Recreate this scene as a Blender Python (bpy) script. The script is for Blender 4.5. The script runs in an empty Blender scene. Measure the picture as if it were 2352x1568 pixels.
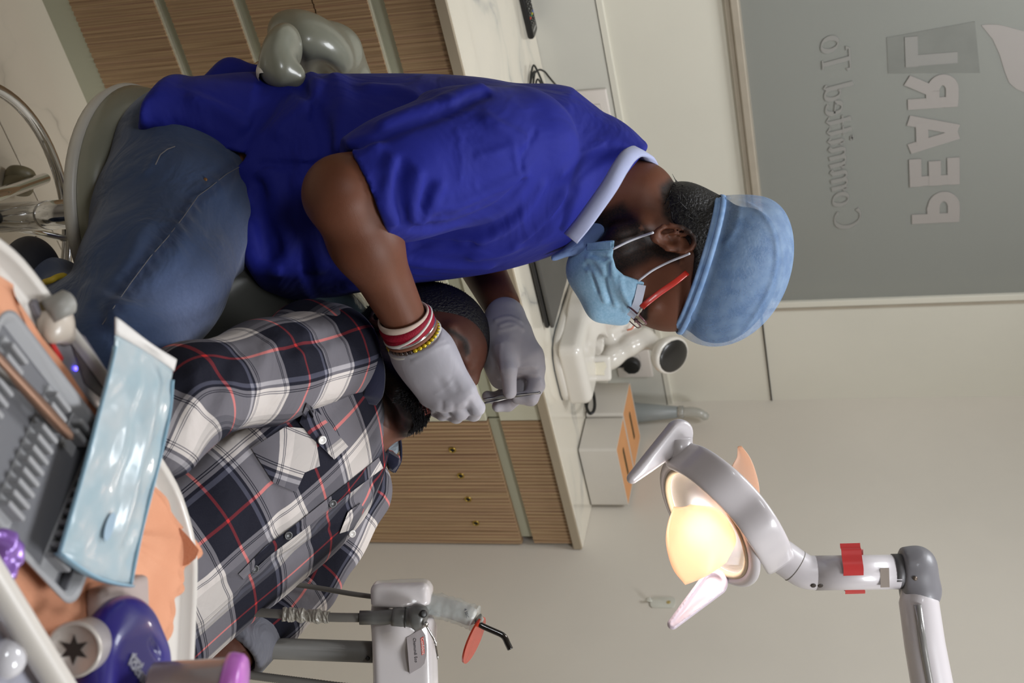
import bpy, bmesh, math, random
import numpy as np
from mathutils import Vector, Matrix
from math import sin, cos, pi, radians, sqrt, tan, atan2

# ------------------------------------------------------------------ camera
FPX = 3300.0
YAW, PITCH, ROLL = radians(39.5), radians(16.13), radians(1.62)
CAM_H = 1.6
FW = np.array([sin(YAW)*cos(PITCH), cos(YAW)*cos(PITCH), -sin(PITCH)])
UPV = np.array([sin(YAW)*sin(PITCH), cos(YAW)*sin(PITCH), cos(PITCH)])   # up, square to the view
RTV = np.array([cos(YAW), -sin(YAW), 0.0])                               # to the right of someone standing upright
CPOS = np.array([0.0, 0.0, CAM_H])
XIM = UPV*cos(ROLL) + RTV*sin(ROLL)      # picture x axis (the camera is held on its side)
YIM = -UPV*sin(ROLL) + RTV*cos(ROLL)     # picture y axis, downwards
scene = bpy.context.scene
cd = bpy.data.cameras.new('camera')
cam = bpy.data.objects.new('camera', cd)
scene.collection.objects.link(cam)
scene.camera = cam
cd.sensor_fit = 'HORIZONTAL'
cd.sensor_width = 23.5
cd.lens = FPX/2352*23.5
cd.clip_start = 0.05
cam.matrix_world = Matrix(((XIM[0], -YIM[0], -FW[0], CPOS[0]), (XIM[1], -YIM[1], -FW[1], CPOS[1]),
                           (XIM[2], -YIM[2], -FW[2], CPOS[2]), (0, 0, 0, 1)))
cd.dof.use_dof = True
cd.dof.focus_distance = 2.05
cd.dof.aperture_fstop = 4.8

# ------------------------------------------------------------------ world, lamps, exposure
w = bpy.data.worlds.new('world'); scene.world = w
w.use_nodes = True
w.node_tree.nodes['Background'].inputs[0].default_value = (0.75, 0.8, 0.9, 1)
w.node_tree.nodes['Background'].inputs[1].default_value = 0.05
scene.view_settings.view_transform = 'Standard'
scene.view_settings.look = 'None'
scene.view_settings.gamma = 1.0
scene.view_settings.use_curve_mapping = False
scene.view_settings.exposure = -0.22
CEIL = 2.65
def area_lamp(name, loc, sx, sy, power, col, rot=(0, 0, 0)):
    l = bpy.data.lights.new(name, 'AREA'); l.shape = 'RECTANGLE'; l.size = sx; l.size_y = sy
    l.energy = power; l.color = col
    o = bpy.data.objects.new(name, l); scene.collection.objects.link(o)
    o.location = loc; o.rotation_euler = rot
    return o
area_lamp('ceiling_panel_lamp', (1.15, 1.95, CEIL-0.03), 0.6, 0.6, 26, (0.93, 0.96, 1.0))
area_lamp('ceiling_panel_lamp', (1.7, 0.35, CEIL-0.03), 0.6, 0.6, 34, (0.93, 0.96, 1.0))
area_lamp('ceiling_panel_lamp', (-0.8, 0.4, CEIL-0.03), 0.6, 0.6, 26, (0.93, 0.96, 1.0))
area_lamp('corridor_lamp', (1.7, 4.0, CEIL-0.03), 1.2, 0.3, 14, (0.97, 1.0, 1.0))

# ------------------------------------------------------------------ helpers
def at(px, py, d):
    """world point seen at pixel (px, py) of the 2352x1568 frame, d metres along the view axis"""
    return CPOS + (FW + ((px-1176)*XIM + (py-784)*YIM)/FPX)*d
def ray(px, py):
    r = FW + ((px-1176)*XIM + (py-784)*YIM)/FPX
    return r
def on_z(px, py, z):
    r = ray(px, py); return CPOS + r*((z-CAM_H)/r[2])
def on_y(px, py, y):
    r = ray(px, py); return CPOS + r*(y/r[1])
def on_x(px, py, x):
    r = ray(px, py); return CPOS + r*(x/r[0])
def V(p): return Vector((float(p[0]), float(p[1]), float(p[2])))
def nrm(v):
    v = np.asarray(v, float); return v/np.linalg.norm(v)

def srgb(r, g, b):
    f = lambda c: (c/255/12.92) if c/255 <= 0.04045 else ((c/255+0.055)/1.055)**2.4
    return (f(r), f(g), f(b), 1.0)

class NT:
    """tiny node-tree helper"""
    def __init__(s, name):
        s.m = bpy.data.materials.new(name); s.m.use_nodes = True
        s.t = s.m.node_tree; s.b = s.t.nodes['Principled BSDF']
    def n(s, typ, **kw):
        nd = s.t.nodes.new(typ)
        for k, v in kw.items():
            if k.startswith('i_'):
                key = k[2:]; key = int(key) if key.isdigit() else key.replace('_', ' ')
                nd.inputs[key].default_value = v
            else: setattr(nd, k, v)
        return nd
    def l(s, a, b): s.t.links.new(a, b)
    def ramp(s, fac, stops, interp='LINEAR'):
        r = s.t.nodes.new('ShaderNodeValToRGB'); r.color_ramp.interpolation = interp
        e = r.color_ramp.elements
        while len(e) > 1: e.remove(e[-1])
        e[0].position = stops[0][0]; e[0].color = stops[0][1]
        for p, c in stops[1:]:
            x = e.new(p); x.color = c
        s.l(fac, r.inputs[0]); return r.outputs[0]
    def mix(s, fac, a, b, mode='MIX'):
        m = s.t.nodes.new('ShaderNodeMix'); m.data_type = 'RGBA'; m.blend_type = mode
        for sock, v in ((m.inputs[0], fac), (m.inputs[6], a), (m.inputs[7], b)):
            if hasattr(v, 'links') or isinstance(v, bpy.types.NodeSocket): s.l(v, sock)
            else: sock.default_value = v
        return m.outputs[2]
    def math(s, op, a, b=None, c=None):
        m = s.t.nodes.new('ShaderNodeMath'); m.operation = op
        for i, v in enumerate((a, b, c)):
            if v is None: continue
            if isinstance(v, bpy.types.NodeSocket): s.l(v, m.inputs[i])
            else: m.inputs[i].default_value = v
        return m.outputs[0]
    def bump(s, h, strength=0.3, dist=0.002):
        b = s.n('ShaderNodeBump'); b.inputs['Strength'].default_value = strength; b.inputs['Distance'].default_value = dist
        s.l(h, b.inputs['Height']); s.l(b.outputs[0], s.b.inputs['Normal'])
    def coord(s, which='Object'):
        return s.n('ShaderNodeTexCoord').outputs[which]

def simple(name, col, rough=0.5, metal=0.0, spec=0.5, var=0.06, scale=18.0, bump=0.0, bscale=300.0, bdist=0.0004, coat=0.0, sss=0.0, trans=0.0, alpha=1.0, emit=None, estr=0.0, sheen=0.0):
    m = NT(name); b = m.b
    co = m.coord()
    nz = m.n('ShaderNodeTexNoise', i_Scale=scale, i_Detail=4.0); m.l(co, nz.inputs['Vector'])
    c = col if len(col) == 4 else tuple(col)+(1,)
    lo = tuple(max(0, x*(1-var)) for x in c[:3])+(1,); hi = tuple(min(1, x*(1+var)) for x in c[:3])+(1,)
    m.l(m.ramp(nz.outputs[0], [(0.3, lo), (0.7, hi)]), b.inputs['Base Color'])
    b.inputs['Roughness'].default_value = rough; b.inputs['Metallic'].default_value = metal
    b.inputs['Specular IOR Level'].default_value = spec
    b.inputs['Coat Weight'].default_value = coat; b.inputs['Coat Roughness'].default_value = 0.05
    b.inputs['Sheen Weight'].default_value = sheen
    if sss:
        b.inputs['Subsurface Weight'].default_value = sss; b.inputs['Subsurface Radius'].default_value = (0.8, 0.35, 0.2)
        b.inputs['Subsurface Scale'].default_value = 0.01
    b.inputs['Transmission Weight'].default_value = trans; b.inputs['Alpha'].default_value = alpha
    if emit: b.inputs['Emission Color'].default_value = emit; b.inputs['Emission Strength'].default_value = estr
    if bump:
        n2 = m.n('ShaderNodeTexNoise', i_Scale=bscale, i_Detail=3.0); m.l(co, n2.inputs['Vector'])
        m.bump(n2.outputs[0], bump, bdist)
    return m.m

def link(o): scene.collection.objects.link(o); return o
def tag(o, label=None, cat=None, group=None, kind=None):
    if label: o['label'] = label
    if cat: o['category'] = cat
    if group: o['group'] = group
    if kind: o['kind'] = kind
    return o
def thing(name, label, cat, loc=(0, 0, 0), group=None):
    o = bpy.data.objects.new(name, None); link(o); o.location = V(loc); o.empty_display_size = 0.05
    return tag(o, label, cat, group)
def place(o, parent):
    if parent is not None:
        bpy.context.view_layer.update()
        o.parent = parent
        o.matrix_parent_inverse = parent.matrix_world.inverted()
    return o
def obj(name, me, mat=None, parent=None, smooth=True, label=None):
    """me: bmesh or mesh, in world coordinates; its origin goes to its middle"""
    if isinstance(me, bmesh.types.BMesh):
        bm = me; bmesh.ops.recalc_face_normals(bm, faces=bm.faces[:])
        me = bpy.data.meshes.new(name); bm.to_mesh(me); bm.free()
    n = len(me.vertices)
    co = np.empty(n*3, 'f'); me.vertices.foreach_get('co', co); co = co.reshape(-1, 3)
    c = (co.min(0)+co.max(0))/2
    me.vertices.foreach_set('co', (co-c).astype('f').ravel())
    if smooth is True: me.polygons.foreach_set('use_smooth', [True]*len(me.polygons))
    elif smooth == 'auto':
        me.polygons.foreach_set('use_smooth', [True]*len(me.polygons))
        me.set_sharp_from_angle(angle=radians(35))
    me.update()
    if mat is not None:
        for mm in (mat if isinstance(mat, (list, tuple)) else [mat]): me.materials.append(mm)
    o = bpy.data.objects.new(name, me); link(o); o.location = V(c)
    if label: o['label'] = label
    return place(o, parent)
def struct(name, me, mat, parent=None, smooth=False):
    o = obj(name, me, mat, parent, smooth)
    if parent is None: o['kind'] = 'structure'
    return o
def new(): return bmesh.new()
def box(bm, lo, hi, bev=0.0, seg=2, M=None):
    """axis box lo..hi (optionally bevelled), then moved by the matrix M"""
    r = bmesh.ops.create_cube(bm, size=1.0)
    vs = r['verts']; lo = np.array(lo, float); hi = np.array(hi, float); c = (lo+hi)/2; s = hi-lo
    for v in vs: v.co = Vector((c[0]+v.co.x*s[0], c[1]+v.co.y*s[1], c[2]+v.co.z*s[2]))
    if bev > 0:
        es = list({e for v in vs for e in v.link_edges})
        rr = bmesh.ops.bevel(bm, geom=es, offset=bev, segments=seg, affect='EDGES', profile=0.5)
        vs = list({v for f in rr['faces'] for v in f.verts} | {v for v in vs if v.is_valid})
    if M is not None:
        for v in vs: v.co = M @ v.co
    return bm
def frame_of(axis):
    a = nrm(axis); t = np.array([0, 0, 1.0]) if abs(a[2]) < 0.9 else np.array([1.0, 0, 0])
    u = nrm(np.cross(t, a)); v = np.cross(a, u); return u, v, a
def basis(o, x, y, z):
    return Matrix(((x[0], y[0], z[0], o[0]), (x[1], y[1], z[1], o[1]), (x[2], y[2], z[2], o[2]), (0, 0, 0, 1)))
def ring_mesh(bm, rings, cap=True, closed=False):
    rows = [[bm.verts.new(V(p)) for p in r] for r in rings]
    n = len(rows[0]); m = len(rows)
    for i in range(m if closed else m-1):
        a, b = rows[i], rows[(i+1) % m]
        for j in range(n):
            try: bm.faces.new((a[j], a[(j+1) % n], b[(j+1) % n], b[j]))
            except ValueError: pass
    if cap and not closed:
        bm.faces.new(rows[0][::-1]); bm.faces.new(rows[-1])
    return rows
def spline(pts, n=8, closed=False):
    P = [np.asarray(p, float) for p in pts]; out = []; m = len(P)
    rng = range(m if closed else m-1)
    for i in rng:
        p0 = P[(i-1) % m] if (closed or i > 0) else 2*P[0]-P[1]
        p1 = P[i]; p2 = P[(i+1) % m]
        p3 = P[(i+2) % m] if (closed or i+2 < m) else 2*P[-1]-P[-2]
        for k in range(n):
            t = k/n
            out.append(0.5*((2*p1)+(-p0+p2)*t+(2*p0-5*p1+4*p2-p3)*t*t+(-p0+3*p1-3*p2+p3)*t**3))
    if not closed: out.append(P[-1])
    return out
def tube(bm, pts, r, seg=12, closed=False, cap=True, flat=None, ex=1.0):
    """swept tube; r number or list; flat=(sx, sy, upvector) makes an oval/flat section"""
    P = [np.asarray(p, float) for p in pts]; n = len(P)
    R = [r]*n if np.isscalar(r) else list(r)
    T = []
    for i in range(n):
        a = P[(i-1) % n] if (closed or i > 0) else P[i]; b = P[(i+1) % n] if (closed or i < n-1) else P[i]
        T.append(nrm(b-a))
    if flat: u = np.asarray(flat[2], float)
    else: u = frame_of(T[0])[0]
    rings = []
    for i in range(n):
        if flat: u = np.asarray(flat[2], float)
        u = nrm(u - T[i]*np.dot(u, T[i])); v = np.cross(T[i], u)
        sx, sy = (flat[0], flat[1]) if flat else (1, 1)
        pw = lambda c: math.copysign(abs(c)**ex, c)
        rings.append([P[i]+R[i]*(sx*pw(cos(2*pi*k/seg))*u+sy*pw(sin(2*pi*k/seg))*v) for k in range(seg)])
    ring_mesh(bm, rings, cap=cap, closed=closed); return bm
def lathe(bm, c, axis, prof, seg=32, cap=True):
    """prof: list of (radius, height along the axis)"""
    u, v, a = frame_of(axis); c = np.asarray(c, float)
    rings = [[c+a*h+max(r, 1e-5)*(cos(2*pi*k/seg)*u+sin(2*pi*k/seg)*v) for k in range(seg)] for r, h in prof]
    ring_mesh(bm, rings, cap=cap); return bm
def prism(bm, poly, o, u, v, w, t0, t1, bev=0.0, seg=2):
    """polygon (a,b) laid out with axes u, v at o, extruded along w from t0 to t1"""
    o = np.asarray(o, float)
    lo = [bm.verts.new(V(o+a*u+b*v+t0*w)) for a, b in poly]; hi = [bm.verts.new(V(o+a*u+b*v+t1*w)) for a, b in poly]
    n = len(poly); f1 = bm.faces.new(lo[::-1]); f2 = bm.faces.new(hi)
    for i in range(n): bm.faces.new((lo[i], lo[(i+1) % n], hi[(i+1) % n], hi[i]))
    if bev > 0:
        es = [e for f in (f1, f2) for e in f.edges]
        bmesh.ops.bevel(bm, geom=es, offset=bev, segments=seg, affect='EDGES', profile=0.5)
    return bm
def rrect(w_, h_, r, n=5, cx=0, cy=0):
    out = []
    for sx, sy, a0 in ((1, 1, 0), (-1, 1, 90), (-1, -1, 180), (1, -1, 270)):
        for k in range(n+1):
            a = radians(a0+90*k/n); out.append((cx+sx*(w_/2-r)+r*cos(a), cy+sy*(h_/2-r)+r*sin(a)))
    return out
X3, Y3, Z3 = np.eye(3)

# -------- implicit surfaces: signed distance fields meshed with surface nets
def s_sph(c, r): 
    c = np.asarray(c, 'f'); return lambda p: np.sqrt(((p-c)**2).sum(-1))-r
def s_cap(a, b, ra, rb=None):
    a = np.asarray(a, 'f'); b = np.asarray(b, 'f'); rb = ra if rb is None else rb
    ba = b-a; L2 = float((ba*ba).sum())+1e-12
    def f(p):
        h = np.clip(((p-a)@ba)/L2, 0, 1)
        q = p-a-h[..., None]*ba
        return np.sqrt((q*q).sum(-1))-(ra+(rb-ra)*h)
    return f
def s_ell(c, R, rad):
    """ellipsoid; R rows are its axes"""
    c = np.asarray(c, 'f'); R = np.asarray(R, 'f'); rad = np.asarray(rad, 'f')
    def f(p):
        q = (p-c)@R.T
        k0 = np.sqrt(((q/rad)**2).sum(-1)); k1 = np.sqrt(((q/(rad*rad))**2).sum(-1))+1e-9
        return k0*(k0-1)/k1
    return f
def s_box(c, R, half, rnd=0.0):
    c = np.asarray(c, 'f'); R = np.asarray(R, 'f'); half = np.asarray(half, 'f')
    def f(p):
        q = np.abs((p-c)@R.T)-(half-rnd)
        return np.sqrt((np.maximum(q, 0)**2).sum(-1))+np.minimum(q.max(-1), 0)-rnd
    return f
def s_plane(o, n):
    o = np.asarray(o, 'f'); n = np.asarray(nrm(n), 'f'); return lambda p: (p-o)@n
def smin(a, b, k):
    h = np.clip(0.5+0.5*(b-a)/k, 0, 1); return b+(a-b)*h-k*h*(1-h)
def s_uni(fs, k=0.02):
    def f(p):
        d = fs[0](p)
        for g in fs[1:]:
            kk = k
            if isinstance(g, tuple): g, kk = g
            d = smin(d, g(p), kk) if kk > 0 else np.minimum(d, g(p))
        return d
    return f
def s_loft(o, a, u, v, st, ex=2.0):
    """lofted solid along a: stations (t, cu, cv, ru, rv)"""
    o, a, u, v = [np.asarray(q, 'f') for q in (o, a, u, v)]; S = np.array(st, 'f')
    S = S[np.argsort(S[:, 0])]; tt = np.linspace(S[0, 0], S[-1, 0], 60).astype('f')
    def cr(y):   # smooth interpolation of the stations
        x = S[:, 0]; m = np.gradient(y, x); i = np.clip(np.searchsorted(x, tt)-1, 0, len(x)-2)
        h = x[i+1]-x[i]; s_ = (tt-x[i])/h
        return ((1+2*s_)*(1-s_)**2*y[i]+s_*(1-s_)**2*h*m[i]+s_*s_*(3-2*s_)*y[i+1]+s_*s_*(s_-1)*h*m[i+1]).astype('f')
    C = [cr(S[:, k]) for k in range(1, 5)]
    def f(p):
        q = p-o; t = q@a; tc = np.clip(t, tt[0], tt[-1])
        cu, cv, ru, rv = [np.interp(tc, tt, c_).astype('f') for c_ in C]
        x = (q@u-cu); y = (q@v-cv)
        k = (np.abs(x/ru)**ex+np.abs(y/rv)**ex)**(1/ex)
        r_ = np.sqrt(x*x+y*y)+1e-6; rad = r_/np.maximum(k, 1e-3)
        d2 = (r_-rad)*np.where(k > 1, 0.92, 0.8)
        e = np.abs(t-tc)-0.0
        return np.where(e > 0, np.sqrt(np.maximum(d2, 0)**2+e*e), np.maximum(d2, -0.2)).astype('f')
    return f
def s_poly2(poly, o, u, v):
    """endless prism whose section is the polygon (coordinates along u, v)"""
    o, u, v = [np.asarray(q, 'f') for q in (o, u, v)]; P = np.array(poly, 'f')
    def f(p):
        q = p-o; x = q@u; y = q@v; d = np.full(x.shape, 1e9, 'f'); ins = np.zeros(x.shape, bool)
        for i in range(len(P)):
            ax_, ay_ = P[i]; bx_, by_ = P[(i+1) % len(P)]; ex, ey = bx_-ax_, by_-ay_; wx, wy = x-ax_, y-ay_
            h = np.clip((wx*ex+wy*ey)/(ex*ex+ey*ey+1e-12), 0, 1); d = np.minimum(d, (wx-ex*h)**2+(wy-ey*h)**2)
            c_ = (ay_ > y) != (by_ > y); ins ^= c_ & (x < (bx_-ax_)*(y-ay_)/np.where(by_ == ay_, 1e-9, by_-ay_)+ax_)
        return np.where(ins, -np.sqrt(d), np.sqrt(d)).astype('f')
    return f
def s_sub(a, b, k=0.01):
    return lambda p: -smin(-a(p), b(p), k)
def s_int(a, b, k=0.005):
    return lambda p: -smin(-a(p), -b(p), k)
def s_off(a, t): return lambda p: a(p)-t
def s_chain(pts, rads, k=0.02):
    return s_uni([s_cap(pts[i], pts[i+1], rads[i], rads[i+1]) for i in range(len(pts)-1)], k)
def poly_dist(p, pts):
    d = None
    for i in range(len(pts)-1):
        e = s_cap(pts[i], pts[i+1], 0.0)(p); d = e if d is None else np.minimum(d, e)
    return d
def surf_hit(f, px, py, d0=1.0, d1=3.0):
    r = ray(px, py); t = d0
    for _ in range(90):
        v = float(f((CPOS+r*t).astype('f')[None])[0])
        if v < 0.0008: return CPOS+r*t
        t += v*0.8/np.linalg.norm(r)
        if t > d1: return None
    return CPOS+r*t
def s_folds(base, folds):
    """folds: (pixel polyline, height, width) laid on the surface that the field describes"""
    fl = []
    for pl, amp, wd in folds:
        pts = [surf_hit(base, x, y) for x, y in pl]; pts = [q for q in pts if q is not None]
        if len(pts) >= 2: fl.append((spline(pts, 3), amp, wd))
    def f(p):
        d = base(p); sh = d.shape; p2 = p.reshape(-1, 3); d2 = d.reshape(-1).copy()
        near = np.where(np.abs(d2) < 0.05)[0]
        q = p2[near]; acc = np.zeros(len(near), 'f')
        for pts, amp, wd in fl:
            pa = np.array(pts, 'f'); m = np.where(((q > pa.min(0)-3*wd) & (q < pa.max(0)+3*wd)).all(1))[0]
            if len(m) == 0: continue
            e = poly_dist(q[m], pts); acc[m] += amp*np.exp(-(e/wd)**2)
        d2[near] -= acc
        return d2.reshape(sh)
    return f
def sdf_mesh(f, lo, hi, vox, name='m', keep=None):
    lo = np.asarray(lo, 'f'); hi = np.asarray(hi, 'f')
    n = np.ceil((hi-lo)/vox).astype(int)+2
    B = 8; nb = (n+B-1)//B; n = nb*B
    bi = np.stack(np.meshgrid(*[np.arange(k) for k in nb], indexing='ij'), -1).reshape(-1, 3)
    bc = lo+(bi*B+(B-1)/2)*vox
    bd = np.concatenate([f(bc[i:i+200000].astype('f')) for i in range(0, len(bc), 200000)])
    near = np.abs(bd) < vox*B*1.25+0.006
    g5 = np.empty((len(bi), B, B, B), 'f'); g5[:] = bd[:, None, None, None]
    off = np.stack(np.meshgrid(*[np.arange(B)]*3, indexing='ij'), -1)*vox
    ni = np.where(near)[0]
    for i in range(0, len(ni), 600):
        k = ni[i:i+600]
        p = (lo+bi[k]*B*vox)[:, None, None, None, :]+off
        g5[k] = f(p.astype('f'))
    g = np.ascontiguousarray(g5.reshape(tuple(nb)+(B, B, B)).transpose(0, 3, 1, 4, 2, 5).reshape(tuple(n)))
    s = g < 0
    c = tuple(n-1)
    acc = np.zeros(c+(3,), 'f'); cnt = np.zeros(c, 'f')
    cornr = lambda a, d: a[d[0]:d[0]+c[0], d[1]:d[1]+c[1], d[2]:d[2]+c[2]]
    for ax in range(3):
        for o1 in (0, 1):
            for o2 in (0, 1):
                d0 = [0, 0, 0]; d0[(ax+1) % 3] = o1; d0[(ax+2) % 3] = o2; d1 = list(d0); d1[ax] = 1
                a = cornr(g, d0); b = cornr(g, d1); m = cornr(s, d0) != cornr(s, d1)
                t = np.where(m, a/np.where(m, a-b, 1), 0)
                cnt += m
                for k in range(3):
                    acc[..., k] += np.where(m, (t if k == ax else d0[k]), 0)
    act = cnt > 0
    idx = -np.ones(c, int); idx[act] = np.arange(act.sum())
    cell = np.argwhere(act)
    vs = (cell+acc[act]/cnt[act][:, None])*vox+lo
    qs = []
    for ax in range(3):
        b1, b2 = (ax+1) % 3, (ax+2) % 3
        sl0 = [slice(1, -1)]*3; sl0[ax] = slice(0, -1); sl1 = list(sl0); sl1[ax] = slice(1, None)
        s0 = s[tuple(sl0)]; s1 = s[tuple(sl1)]
        e = np.argwhere(s0 != s1); fl = s0[s0 != s1]
        e[:, b1] += 1; e[:, b2] += 1
        def gi(da, db):
            q = e.copy(); q[:, b1] -= da; q[:, b2] -= db
            return idx[q[:, 0], q[:, 1], q[:, 2]]
        q = np.stack([gi(1, 1), gi(0, 1), gi(0, 0), gi(1, 0)], 1)
        q[~fl] = q[~fl][:, ::-1]
        qs.append(q)
    q = np.concatenate(qs) if qs else np.zeros((0, 4), int)
    q = q[(q >= 0).all(1)]
    if keep is not None:
        kv = keep(vs); q = q[kv[q].all(1)]
        used = np.unique(q); mp = -np.ones(len(vs), int); mp[used] = np.arange(len(used)); vs = vs[used]; q = mp[q]
    me = bpy.data.meshes.new(name)
    me.vertices.add(len(vs)); me.vertices.foreach_set('co', vs.astype('f').ravel())
    me.loops.add(len(q)*4); me.loops.foreach_set('vertex_index', q.astype('i').ravel())
    me.polygons.add(len(q)); me.polygons.foreach_set('loop_start', np.arange(0, len(q)*4, 4).astype('i'))
    me.polygons.foreach_set('loop_total', np.full(len(q), 4, 'i'))
    me.update(calc_edges=True); me.validate()
    return me
def vcos(me):
    co = np.empty(len(me.vertices)*3, 'f'); me.vertices.foreach_get('co', co); return co.reshape(-1, 3)
def set_attr(me, name, arr):
    a = me.attributes.new(name, 'FLOAT_VECTOR', 'POINT'); a.data.foreach_set('vector', np.ascontiguousarray(arr, 'f').ravel())
def relax(me, it=2, lam=0.5):
    co = vcos(me); e = np.empty(len(me.edges)*2, 'i'); me.edges.foreach_get('vertices', e); e = e.reshape(-1, 2)
    deg = np.bincount(e.ravel(), minlength=len(co)).astype('f')[:, None]+1e-6
    for k in range(it*2):
        sm = np.zeros_like(co); np.add.at(sm, e[:, 0], co[e[:, 1]]); np.add.at(sm, e[:, 1], co[e[:, 0]])
        co = co+(lam if k % 2 == 0 else -lam*1.05)*(sm/deg-co)
    me.vertices.foreach_set('co', co.astype('f').ravel()); return me
# ------------------------------------------------------------------ materials
M = {}
def wall_mat(name, col, rough=0.55, coat=0.0):
    m = NT(name); co = m.coord('Object')
    n = m.n('ShaderNodeTexNoise', i_Scale=2.2, i_Detail=5.0); m.l(co, n.inputs['Vector'])
    c = col[:3]
    m.l(m.ramp(n.outputs[0], [(0.35, tuple(x*0.965 for x in c)+(1,)), (0.65, tuple(min(1, x*1.03) for x in c)+(1,))]), m.b.inputs['Base Color'])
    m.b.inputs['Roughness'].default_value = rough; m.b.inputs['Coat Weight'].default_value = coat; m.b.inputs['Coat Roughness'].default_value = 0.12
    n2 = m.n('ShaderNodeTexNoise', i_Scale=90.0, i_Detail=2.0); m.l(co, n2.inputs['Vector']); m.bump(n2.outputs[0], 0.06, 0.001)
    return m.m
M['wall'] = wall_mat('cream_wall_paint', srgb(213, 206, 194))
M['laminate'] = wall_mat('cream_laminate', srgb(216, 212, 198), 0.35, 0.15)
M['splash'] = wall_mat('grey_cream_glossy_laminate', srgb(204, 202, 192), 0.3, 0.3)
M['strip'] = wall_mat('pale_green_grey_laminate', srgb(176, 176, 154), 0.4, 0.1)
M['creamdoor'] = wall_mat('cream_cabinet_laminate', srgb(205, 202, 180), 0.35, 0.15)
def ribbed_wood():
    m = NT('ribbed_zebrano_laminate'); co = m.coord('Object')
    sep = m.n('ShaderNodeSeparateXYZ'); m.l(co, sep.inputs[0])
    def stretched(sx, sz, det):
        mp = m.n('ShaderNodeMapping'); mp.inputs['Scale'].default_value = (sx, 0.01, sz); m.l(co, mp.inputs[0])
        n = m.n('ShaderNodeTexNoise', i_Scale=1.0, i_Detail=det); m.l(mp.outputs[0], n.inputs['Vector']); return n.outputs[0]
    a = stretched(95, 0.9, 2.0); b = stretched(330, 3.0, 3.0)
    base = m.ramp(a, [(0.28, srgb(112, 78, 58)), (0.40, srgb(176, 136, 104)), (0.46, srgb(126, 96, 64)), (0.54, srgb(182, 152, 110)), (0.60, srgb(150, 112, 90)), (0.72, srgb(118, 84, 62))])
    rib = m.math('FRACT', m.math('MULTIPLY', sep.outputs[0], 1/0.0112))
    base = m.mix(0.42, base, m.ramp(rib, [(0.0, srgb(96, 66, 48)), (0.12, srgb(150, 112, 84)), (0.45, srgb(206, 180, 142)), (0.75, srgb(168, 134, 100)), (0.95, srgb(96, 66, 48))]))
    col = m.mix(0.35, base, m.ramp(b, [(0.35, srgb(108, 76, 56)), (0.65, srgb(198, 172, 132))]))
    m.l(col, m.b.inputs['Base Color']); m.b.inputs['Roughness'].default_value = 0.5
    return m.m
M['wood'] = ribbed_wood()
M['gap'] = simple('dark_gap', srgb(38, 30, 24), 0.8)
def marble(name, base, vein, vscale, rough, coat, warm):
    m = NT(name); co = m.coord('Object')
    w1 = m.n('ShaderNodeTexNoise', i_Scale=1.6, i_Detail=6.0); m.l(co, w1.inputs['Vector'])
    mp = m.n('ShaderNodeVectorMath', operation='MULTIPLY_ADD'); m.l(w1.outputs['Color'], mp.inputs[0]); mp.inputs[1].default_value = (0.9, 0.9, 0.9); m.l(co, mp.inputs[2])
    mr = m.n('ShaderNodeMapping'); mr.inputs['Rotation'].default_value = (0, 0, vscale[2]); mr.inputs['Scale'].default_value = (vscale[0], vscale[1], 1); m.l(mp.outputs[0], mr.inputs[0])
    n = m.n('ShaderNodeTexNoise', i_Scale=1.0, i_Detail=3.0, i_Roughness=0.45); m.l(mr.outputs[0], n.inputs['Vector'])
    d = m.math('ABSOLUTE', m.math('SUBTRACT', n.outputs[0], 0.5))
    veins = m.ramp(d, [(0.0, (1, 1, 1, 1)), (0.006, (0.55, 0.55, 0.55, 1)), (0.03, (0.16, 0.16, 0.16, 1)), (0.075, (0, 0, 0, 1))])
    n3 = m.n('ShaderNodeTexNoise', i_Scale=3.0, i_Detail=2.0); m.l(co, n3.inputs['Vector'])
    amt = m.math('MULTIPLY', veins, m.ramp(n3.outputs[0], [(0.45, (0.06, 0.06, 0.06, 1)), (0.6, (0.8, 0.8, 0.8, 1))]))
    m.l(m.mix(amt, base, vein), m.b.inputs['Base Color'])
    m.b.inputs['Roughness'].default_value = rough; m.b.inputs['Coat Weight'].default_value = coat; m.b.inputs['Coat Roughness'].default_value = 0.04
    return m.m
M['marble'] = marble('white_marble_laminate', srgb(222, 214, 198), srgb(140, 144, 144), (0.9, 5.5, 0.0), 0.16, 0.5, 0)
M['tile'] = marble('cream_marble_floor_tile', srgb(196, 186, 168), srgb(96, 90, 84), (1.2, 4.2, 0.9), 0.16, 0.35, 1)
M['grout'] = simple('grout', srgb(120, 108, 90), 0.8)
M['edge'] = wall_mat('beige_counter_edge', srgb(164, 150, 128), 0.45)
M['alu'] = simple('anodised_frame', srgb(176, 166, 150), 0.4, 0.25)
M['brass'] = simple('brass', srgb(178, 150, 70), 0.3, 0.9)
M['black'] = simple('black_rubber', srgb(22, 22, 22), 0.45)
M['hole'] = simple('hole_black', srgb(6, 6, 6), 0.9)
M['chrome'] = simple('chrome', srgb(215, 215, 215), 0.08, 1.0, var=0.01)
M['whiteplastic'] = simple('white_plastic', srgb(226, 221, 212), 0.28, coat=0.35, var=0.015)

WY, WX = 2.775, 2.507          # back wall and right wall
CY = 2.2635                    # cabinet fronts
CT = 0.797                     # counter top height
XL, YF = -3.0, -2.8            # walls behind and beside the camera, out of view
# ---- floor: tiles laid square to the walls
fl = struct('floor', box(new(), (XL, YF, -0.06), (WX+0.1, WY+0.1, -0.004)), M['grout'])
tile_me = []
for i in range(3):
    me_b = new(); box(me_b, (-0.2985, -0.5985, -0.005), (0.2985, 0.5985, 0.005), 0.0012, 1)
    me = bpy.data.meshes.new('floor_tile'); me_b.to_mesh(me); me_b.free(); me.materials.append(M['tile']); tile_me.append(me)
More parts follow.
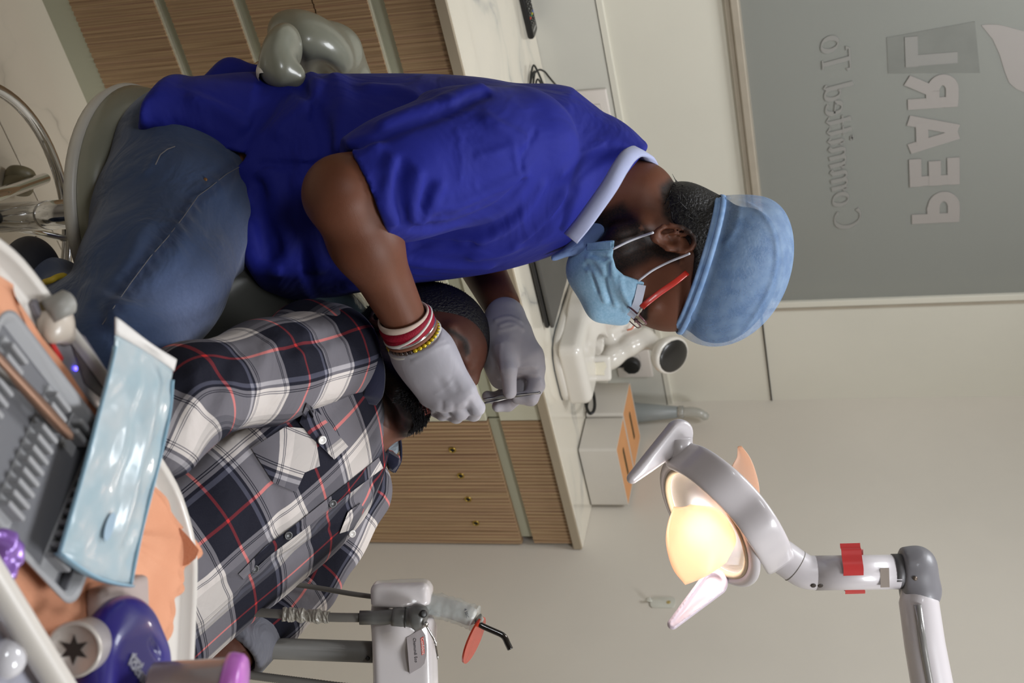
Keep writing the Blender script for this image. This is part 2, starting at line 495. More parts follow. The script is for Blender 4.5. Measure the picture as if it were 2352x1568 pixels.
# ---- walls
win_x0, win_x1, win_z0, win_z1 = 0.2, 2.212, 1.212, 2.35
bw = struct('wall_back', box(box(box(box(new(), (XL, WY, 0), (WX+0.1, WY+0.1, win_z0)), (XL, WY, win_z1), (WX+0.1, WY+0.1, CEIL)),
            (XL, WY, win_z0), (win_x0, WY+0.1, win_z1)), (win_x1, WY, win_z0), (WX+0.1, WY+0.1, win_z1)), M['laminate'])
struct('wall_right', box(new(), (WX, YF, 0), (WX+0.1, WY, CEIL)), M['wall'])
M['wall_far'] = wall_mat('taupe_wall_paint', srgb(150, 142, 132))
struct('wall_left', box(new(), (XL-0.1, YF, 0), (XL, WY, CEIL)), M['wall_far'])
struct('wall_front', box(new(), (XL, YF-0.1, 0), (WX, YF, CEIL)), M['wall_far'])
struct('ceiling', box(new(), (XL-0.1, YF-0.1, CEIL), (WX+0.1, WY+1.6, CEIL+0.08)), simple('ceiling_white', srgb(225, 222, 214), 0.7))
struct('wall_corridor', box(new(), (XL, WY+1.5, 0), (WX+0.1, WY+1.6, CEIL)), simple('corridor_wall', srgb(160, 160, 156), 0.7))
struct('wall_panel', box(new(), (2.2, WY-0.003, win_z0-0.003), (WX, WY+0.002, win_z0)), M['gap'], bw)   # hairline seam between two wall panels
struct('wall_crack', box(new(), (2.205, WY-0.004, 1.2095), (2.499, WY-0.0005, 1.2112)), M['gap'], bw)
# splashback panel with a pale capping strip
sp = struct('trim_1', box(new(), (XL, WY-0.012, CT-0.002), (WX, WY, 0.942)), M['splash'])
struct('capping', box(new(), (XL, WY-0.014, 0.9425), (WX, WY+0.0, 0.955)), M['laminate'], sp)
struct('shadow_line', box(new(), (XL, WY-0.0125, 0.9405), (WX, WY, 0.9425)), M['gap'], sp)
# ---- window: frame, frosted pane, mirrored lettering (it faces the corridor)
wi = struct('window_1', box(box(box(box(new(), (win_x0-0.01, WY-0.012, win_z0), (win_x1, WY+0.05, win_z0+0.012)),
     (win_x0-0.01, WY-0.012, win_z1-0.03), (win_x1, WY+0.05, win_z1)), (win_x0-0.01, WY-0.012, win_z0), (win_x0+0.02, WY+0.05, win_z1)),
     (win_x1-0.006, WY-0.004, win_z0), (win_x1, WY+0.05, win_z1)), M['alu'])
struct('window_frame', box(new(), (win_x0, WY-0.02, win_z0+0.012), (win_x1-0.024, WY+0.01, win_z0+0.030), 0.003), M['alu'], wi)
struct('window_frame', box(new(), (win_x1-0.024, WY-0.002, win_z0+0.012), (win_x1-0.006, WY+0.012, win_z1), 0.002), M['laminate'], wi)
def frosted():
    m = NT('frosted_glass'); co = m.coord('Object')
    m.b.inputs['Base Color'].default_value = srgb(172, 173, 166); m.b.inputs['Roughness'].default_value = 0.42
    m.b.inputs['Transmission Weight'].default_value = 0.42; m.b.inputs['IOR'].default_value = 1.15
    n = m.n('ShaderNodeTexNoise', i_Scale=900.0); m.l(co, n.inputs['Vector']); m.bump(n.outputs[0], 0.1, 0.0002)
    return m.m
struct('pane', box(new(), (win_x0, WY+0.006, win_z0+0.02), (win_x1-0.02, WY+0.012, win_z1-0.02)), frosted(), wi)
film = simple('lettering_film', srgb(156, 150, 145), 0.6, var=0.01)
film2 = simple('lettering_film_thin', srgb(142, 140, 135), 0.6, var=0.01)
def stroke_poly(bm, pts, wd, o, u, v, w_, t0, t1, nib=None):
    """flat lettering stroke: constant width wd, or a broad nib (angle, long, short)"""
    P = [np.array(p, float) for p in pts]; L = []; R = []
    for i, p in enumerate(P):
        a = P[max(i-1, 0)]; b = P[min(i+1, len(P)-1)]; t = nrm(b-a); n_ = np.array([-t[1], t[0]])
        if nib:
            na = radians(nib[0]); nv = np.array([cos(na), sin(na)]); hw = max(abs(np.dot(n_, nv))*nib[1], nib[2])/2
        else:
            hw = wd/2
            if 0 < i < len(P)-1:
                t1_ = nrm(P[i]-P[i-1]); n1 = np.array([-t1_[1], t1_[0]]); hw = hw/max(0.45, abs(np.dot(n_, n1)))
        L.append(p+n_*hw); R.append(p-n_*hw)
    rows = []
    for l_, r_ in zip(L, R):
        rows.append([bm.verts.new(V(o+q[0]*u+q[1]*v+t*w_)) for q, t in ((l_, t0), (r_, t0), (r_, t1), (l_, t1))])
    for i in range(len(rows)-1):
        for k in range(4): bm.faces.new((rows[i][k], rows[i][(k+1) % 4], rows[i+1][(k+1) % 4], rows[i+1][k]))
    bm.faces.new(rows[0][::-1]); bm.faces.new(rows[-1])
def arc(cx, cy, rx, ry, a0, a1, n=14):
    return [(cx+rx*cos(radians(a0+(a1-a0)*k/n)), cy+ry*sin(radians(a0+(a1-a0)*k/n))) for k in range(n+1)]
T = 0.27
GL = {   # heavy sans capitals, height 1
 'P': ([[(T/2, 0), (T/2, 1)], [(T/2, 1-T*.42), (0.4, 1-T*.42)]+arc(0.4, 0.68, 0.26, 0.21, 85, -85)+[(0.4, 0.46), (T/2, 0.46)]], 0.78),
 'E': ([[(T/2, 0), (T/2, 1)], [(0, 1-T*.4), (0.7, 1-T*.4)], [(0, 0.51), (0.64, 0.51)], [(0, T*.4), (0.72, T*.4)]], 0.80),
 'A': ([[(0.13, 0), (0.43, 1)], [(0.83, 0), (0.53, 1)], [(0.2, 0.27), (0.76, 0.27)]], 0.96),
 'R': ([[(T/2, 0), (T/2, 1)], [(T/2, 1-T*.42), (0.42, 1-T*.42)]+arc(0.42, 0.70, 0.25, 0.19, 85, -85)+[(0.42, 0.50), (T/2, 0.50)], [(0.42, 0.50), (0.72, 0.0)]], 0.86),
 'L': ([[(T/2, 0), (T/2, 1)], [(0, T*.4), (0.68, T*.4)]], 0.7)}
gx = 1.978
for chx, x1, x0, mat_ in (('P', 1.980, 1.893, film), ('E', 1.876, 1.795, film), ('A', 1.790, 1.690, film), ('R', 1.678, 1.590, film), ('L', 1.573, 1.500, film2)):
    bm = new(); st, wd_ = GL[chx]; H = 0.103; sx = (x1-x0)/wd_
    for s_ in st:
        stroke_poly(bm, [(a*sx, b*H) for a, b in s_], T*H*0.93, np.array([x1, WY+0.004-0.0002*st.index(s_), 1.573]), -X3, Z3, Y3, 0, 0.0007)
    struct('letter', bm, mat_, wi)
# "Committed To" in slanted broad-nib letters, seen from behind
SL = 0.22
GC = {
 'C': ([arc(0.42, 0.5, 0.36, 0.47, 48, 318, 18)], 0.86), 
 'o': ([arc(0.27, 0.3, 0.2, 0.28, 90, 450, 18)], 0.56),
 'm': ([[(0.02, 0.42), (0.1, 0.58), (0.14, 0.5), (0.14, 0)], [(0.14, 0.4)]+arc(0.29, 0.42, 0.12, 0.15, 150, 10, 8)+[(0.41, 0)], [(0.41, 0.4)]+arc(0.56, 0.42, 0.12, 0.15, 150, 10, 8)+[(0.68, 0.08), (0.74, 0), (0.8, 0.1)]], 0.82),
 'i': ([[(0.02, 0.42), (0.1, 0.58), (0.14, 0.5), (0.14, 0.1), (0.2, 0), (0.28, 0.1)], arc(0.14, 0.84, 0.03, 0.03, 0, 360, 8)], 0.30),
 't': ([[(0.16, 0.85), (0.14, 0.5), (0.14, 0.12), (0.22, 0), (0.34, 0.12)], [(0.0, 0.56), (0.32, 0.56)]], 0.36),
 'e': ([[(0.08, 0.3), (0.42, 0.36)]+arc(0.26, 0.36, 0.17, 0.21, 0, 180, 8)+arc(0.27, 0.28, 0.19, 0.27, 180, 320, 8)], 0.50),
 'd': ([arc(0.24, 0.28, 0.18, 0.27, 60, 400, 14), [(0.34, 1.0), (0.42, 0.98), (0.42, 0.12), (0.48, 0), (0.56, 0.1)]], 0.60),
 ' ': ([], 0.3),
 'T': ([[(0.0, 0.82), (0.04, 0.94), (0.66, 0.94), (0.68, 0.82)], [(0.34, 0.94), (0.34, 0.03)], [(0.2, 0.02), (0.48, 0.02)]], 0.66)}
txt = 'Committed To'; tot = sum(GC[c][1] for c in txt); x = 1.988; x_end = 1.487
sc_ = (x-x_end)/tot
for c in txt:
    st, wd_ = GC[c]
    if st:
        f_ = (1.988-x)/(1.988-x_end); base = 1.400+0.0*f_
        bm = new(); H = 0.062
        for s_ in st:
            stroke_poly(bm, [((a+b*SL*0.8)*sc_, b*H) for a, b in s_], 0, np.array([x, WY+0.004-0.0002*st.index(s_), base]), -X3, Z3, Y3, 0, 0.0006, nib=(12, 0.0115, 0.0032))
        struct('letter', bm, film2, wi)
    x -= wd_*sc_
# petal shaped logo at the top of the glass
pet = [(0, 0), (0.035, 0.004), (0.075, 0.03), (0.105, 0.075), (0.12, 0.13), (0.115, 0.2), (0.09, 0.2), (0.06, 0.15), (0.035, 0.085), (0.012, 0.03)]
pl = [on_y(px_, py_, WY+0.005) for px_, py_ in ((2254, 58), (2275, 56), (2300, 58), (2352, 72), (2420, 110), (2470, 170), (2480, 230), (2420, 228), (2360, 216), (2334, 204), (2318, 190), (2308, 165), (2296, 125), (2280, 90))]
struct('logo_petal', prism(new(), [(q[0], q[2]) for q in pl], (0, WY+0.005, 0), X3, Z3, Y3, 0, 0.0007), film, wi)
struct('dark_patch', prism(new(), [(1.585, 1.535), (1.50, 1.535), (1.48, 1.71), (1.60, 1.72)], (0, WY+0.0052, 0), X3, Z3, Y3, 0, 0.0005), simple('pane_dark_patch', srgb(122, 123, 117), 0.6), wi)  # slightly darker four-sided patch on the pane round the L
# corridor things behind the frosted pane (a blurred brown notice board)
cb = obj('notice_board', box(new(), (2.02, WY+0.07, 1.30), (2.14, WY+0.09, 1.42), 0.004), simple('brown_board', srgb(120, 84, 34), 0.7))
tag(cb, 'blurred brown board behind the frosted glass beside the blue cap', 'board')

# ---- fitted cabinets under the counter
def ribbed_panel(name, x0, x1, z0, z1, parent, pitch=0.0112):
    """a drawer or door front with vertical reeding, cut as real waves"""
    bm = new(); n = max(4, int(round((x1-x0)/pitch))); prof = []
    for i in range(n):
        a = x0+(x1-x0)*i/n; wdt = (x1-x0)/n
        prof += [(a+wdt*0.06, CY+0.0022), (a+wdt*0.30, CY), (a+wdt*0.72, CY-0.0002), (a+wdt*0.94, CY+0.0022)]
    prof = [(x0, CY+0.018), (x0, CY+0.0022)]+prof+[(x1, CY+0.0022), (x1, CY+0.018)]
    lo = [bm.verts.new((a, b, z0)) for a, b in prof]; hi = [bm.verts.new((a, b, z1)) for a, b in prof]
    m_ = len(prof)
    for i in range(m_): bm.faces.new((lo[i], lo[(i+1) % m_], hi[(i+1) % m_], hi[i]))
    bm.faces.new(lo); bm.faces.new(hi[::-1])
    return obj(name, bm, M['wood'], parent, smooth=False)
def plain(name, x0, x1, z0, z1, mat, parent, dy=0.0, th=0.018, bev=0.001):
    return obj(name, box(new(), (x0, CY+dy, z0), (x1, CY+dy+th, z1), bev, 1), mat, parent, smooth=False)
ZB = 0.056
cl = thing('drawer_cabinet', 'wooden ribbed drawer cabinet against the wall behind the dentist stool', 'cabinet', (0.9, CY+0.2, 0))
obj('body', box(new(), (-0.6, CY+0.03, 0.0), (1.62, WY-0.004, 0.770)), M['gap'], cl, False)
obj('plinth', box(new(), (-0.6, CY+0.002, 0.0), (1.62, CY+0.03, ZB)), M['strip'], cl, False)
XA = [(-0.6, 0.62), (0.622, 1.618)]
for xa, xb in XA:
    ribbed_panel('drawer', xa, xb, ZB, 0.229, cl); ribbed_panel('drawer', xa, xb, 0.252, 0.386, cl)
    ribbed_panel('drawer', xa, xb, 0.412, 0.5395, cl); ribbed_panel('drawer', xa, xb, 0.5425, 0.645, cl)
    ribbed_panel('drawer', xa, xb, 0.677, 0.771, cl)
for za, zb in ((0.229, 0.252), (0.386, 0.412), (0.645, 0.677)):
    g = obj('grip_rail', box(new(), (-0.6, CY+0.014, za), (1.62, CY+0.028, zb)), M['strip'], cl, False)
    box_ = obj('lip', box(new(), (-0.6, CY+0.004, za), (1.62, CY+0.014, za+0.004)), M['creamdoor'], g, False)
cm = thing('cream_cabinet', 'plain cream cabinet behind the patient head and gloved hands', 'cabinet', (1.86, CY+0.2, 0))
XM = on_y(1100, 969, CY)[0]
obj('body', box(new(), (1.622, CY+0.03, 0.0), (XM-0.002, WY-0.004, 0.770)), M['gap'], cm, False)
plain('door', 1.623, XM-0.003, 0.06, 0.645, M['creamdoor'], cm); plain('drawer', 1.623, XM-0.003, 0.677, 0.771, M['creamdoor'], cm)
plain('grip_rail', 1.623, XM-0.006, 0.645, 0.677, M['strip'], cm, 0.010); plain('plinth', 1.623, XM-0.003, 0, 0.06, M['strip'], cm, 0.004)
cr = thing('vented_cabinet', 'wooden ribbed cabinet in the corner with four brass vent holes', 'cabinet', (2.3, CY+0.2, 0))
obj('body', box(new(), (XM, CY+0.03, 0.0), (WX-0.004, WY-0.004, 0.770)), M['gap'], cr, False)
dr = ribbed_panel('door', XM, WX-0.004, 0.06, 0.645, cr); ribbed_panel('drawer', XM, WX-0.008, 0.677, 0.771, cr)
g = plain('grip_rail', XM, WX-0.02, 0.645, 0.677, M['strip'], cr, 0.012); plain('plinth', XM, WX-0.004, 0, 0.06, M['strip'], cr, 0.004)
for px, py in ((1039, 1033), (1058, 1092), (1075, 1146), (1093, 1201)):
    q = on_y(px, py, CY); bm = new()
    ln = lathe(bm, (q[0], CY+0.0005, q[2]), -Y3, [(0.0088, 0), (0.0088, 0.0015), (0.0075, 0.0028), (0.0055, 0.0022), (0.0050, 0)], 24)
    r_ = obj('vent_ring', bm, M['brass'], dr, True)
    obj('vent_hole', lathe(new(), (q[0], CY-0.0001, q[2]), -Y3, [(0.0050, 0), (0.0050, 0.0012)], 20), M['hole'], cr, True)
# ---- counter
co_ = thing('countertop', 'long white marbled countertop along the back wall', 'countertop', (1.0, CY+0.25, CT))
obj('slab', box(new(), (-0.6, CY-0.004, CT-0.016), (WX-0.001, WY-0.013, CT), 0.0012, 1), M['marble'], co_, False)
obj('edge_band', box(new(), (-0.6, CY-0.012, CT-0.0215), (WX-0.003, CY-0.0042, CT-0.0008), 0.001, 1), M['edge'], co_, False)
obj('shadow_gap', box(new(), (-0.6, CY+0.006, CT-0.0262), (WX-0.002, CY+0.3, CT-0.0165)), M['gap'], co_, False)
# floor tile grid, aligned with the joints the picture shows
g1 = on_z(300, 550, 0)
for i in range(-8, 3):
    for j in range(-4, 2):
        cx = 1.318+0.3+0.6*i; cy = 1.998+0.6+1.2*j
        if cx-0.3 < XL-0.1 or cx-0.3 > WX-0.2 or cy-0.6 > WY-0.2 or cy-0.6 < YF-1.0: continue
        o = bpy.data.objects.new('floor_tile', random.Random(i*7+j).choice(tile_me)); link(o); o.location = (cx, cy, -0.004)
        place(o, fl)
def dep(p): return float((np.asarray(p)-CPOS)@FW)
RT, UP, DP = RTV, UPV, FW       # right, up and away, as the camera holder stood
M['socket'] = simple('socket_white', srgb(216, 208, 200), 0.35, coat=0.2, var=0.01)
M['seam'] = simple('thin_dark_seam', srgb(110, 104, 96), 0.7)
# ---------------- TV remote on the counter
e1 = nrm(on_z(1213, 90, CT)-on_z(1190, -10, CT)); 
r0 = on_z(1213, 92, CT)                        # near end, front corner
ax = nrm(np.array([1.0, 0.06, 0])); ay = np.array([-ax[1], ax[0], 0])
rc = thing('tv_remote', 'black television remote with coloured buttons lying on the counter', 'remote', r0)
Mx = basis(r0+ay*0.0215-ax*0.085+Z3*0.0005, ax, ay, Z3)
obj('case', box(new(), (-0.085, -0.0215, 0), (0.085, 0.0215, 0.0125), 0.004, 3, Mx), simple('remote_side', srgb(16, 16, 17), 0.35), rc)
obj('face_plate', prism(new(), [(Mx.translation.x*0+a, b) for a, b in rrect(0.166, 0.040, 0.006)], np.array(Mx.translation)+Z3*0.0125, ax, ay, Z3, 0, 0.0006), simple('remote_face', srgb(38, 37, 33), 0.4), rc, False)
keym = simple('remote_key', srgb(18, 18, 17), 0.5); inkm = simple('key_print', srgb(215, 213, 205), 0.6)
cols = {'r': srgb(205, 60, 44), 'g': srgb(40, 130, 84), 'y': srgb(205, 190, 50), 'b': srgb(52, 96, 170)}
cm_ = {k: simple('key_'+k, c, 0.45) for k, c in cols.items()}
def key(a, b, w_, h_, mat, mark=None):
    o = np.array(Mx.translation)+ax*a+ay*b+Z3*0.0131
    k_ = obj('button', prism(new(), rrect(w_, h_, min(w_, h_)*0.35, 3), o, ax, ay, Z3, 0, 0.0012), mat, rc, False)
    if mark:
        bm = new()
        if mark == 'tri': prism(bm, [(-0.0012, -0.0009), (0.0014, 0), (-0.0012, 0.0009)], o, ax, ay, Z3, 0.0012, 0.0014)
        elif mark == 'bar': prism(bm, rrect(0.0011, 0.0022, 0.0003, 1), o, ax, ay, Z3, 0.0012, 0.0014)
        else:
            prism(bm, rrect(0.0012, 0.0030, 0.0003, 1), o+ax*0.0012, ax, ay, Z3, 0.0012, 0.0014); prism(bm, rrect(0.0010, 0.0026, 0.0003, 1), o-ax*0.0010, ax, ay, Z3, 0.0012, 0.0014)
        obj('print', bm, inkm, k_, False)
for r_i, a in enumerate((0.054, 0.046)):
    for c_i in range(4): key(a-0.0, -0.0135+0.009*c_i, 0.0042, 0.0062, keym, 'bar')
for c_i, k in enumerate('rgyb'): key(0.037, -0.0135+0.009*c_i, 0.0045, 0.0068, cm_[k])
for i, a in enumerate((0.026, 0.015, 0.004, -0.007, -0.018, -0.029, -0.040, -0.051, -0.062)):
    for b in (-0.012, 0.0, 0.012):
        key(a+(0.002 if b == 0 else 0), b, 0.0075, 0.0085, keym, 'tri' if i in (0, 2) or b == 0 else 'txt')
bm = new()
def text_mesh(s, size, o, u, v, w_, mat, parent, name='lettering', shear=0.0, depth=0.0002, offset=0.0, align='CENTER', space=1.0):
    """a line of print as a thin raised mesh"""
    cu = bpy.data.curves.new('tmp_text', 'FONT'); cu.body = s; cu.size = size; cu.shear = shear; cu.align_x = align; cu.align_y = 'CENTER'
    cu.extrude = depth; cu.offset = offset; cu.space_character = space; cu.resolution_u = 3
    to = bpy.data.objects.new('tmp_text', cu); link(to); bpy.context.view_layer.update()
    dg = bpy.context.evaluated_depsgraph_get(); me = bpy.data.meshes.new_from_object(to.evaluated_get(dg))
    bpy.data.objects.remove(to); bpy.data.curves.remove(cu)
    me.transform(basis(o, u, v, w_)); return obj(name, me, mat, parent, False)
text_mesh('OVERMAX', 0.0058, np.array(Mx.translation)+ax*0.071+Z3*0.0133, ay, -ax, Z3, inkm, rc, depth=0.0001)
# ---------------- black cable bundle and its plug lead
def on_splash(px, py, off=0.016): return on_y(px, py, WY-off)
cb_pts = [(1234, 300), (1216, 215), (1218, 180), (1226, 152), (1232, 160), (1240, 185), (1252, 210), (1262, 250), (1258, 300)]
cab = thing('cable_bundle', 'coiled black cable lying at the counter back beside the wall socket', 'cable', on_z(1235, 200, CT))
k = 0
loops = [[(1217, 330), (1216, 240), (1217, 195), (1224, 152), (1233, 160), (1246, 190), (1258, 222), (1262, 330)],
         [(1223, 330), (1223, 240), (1224, 200), (1228, 165), (1222, 175), (1218, 205), (1219, 260), (1226, 330)],
         [(1229, 330), (1231, 240), (1231, 195), (1235, 182), (1242, 192), (1246, 215), (1252, 330)],
         [(1218, 330), (1217, 215), (1222, 178), (1236, 161), (1250, 164), (1262, 178), (1285, 205), (1305, 225), (1308, 232), (1306, 262), (1310, 300)]]
for lp in loops:
    pts = []
    for x_, y_ in lp:
        t_ = min(1, max(0, (x_-1214)/45.0))
        p_ = on_z(x_, y_, CT+0.004+0.02*t_)
        if p_[1] > WY-0.022: p_ = on_y(x_, y_, WY-0.022)
        pts.append(p_)
    obj('cable', tube(new(), spline(pts, 6), 0.0022, 8), M['black'], cab)
# ---------------- wall sockets
def socket(label, x0, x1, z0, z1, mods, name='wall_socket'):
    t_ = thing(name, label, 'socket', ((x0+x1)/2, WY-0.012, (z0+z1)/2))
    y0 = WY-0.0125
    obj('plate', box(new(), (x0, y0-0.009, z0), (x1, y0, z1), 0.003, 3), M['socket'], t_, 'auto')
    for xa, xb, za, zb in mods:
        md = obj('socket_module', box(new(), (xa, y0-0.0105, za), (xb, y0-0.008, zb), 0.0006, 1), M['socket'], t_, False)
        obj('seam', box(new(), (xa-0.0006, y0-0.0093, za-0.0006), (xb+0.0006, y0-0.0088, zb+0.0006)), M['seam'], md, False)
        cx, cz = (xa+xb)/2, (za+zb)/2
        if xb-xa > 0.03:
            for dx, dz, r_ in ((0, 0.013, 0.0035), (-0.0095, -0.007, 0.0026), (0.0095, -0.007, 0.0026)):
                obj('pin_hole', lathe(new(), (cx+dx, y0-0.0104, cz+dz), -Y3, [(r_, 0), (r_, 0.0004)], 14), M['hole'], md, False)
    return t_
sa = on_splash(1393, 206); sb = on_splash(1302, 210)
socket('white wall socket plate half hidden behind the blue shoulder', sb[0], sb[0]+0.16, sb[2], sa[2], [(sb[0]+0.035, sb[0]+0.085, sb[2]+0.012, sa[2]-0.020), (sb[0]+0.09, sb[0]+0.14, sb[2]+0.012, sa[2]-0.020)])
sc = on_splash(1501, 863); sd = on_splash(1422, 863)
s2 = socket('white wall socket plate with a black plug behind the white scanner', sc[0]-0.15, sc[0], sd[2], sc[2], [(sc[0]-0.075, sc[0]-0.025, sd[2]+0.014, sc[2]-0.026), (sc[0]-0.135, sc[0]-0.085, sd[2]+0.014, sc[2]-0.026)])
pg = thing('power_plug', 'black three pin power plug in the socket behind the white scanner', 'plug', on_splash(1450, 835, 0.03))
q = on_splash(1452, 834, 0.025); 
poly = [(-0.022, -0.010), (-0.022, 0.006), (-0.016, 0.016), (-0.006, 0.022), (0.006, 0.022), (0.016, 0.016), (0.022, 0.006), (0.022, -0.010), (0.010, -0.021), (-0.010, -0.021)]
obj('plug_body', prism(new(), [(a, b) for a, b in poly], (q[0], WY-0.0235, q[2]), X3, Z3, -Y3, 0.0, 0.020, 0.004, 3), M['black'], pg, 'auto')
pb = q+np.array([0, 0, 0])
sr = [on_splash(1436, 837, 0.034), on_splash(1412, 841, 0.034)]
bm = new()
for i in range(7):
    p_ = sr[0]+(sr[1]-sr[0])*i/6; lathe(bm, p_, sr[1]-sr[0], [(0.0072-0.0004*i, -0.0016), (0.0078-0.0004*i, 0), (0.0072-0.0004*i, 0.0012), (0.0055, 0.0014), (0.0055, 0.0028)], 14)
obj('strain_relief', bm, M['black'], pg)
ox = lambda x_, y_, xx=2.278: on_x(x_, y_, xx)
cdp = [sr[1], on_splash(1400, 843, 0.06), on_splash(1385, 856, 0.12), ox(1370, 868), ox(1356, 890), ox(1347, 915), ox(1348, 938), ox(1355, 949), ox(1363, 944), ox(1366, 928), ox(1362, 900, 2.272), ox(1352, 880, 2.266), ox(1345, 866, 2.262)]
obj('cord', tube(new(), spline(cdp, 8), 0.0040, 10), M['black'], pg)
# ---------------- laptop / dark device at the left of the scanner
lp = thing('laptop', 'closed dark grey laptop lying on the counter beside the white scanner', 'laptop', (1.75, 2.5, CT))
lx1, ly0, ly1 = 1.905, 2.350, 2.60
obj('base', box(new(), (lx1-0.345, ly0, CT+0.003), (lx1, ly1, CT+0.014), 0.005, 3), simple('laptop_black', srgb(30, 29, 28), 0.35), lp)
obj('lid', box(new(), (lx1-0.345, ly0+0.001, CT+0.0148), (lx1, ly1, CT+0.024), 0.004, 3), simple('laptop_grey', srgb(72, 70, 66), 0.45), lp)
obj('foot', box(box(new(), (lx1-0.06, ly0+0.02, CT), (lx1-0.03, ly0+0.03, CT+0.0035)), (lx1-0.3, ly0+0.02, CT), (lx1-0.27, ly0+0.03, CT+0.0035)), M['black'], lp, False)
rb = thing('router_box', 'black notched adapter box behind the laptop and the face mask', 'box', (2.05, 2.70, CT))
bq = on_z(1330, 590, CT+0.03)
obj('case', box(new(), (1.80, 2.70, CT+0.001), (1.985, 2.755, CT+0.045), 0.003, 2), M['black'], rb, 'auto')
for i in range(7): obj('fin', box(new(), (1.815+0.024*i, 2.693, CT+0.004), (1.827+0.024*i, 2.702, CT+0.040), 0.001, 1), M['black'], rb, False)
# ---------------- white desktop scanner
scn = thing('desktop_scanner', 'glossy white desktop scanner with arched body and black oval head on the counter', 'scanner', (2.05, 2.45, CT))
WP = simple('scanner_white', srgb(222, 216, 206), 0.22, coat=0.5, var=0.01)
fp = [(1311, 643), (1301, 675), (1292, 703), (1283, 733), (1276, 756), (1271, 778), (1269, 800), (1270, 825), (1274, 850), (1281, 880), (1288, 908), (1292, 918)]
wp = [on_z(x_, y_, CT+0.002) for x_, y_ in fp]; wp += [wp[-1]+np.array([0.012, 0.012, 0]), np.array([2.19, 2.47, 0]), np.array([2.16, 2.63, 0])]
base_poly = [(p_[0], p_[1]) for p_ in wp]
obj('base_gasket', prism(new(), base_poly, (0, 0, CT), X3, Y3, Z3, 0.0005, 0.003), simple('gasket', srgb(70, 74, 76), 0.6), scn, False)
cen = np.mean(np.array(base_poly), 0)
rings = []
for h_, s_ in ((0.003, 1.0), (0.010, 1.005), (0.015, 1.0), (0.018, 0.985), (0.020, 0.965)):
    rings.append([np.array([cen[0]+(a-cen[0])*s_, cen[1]+(b-cen[1])*s_, CT+h_]) for a, b in base_poly])
bm = new(); ring_mesh(bm, rings); obj('base_skirt', bm, WP, scn)
D1 = dep(on_z(1290, 850, CT)); 
A = lambda x_, y_, d_: at(x_, y_, D1+d_)
pl1 = np.array([2.127, 2.364, CT])
Rw_ = np.eye(3)
nf = nrm(np.array([0.05, -1, 0]))
body = s_uni([s_box((2.055, 2.46, CT+0.035), Rw_, (0.085, 0.105, 0.035), 0.02),
              (s_box((2.03, 2.56, CT+0.045), Rw_, (0.06, 0.07, 0.045), 0.025), 0.04)], 0.02)
wing = s_chain([A(1330, 690, 0.14), A(1345, 735, 0.05), A(1322, 800, 0.01), A(1318, 860, 0.02)], [0.022, 0.026, 0.026, 0.024], 0.03)
arch = s_chain([A(1330, 800, 0.03), A(1342, 765, 0.05), A(1372, 738, 0.07), A(1412, 722, 0.10), A(1450, 715, 0.13)], [0.020, 0.019, 0.018, 0.018, 0.02], 0.02)
neck = s_chain([A(1372, 845, 0.16), A(1405, 820, 0.16), A(1450, 790, 0.16), A(1480, 775, 0.16), A(1520, 800, 0.13)], [0.022, 0.023, 0.023, 0.020, 0.016], 0.02)
backp = s_chain([A(1400, 760, 0.19), A(1440, 740, 0.19)], [0.045, 0.035], 0.02)
full = s_uni([body, (wing, 0.03), (arch, 0.02), (backp, 0.02), (neck, 0.012)], 0.02)
cut = s_box(A(1366, 800, 0.06), np.array([nrm(RT*0.95+UP*-0.2), nrm(UP), DP]), (0.034, 0.030, 0.05), 0.012)
cutf = s_sub(full, cut, 0.006)
fin = s_int(cutf, s_plane((0, 0, CT+0.018), (0, 0, -1)), 0.002)
obj('body', relax(sdf_mesh(fin, (1.88, 2.28, CT), (2.36, 2.76, CT+0.26), 0.0035)), WP, scn)
obj('tray', sdf_mesh(s_box(A(1377, 845, 0.055), np.array([nrm(RT), nrm(UP), DP]), (0.030, 0.026, 0.03), 0.008), A(1377, 845, 0.055)-0.08, A(1377, 845, 0.055)+0.08, 0.003), WP, scn)
pj = A(1377, 846, 0.0235)
obj('tray_panel', prism(new(), [(-0.014, -0.012), (-0.010, -0.016), (0.014, -0.018), (0.016, 0.012), (0.006, 0.010), (-0.004, 0.017), (-0.015, 0.012)], pj, RT, UP, -DP, 0, 0.0015, 0.0006, 1), simple('panel_cream', srgb(224, 216, 194), 0.35), scn, 'auto')
obj('indicator_stripe', tube(new(), [A(1440, 758, 0.14), A(1451, 755, 0.14), A(1456, 748, 0.14)], 0.002, 8), simple('orange_strip', srgb(216, 96, 34), 0.4), scn)
hc = A(1540, 815, 0.13); hz = nrm(-DP*0.70+RT*0.25+UP*0.55); hx = nrm(np.cross(UP, hz)); hy = np.cross(hz, hx)
hs = s_int(s_ell(hc, np.array([hx, hy, hz]), (0.046, 0.052, 0.040)), s_plane(hc+hz*0.010, hz), 0.006)
obj('head_shell', sdf_mesh(hs, hc-0.07, hc+0.07, 0.0025), WP, scn)
hf = s_int(s_ell(hc+hz*0.009, np.array([hx, hy, hz]), (0.0405, 0.0455, 0.010)), s_plane(hc+hz*0.009, -hz), 0.001)
obj('head_face', sdf_mesh(hf, hc-0.07, hc+0.07, 0.002), simple('gloss_black', srgb(34, 32, 30), 0.3, coat=0.3), scn)
bm = new(); tube(bm, [hc+hz*0.0165+0.0033*(cos(t*pi/8)*hx+sin(t*pi/8)*hy)+hy*0.012 for t in range(16)], 0.0005, 6, closed=True)
obj('head_mark', bm, simple('mark_copper', srgb(196, 140, 110), 0.4), scn)
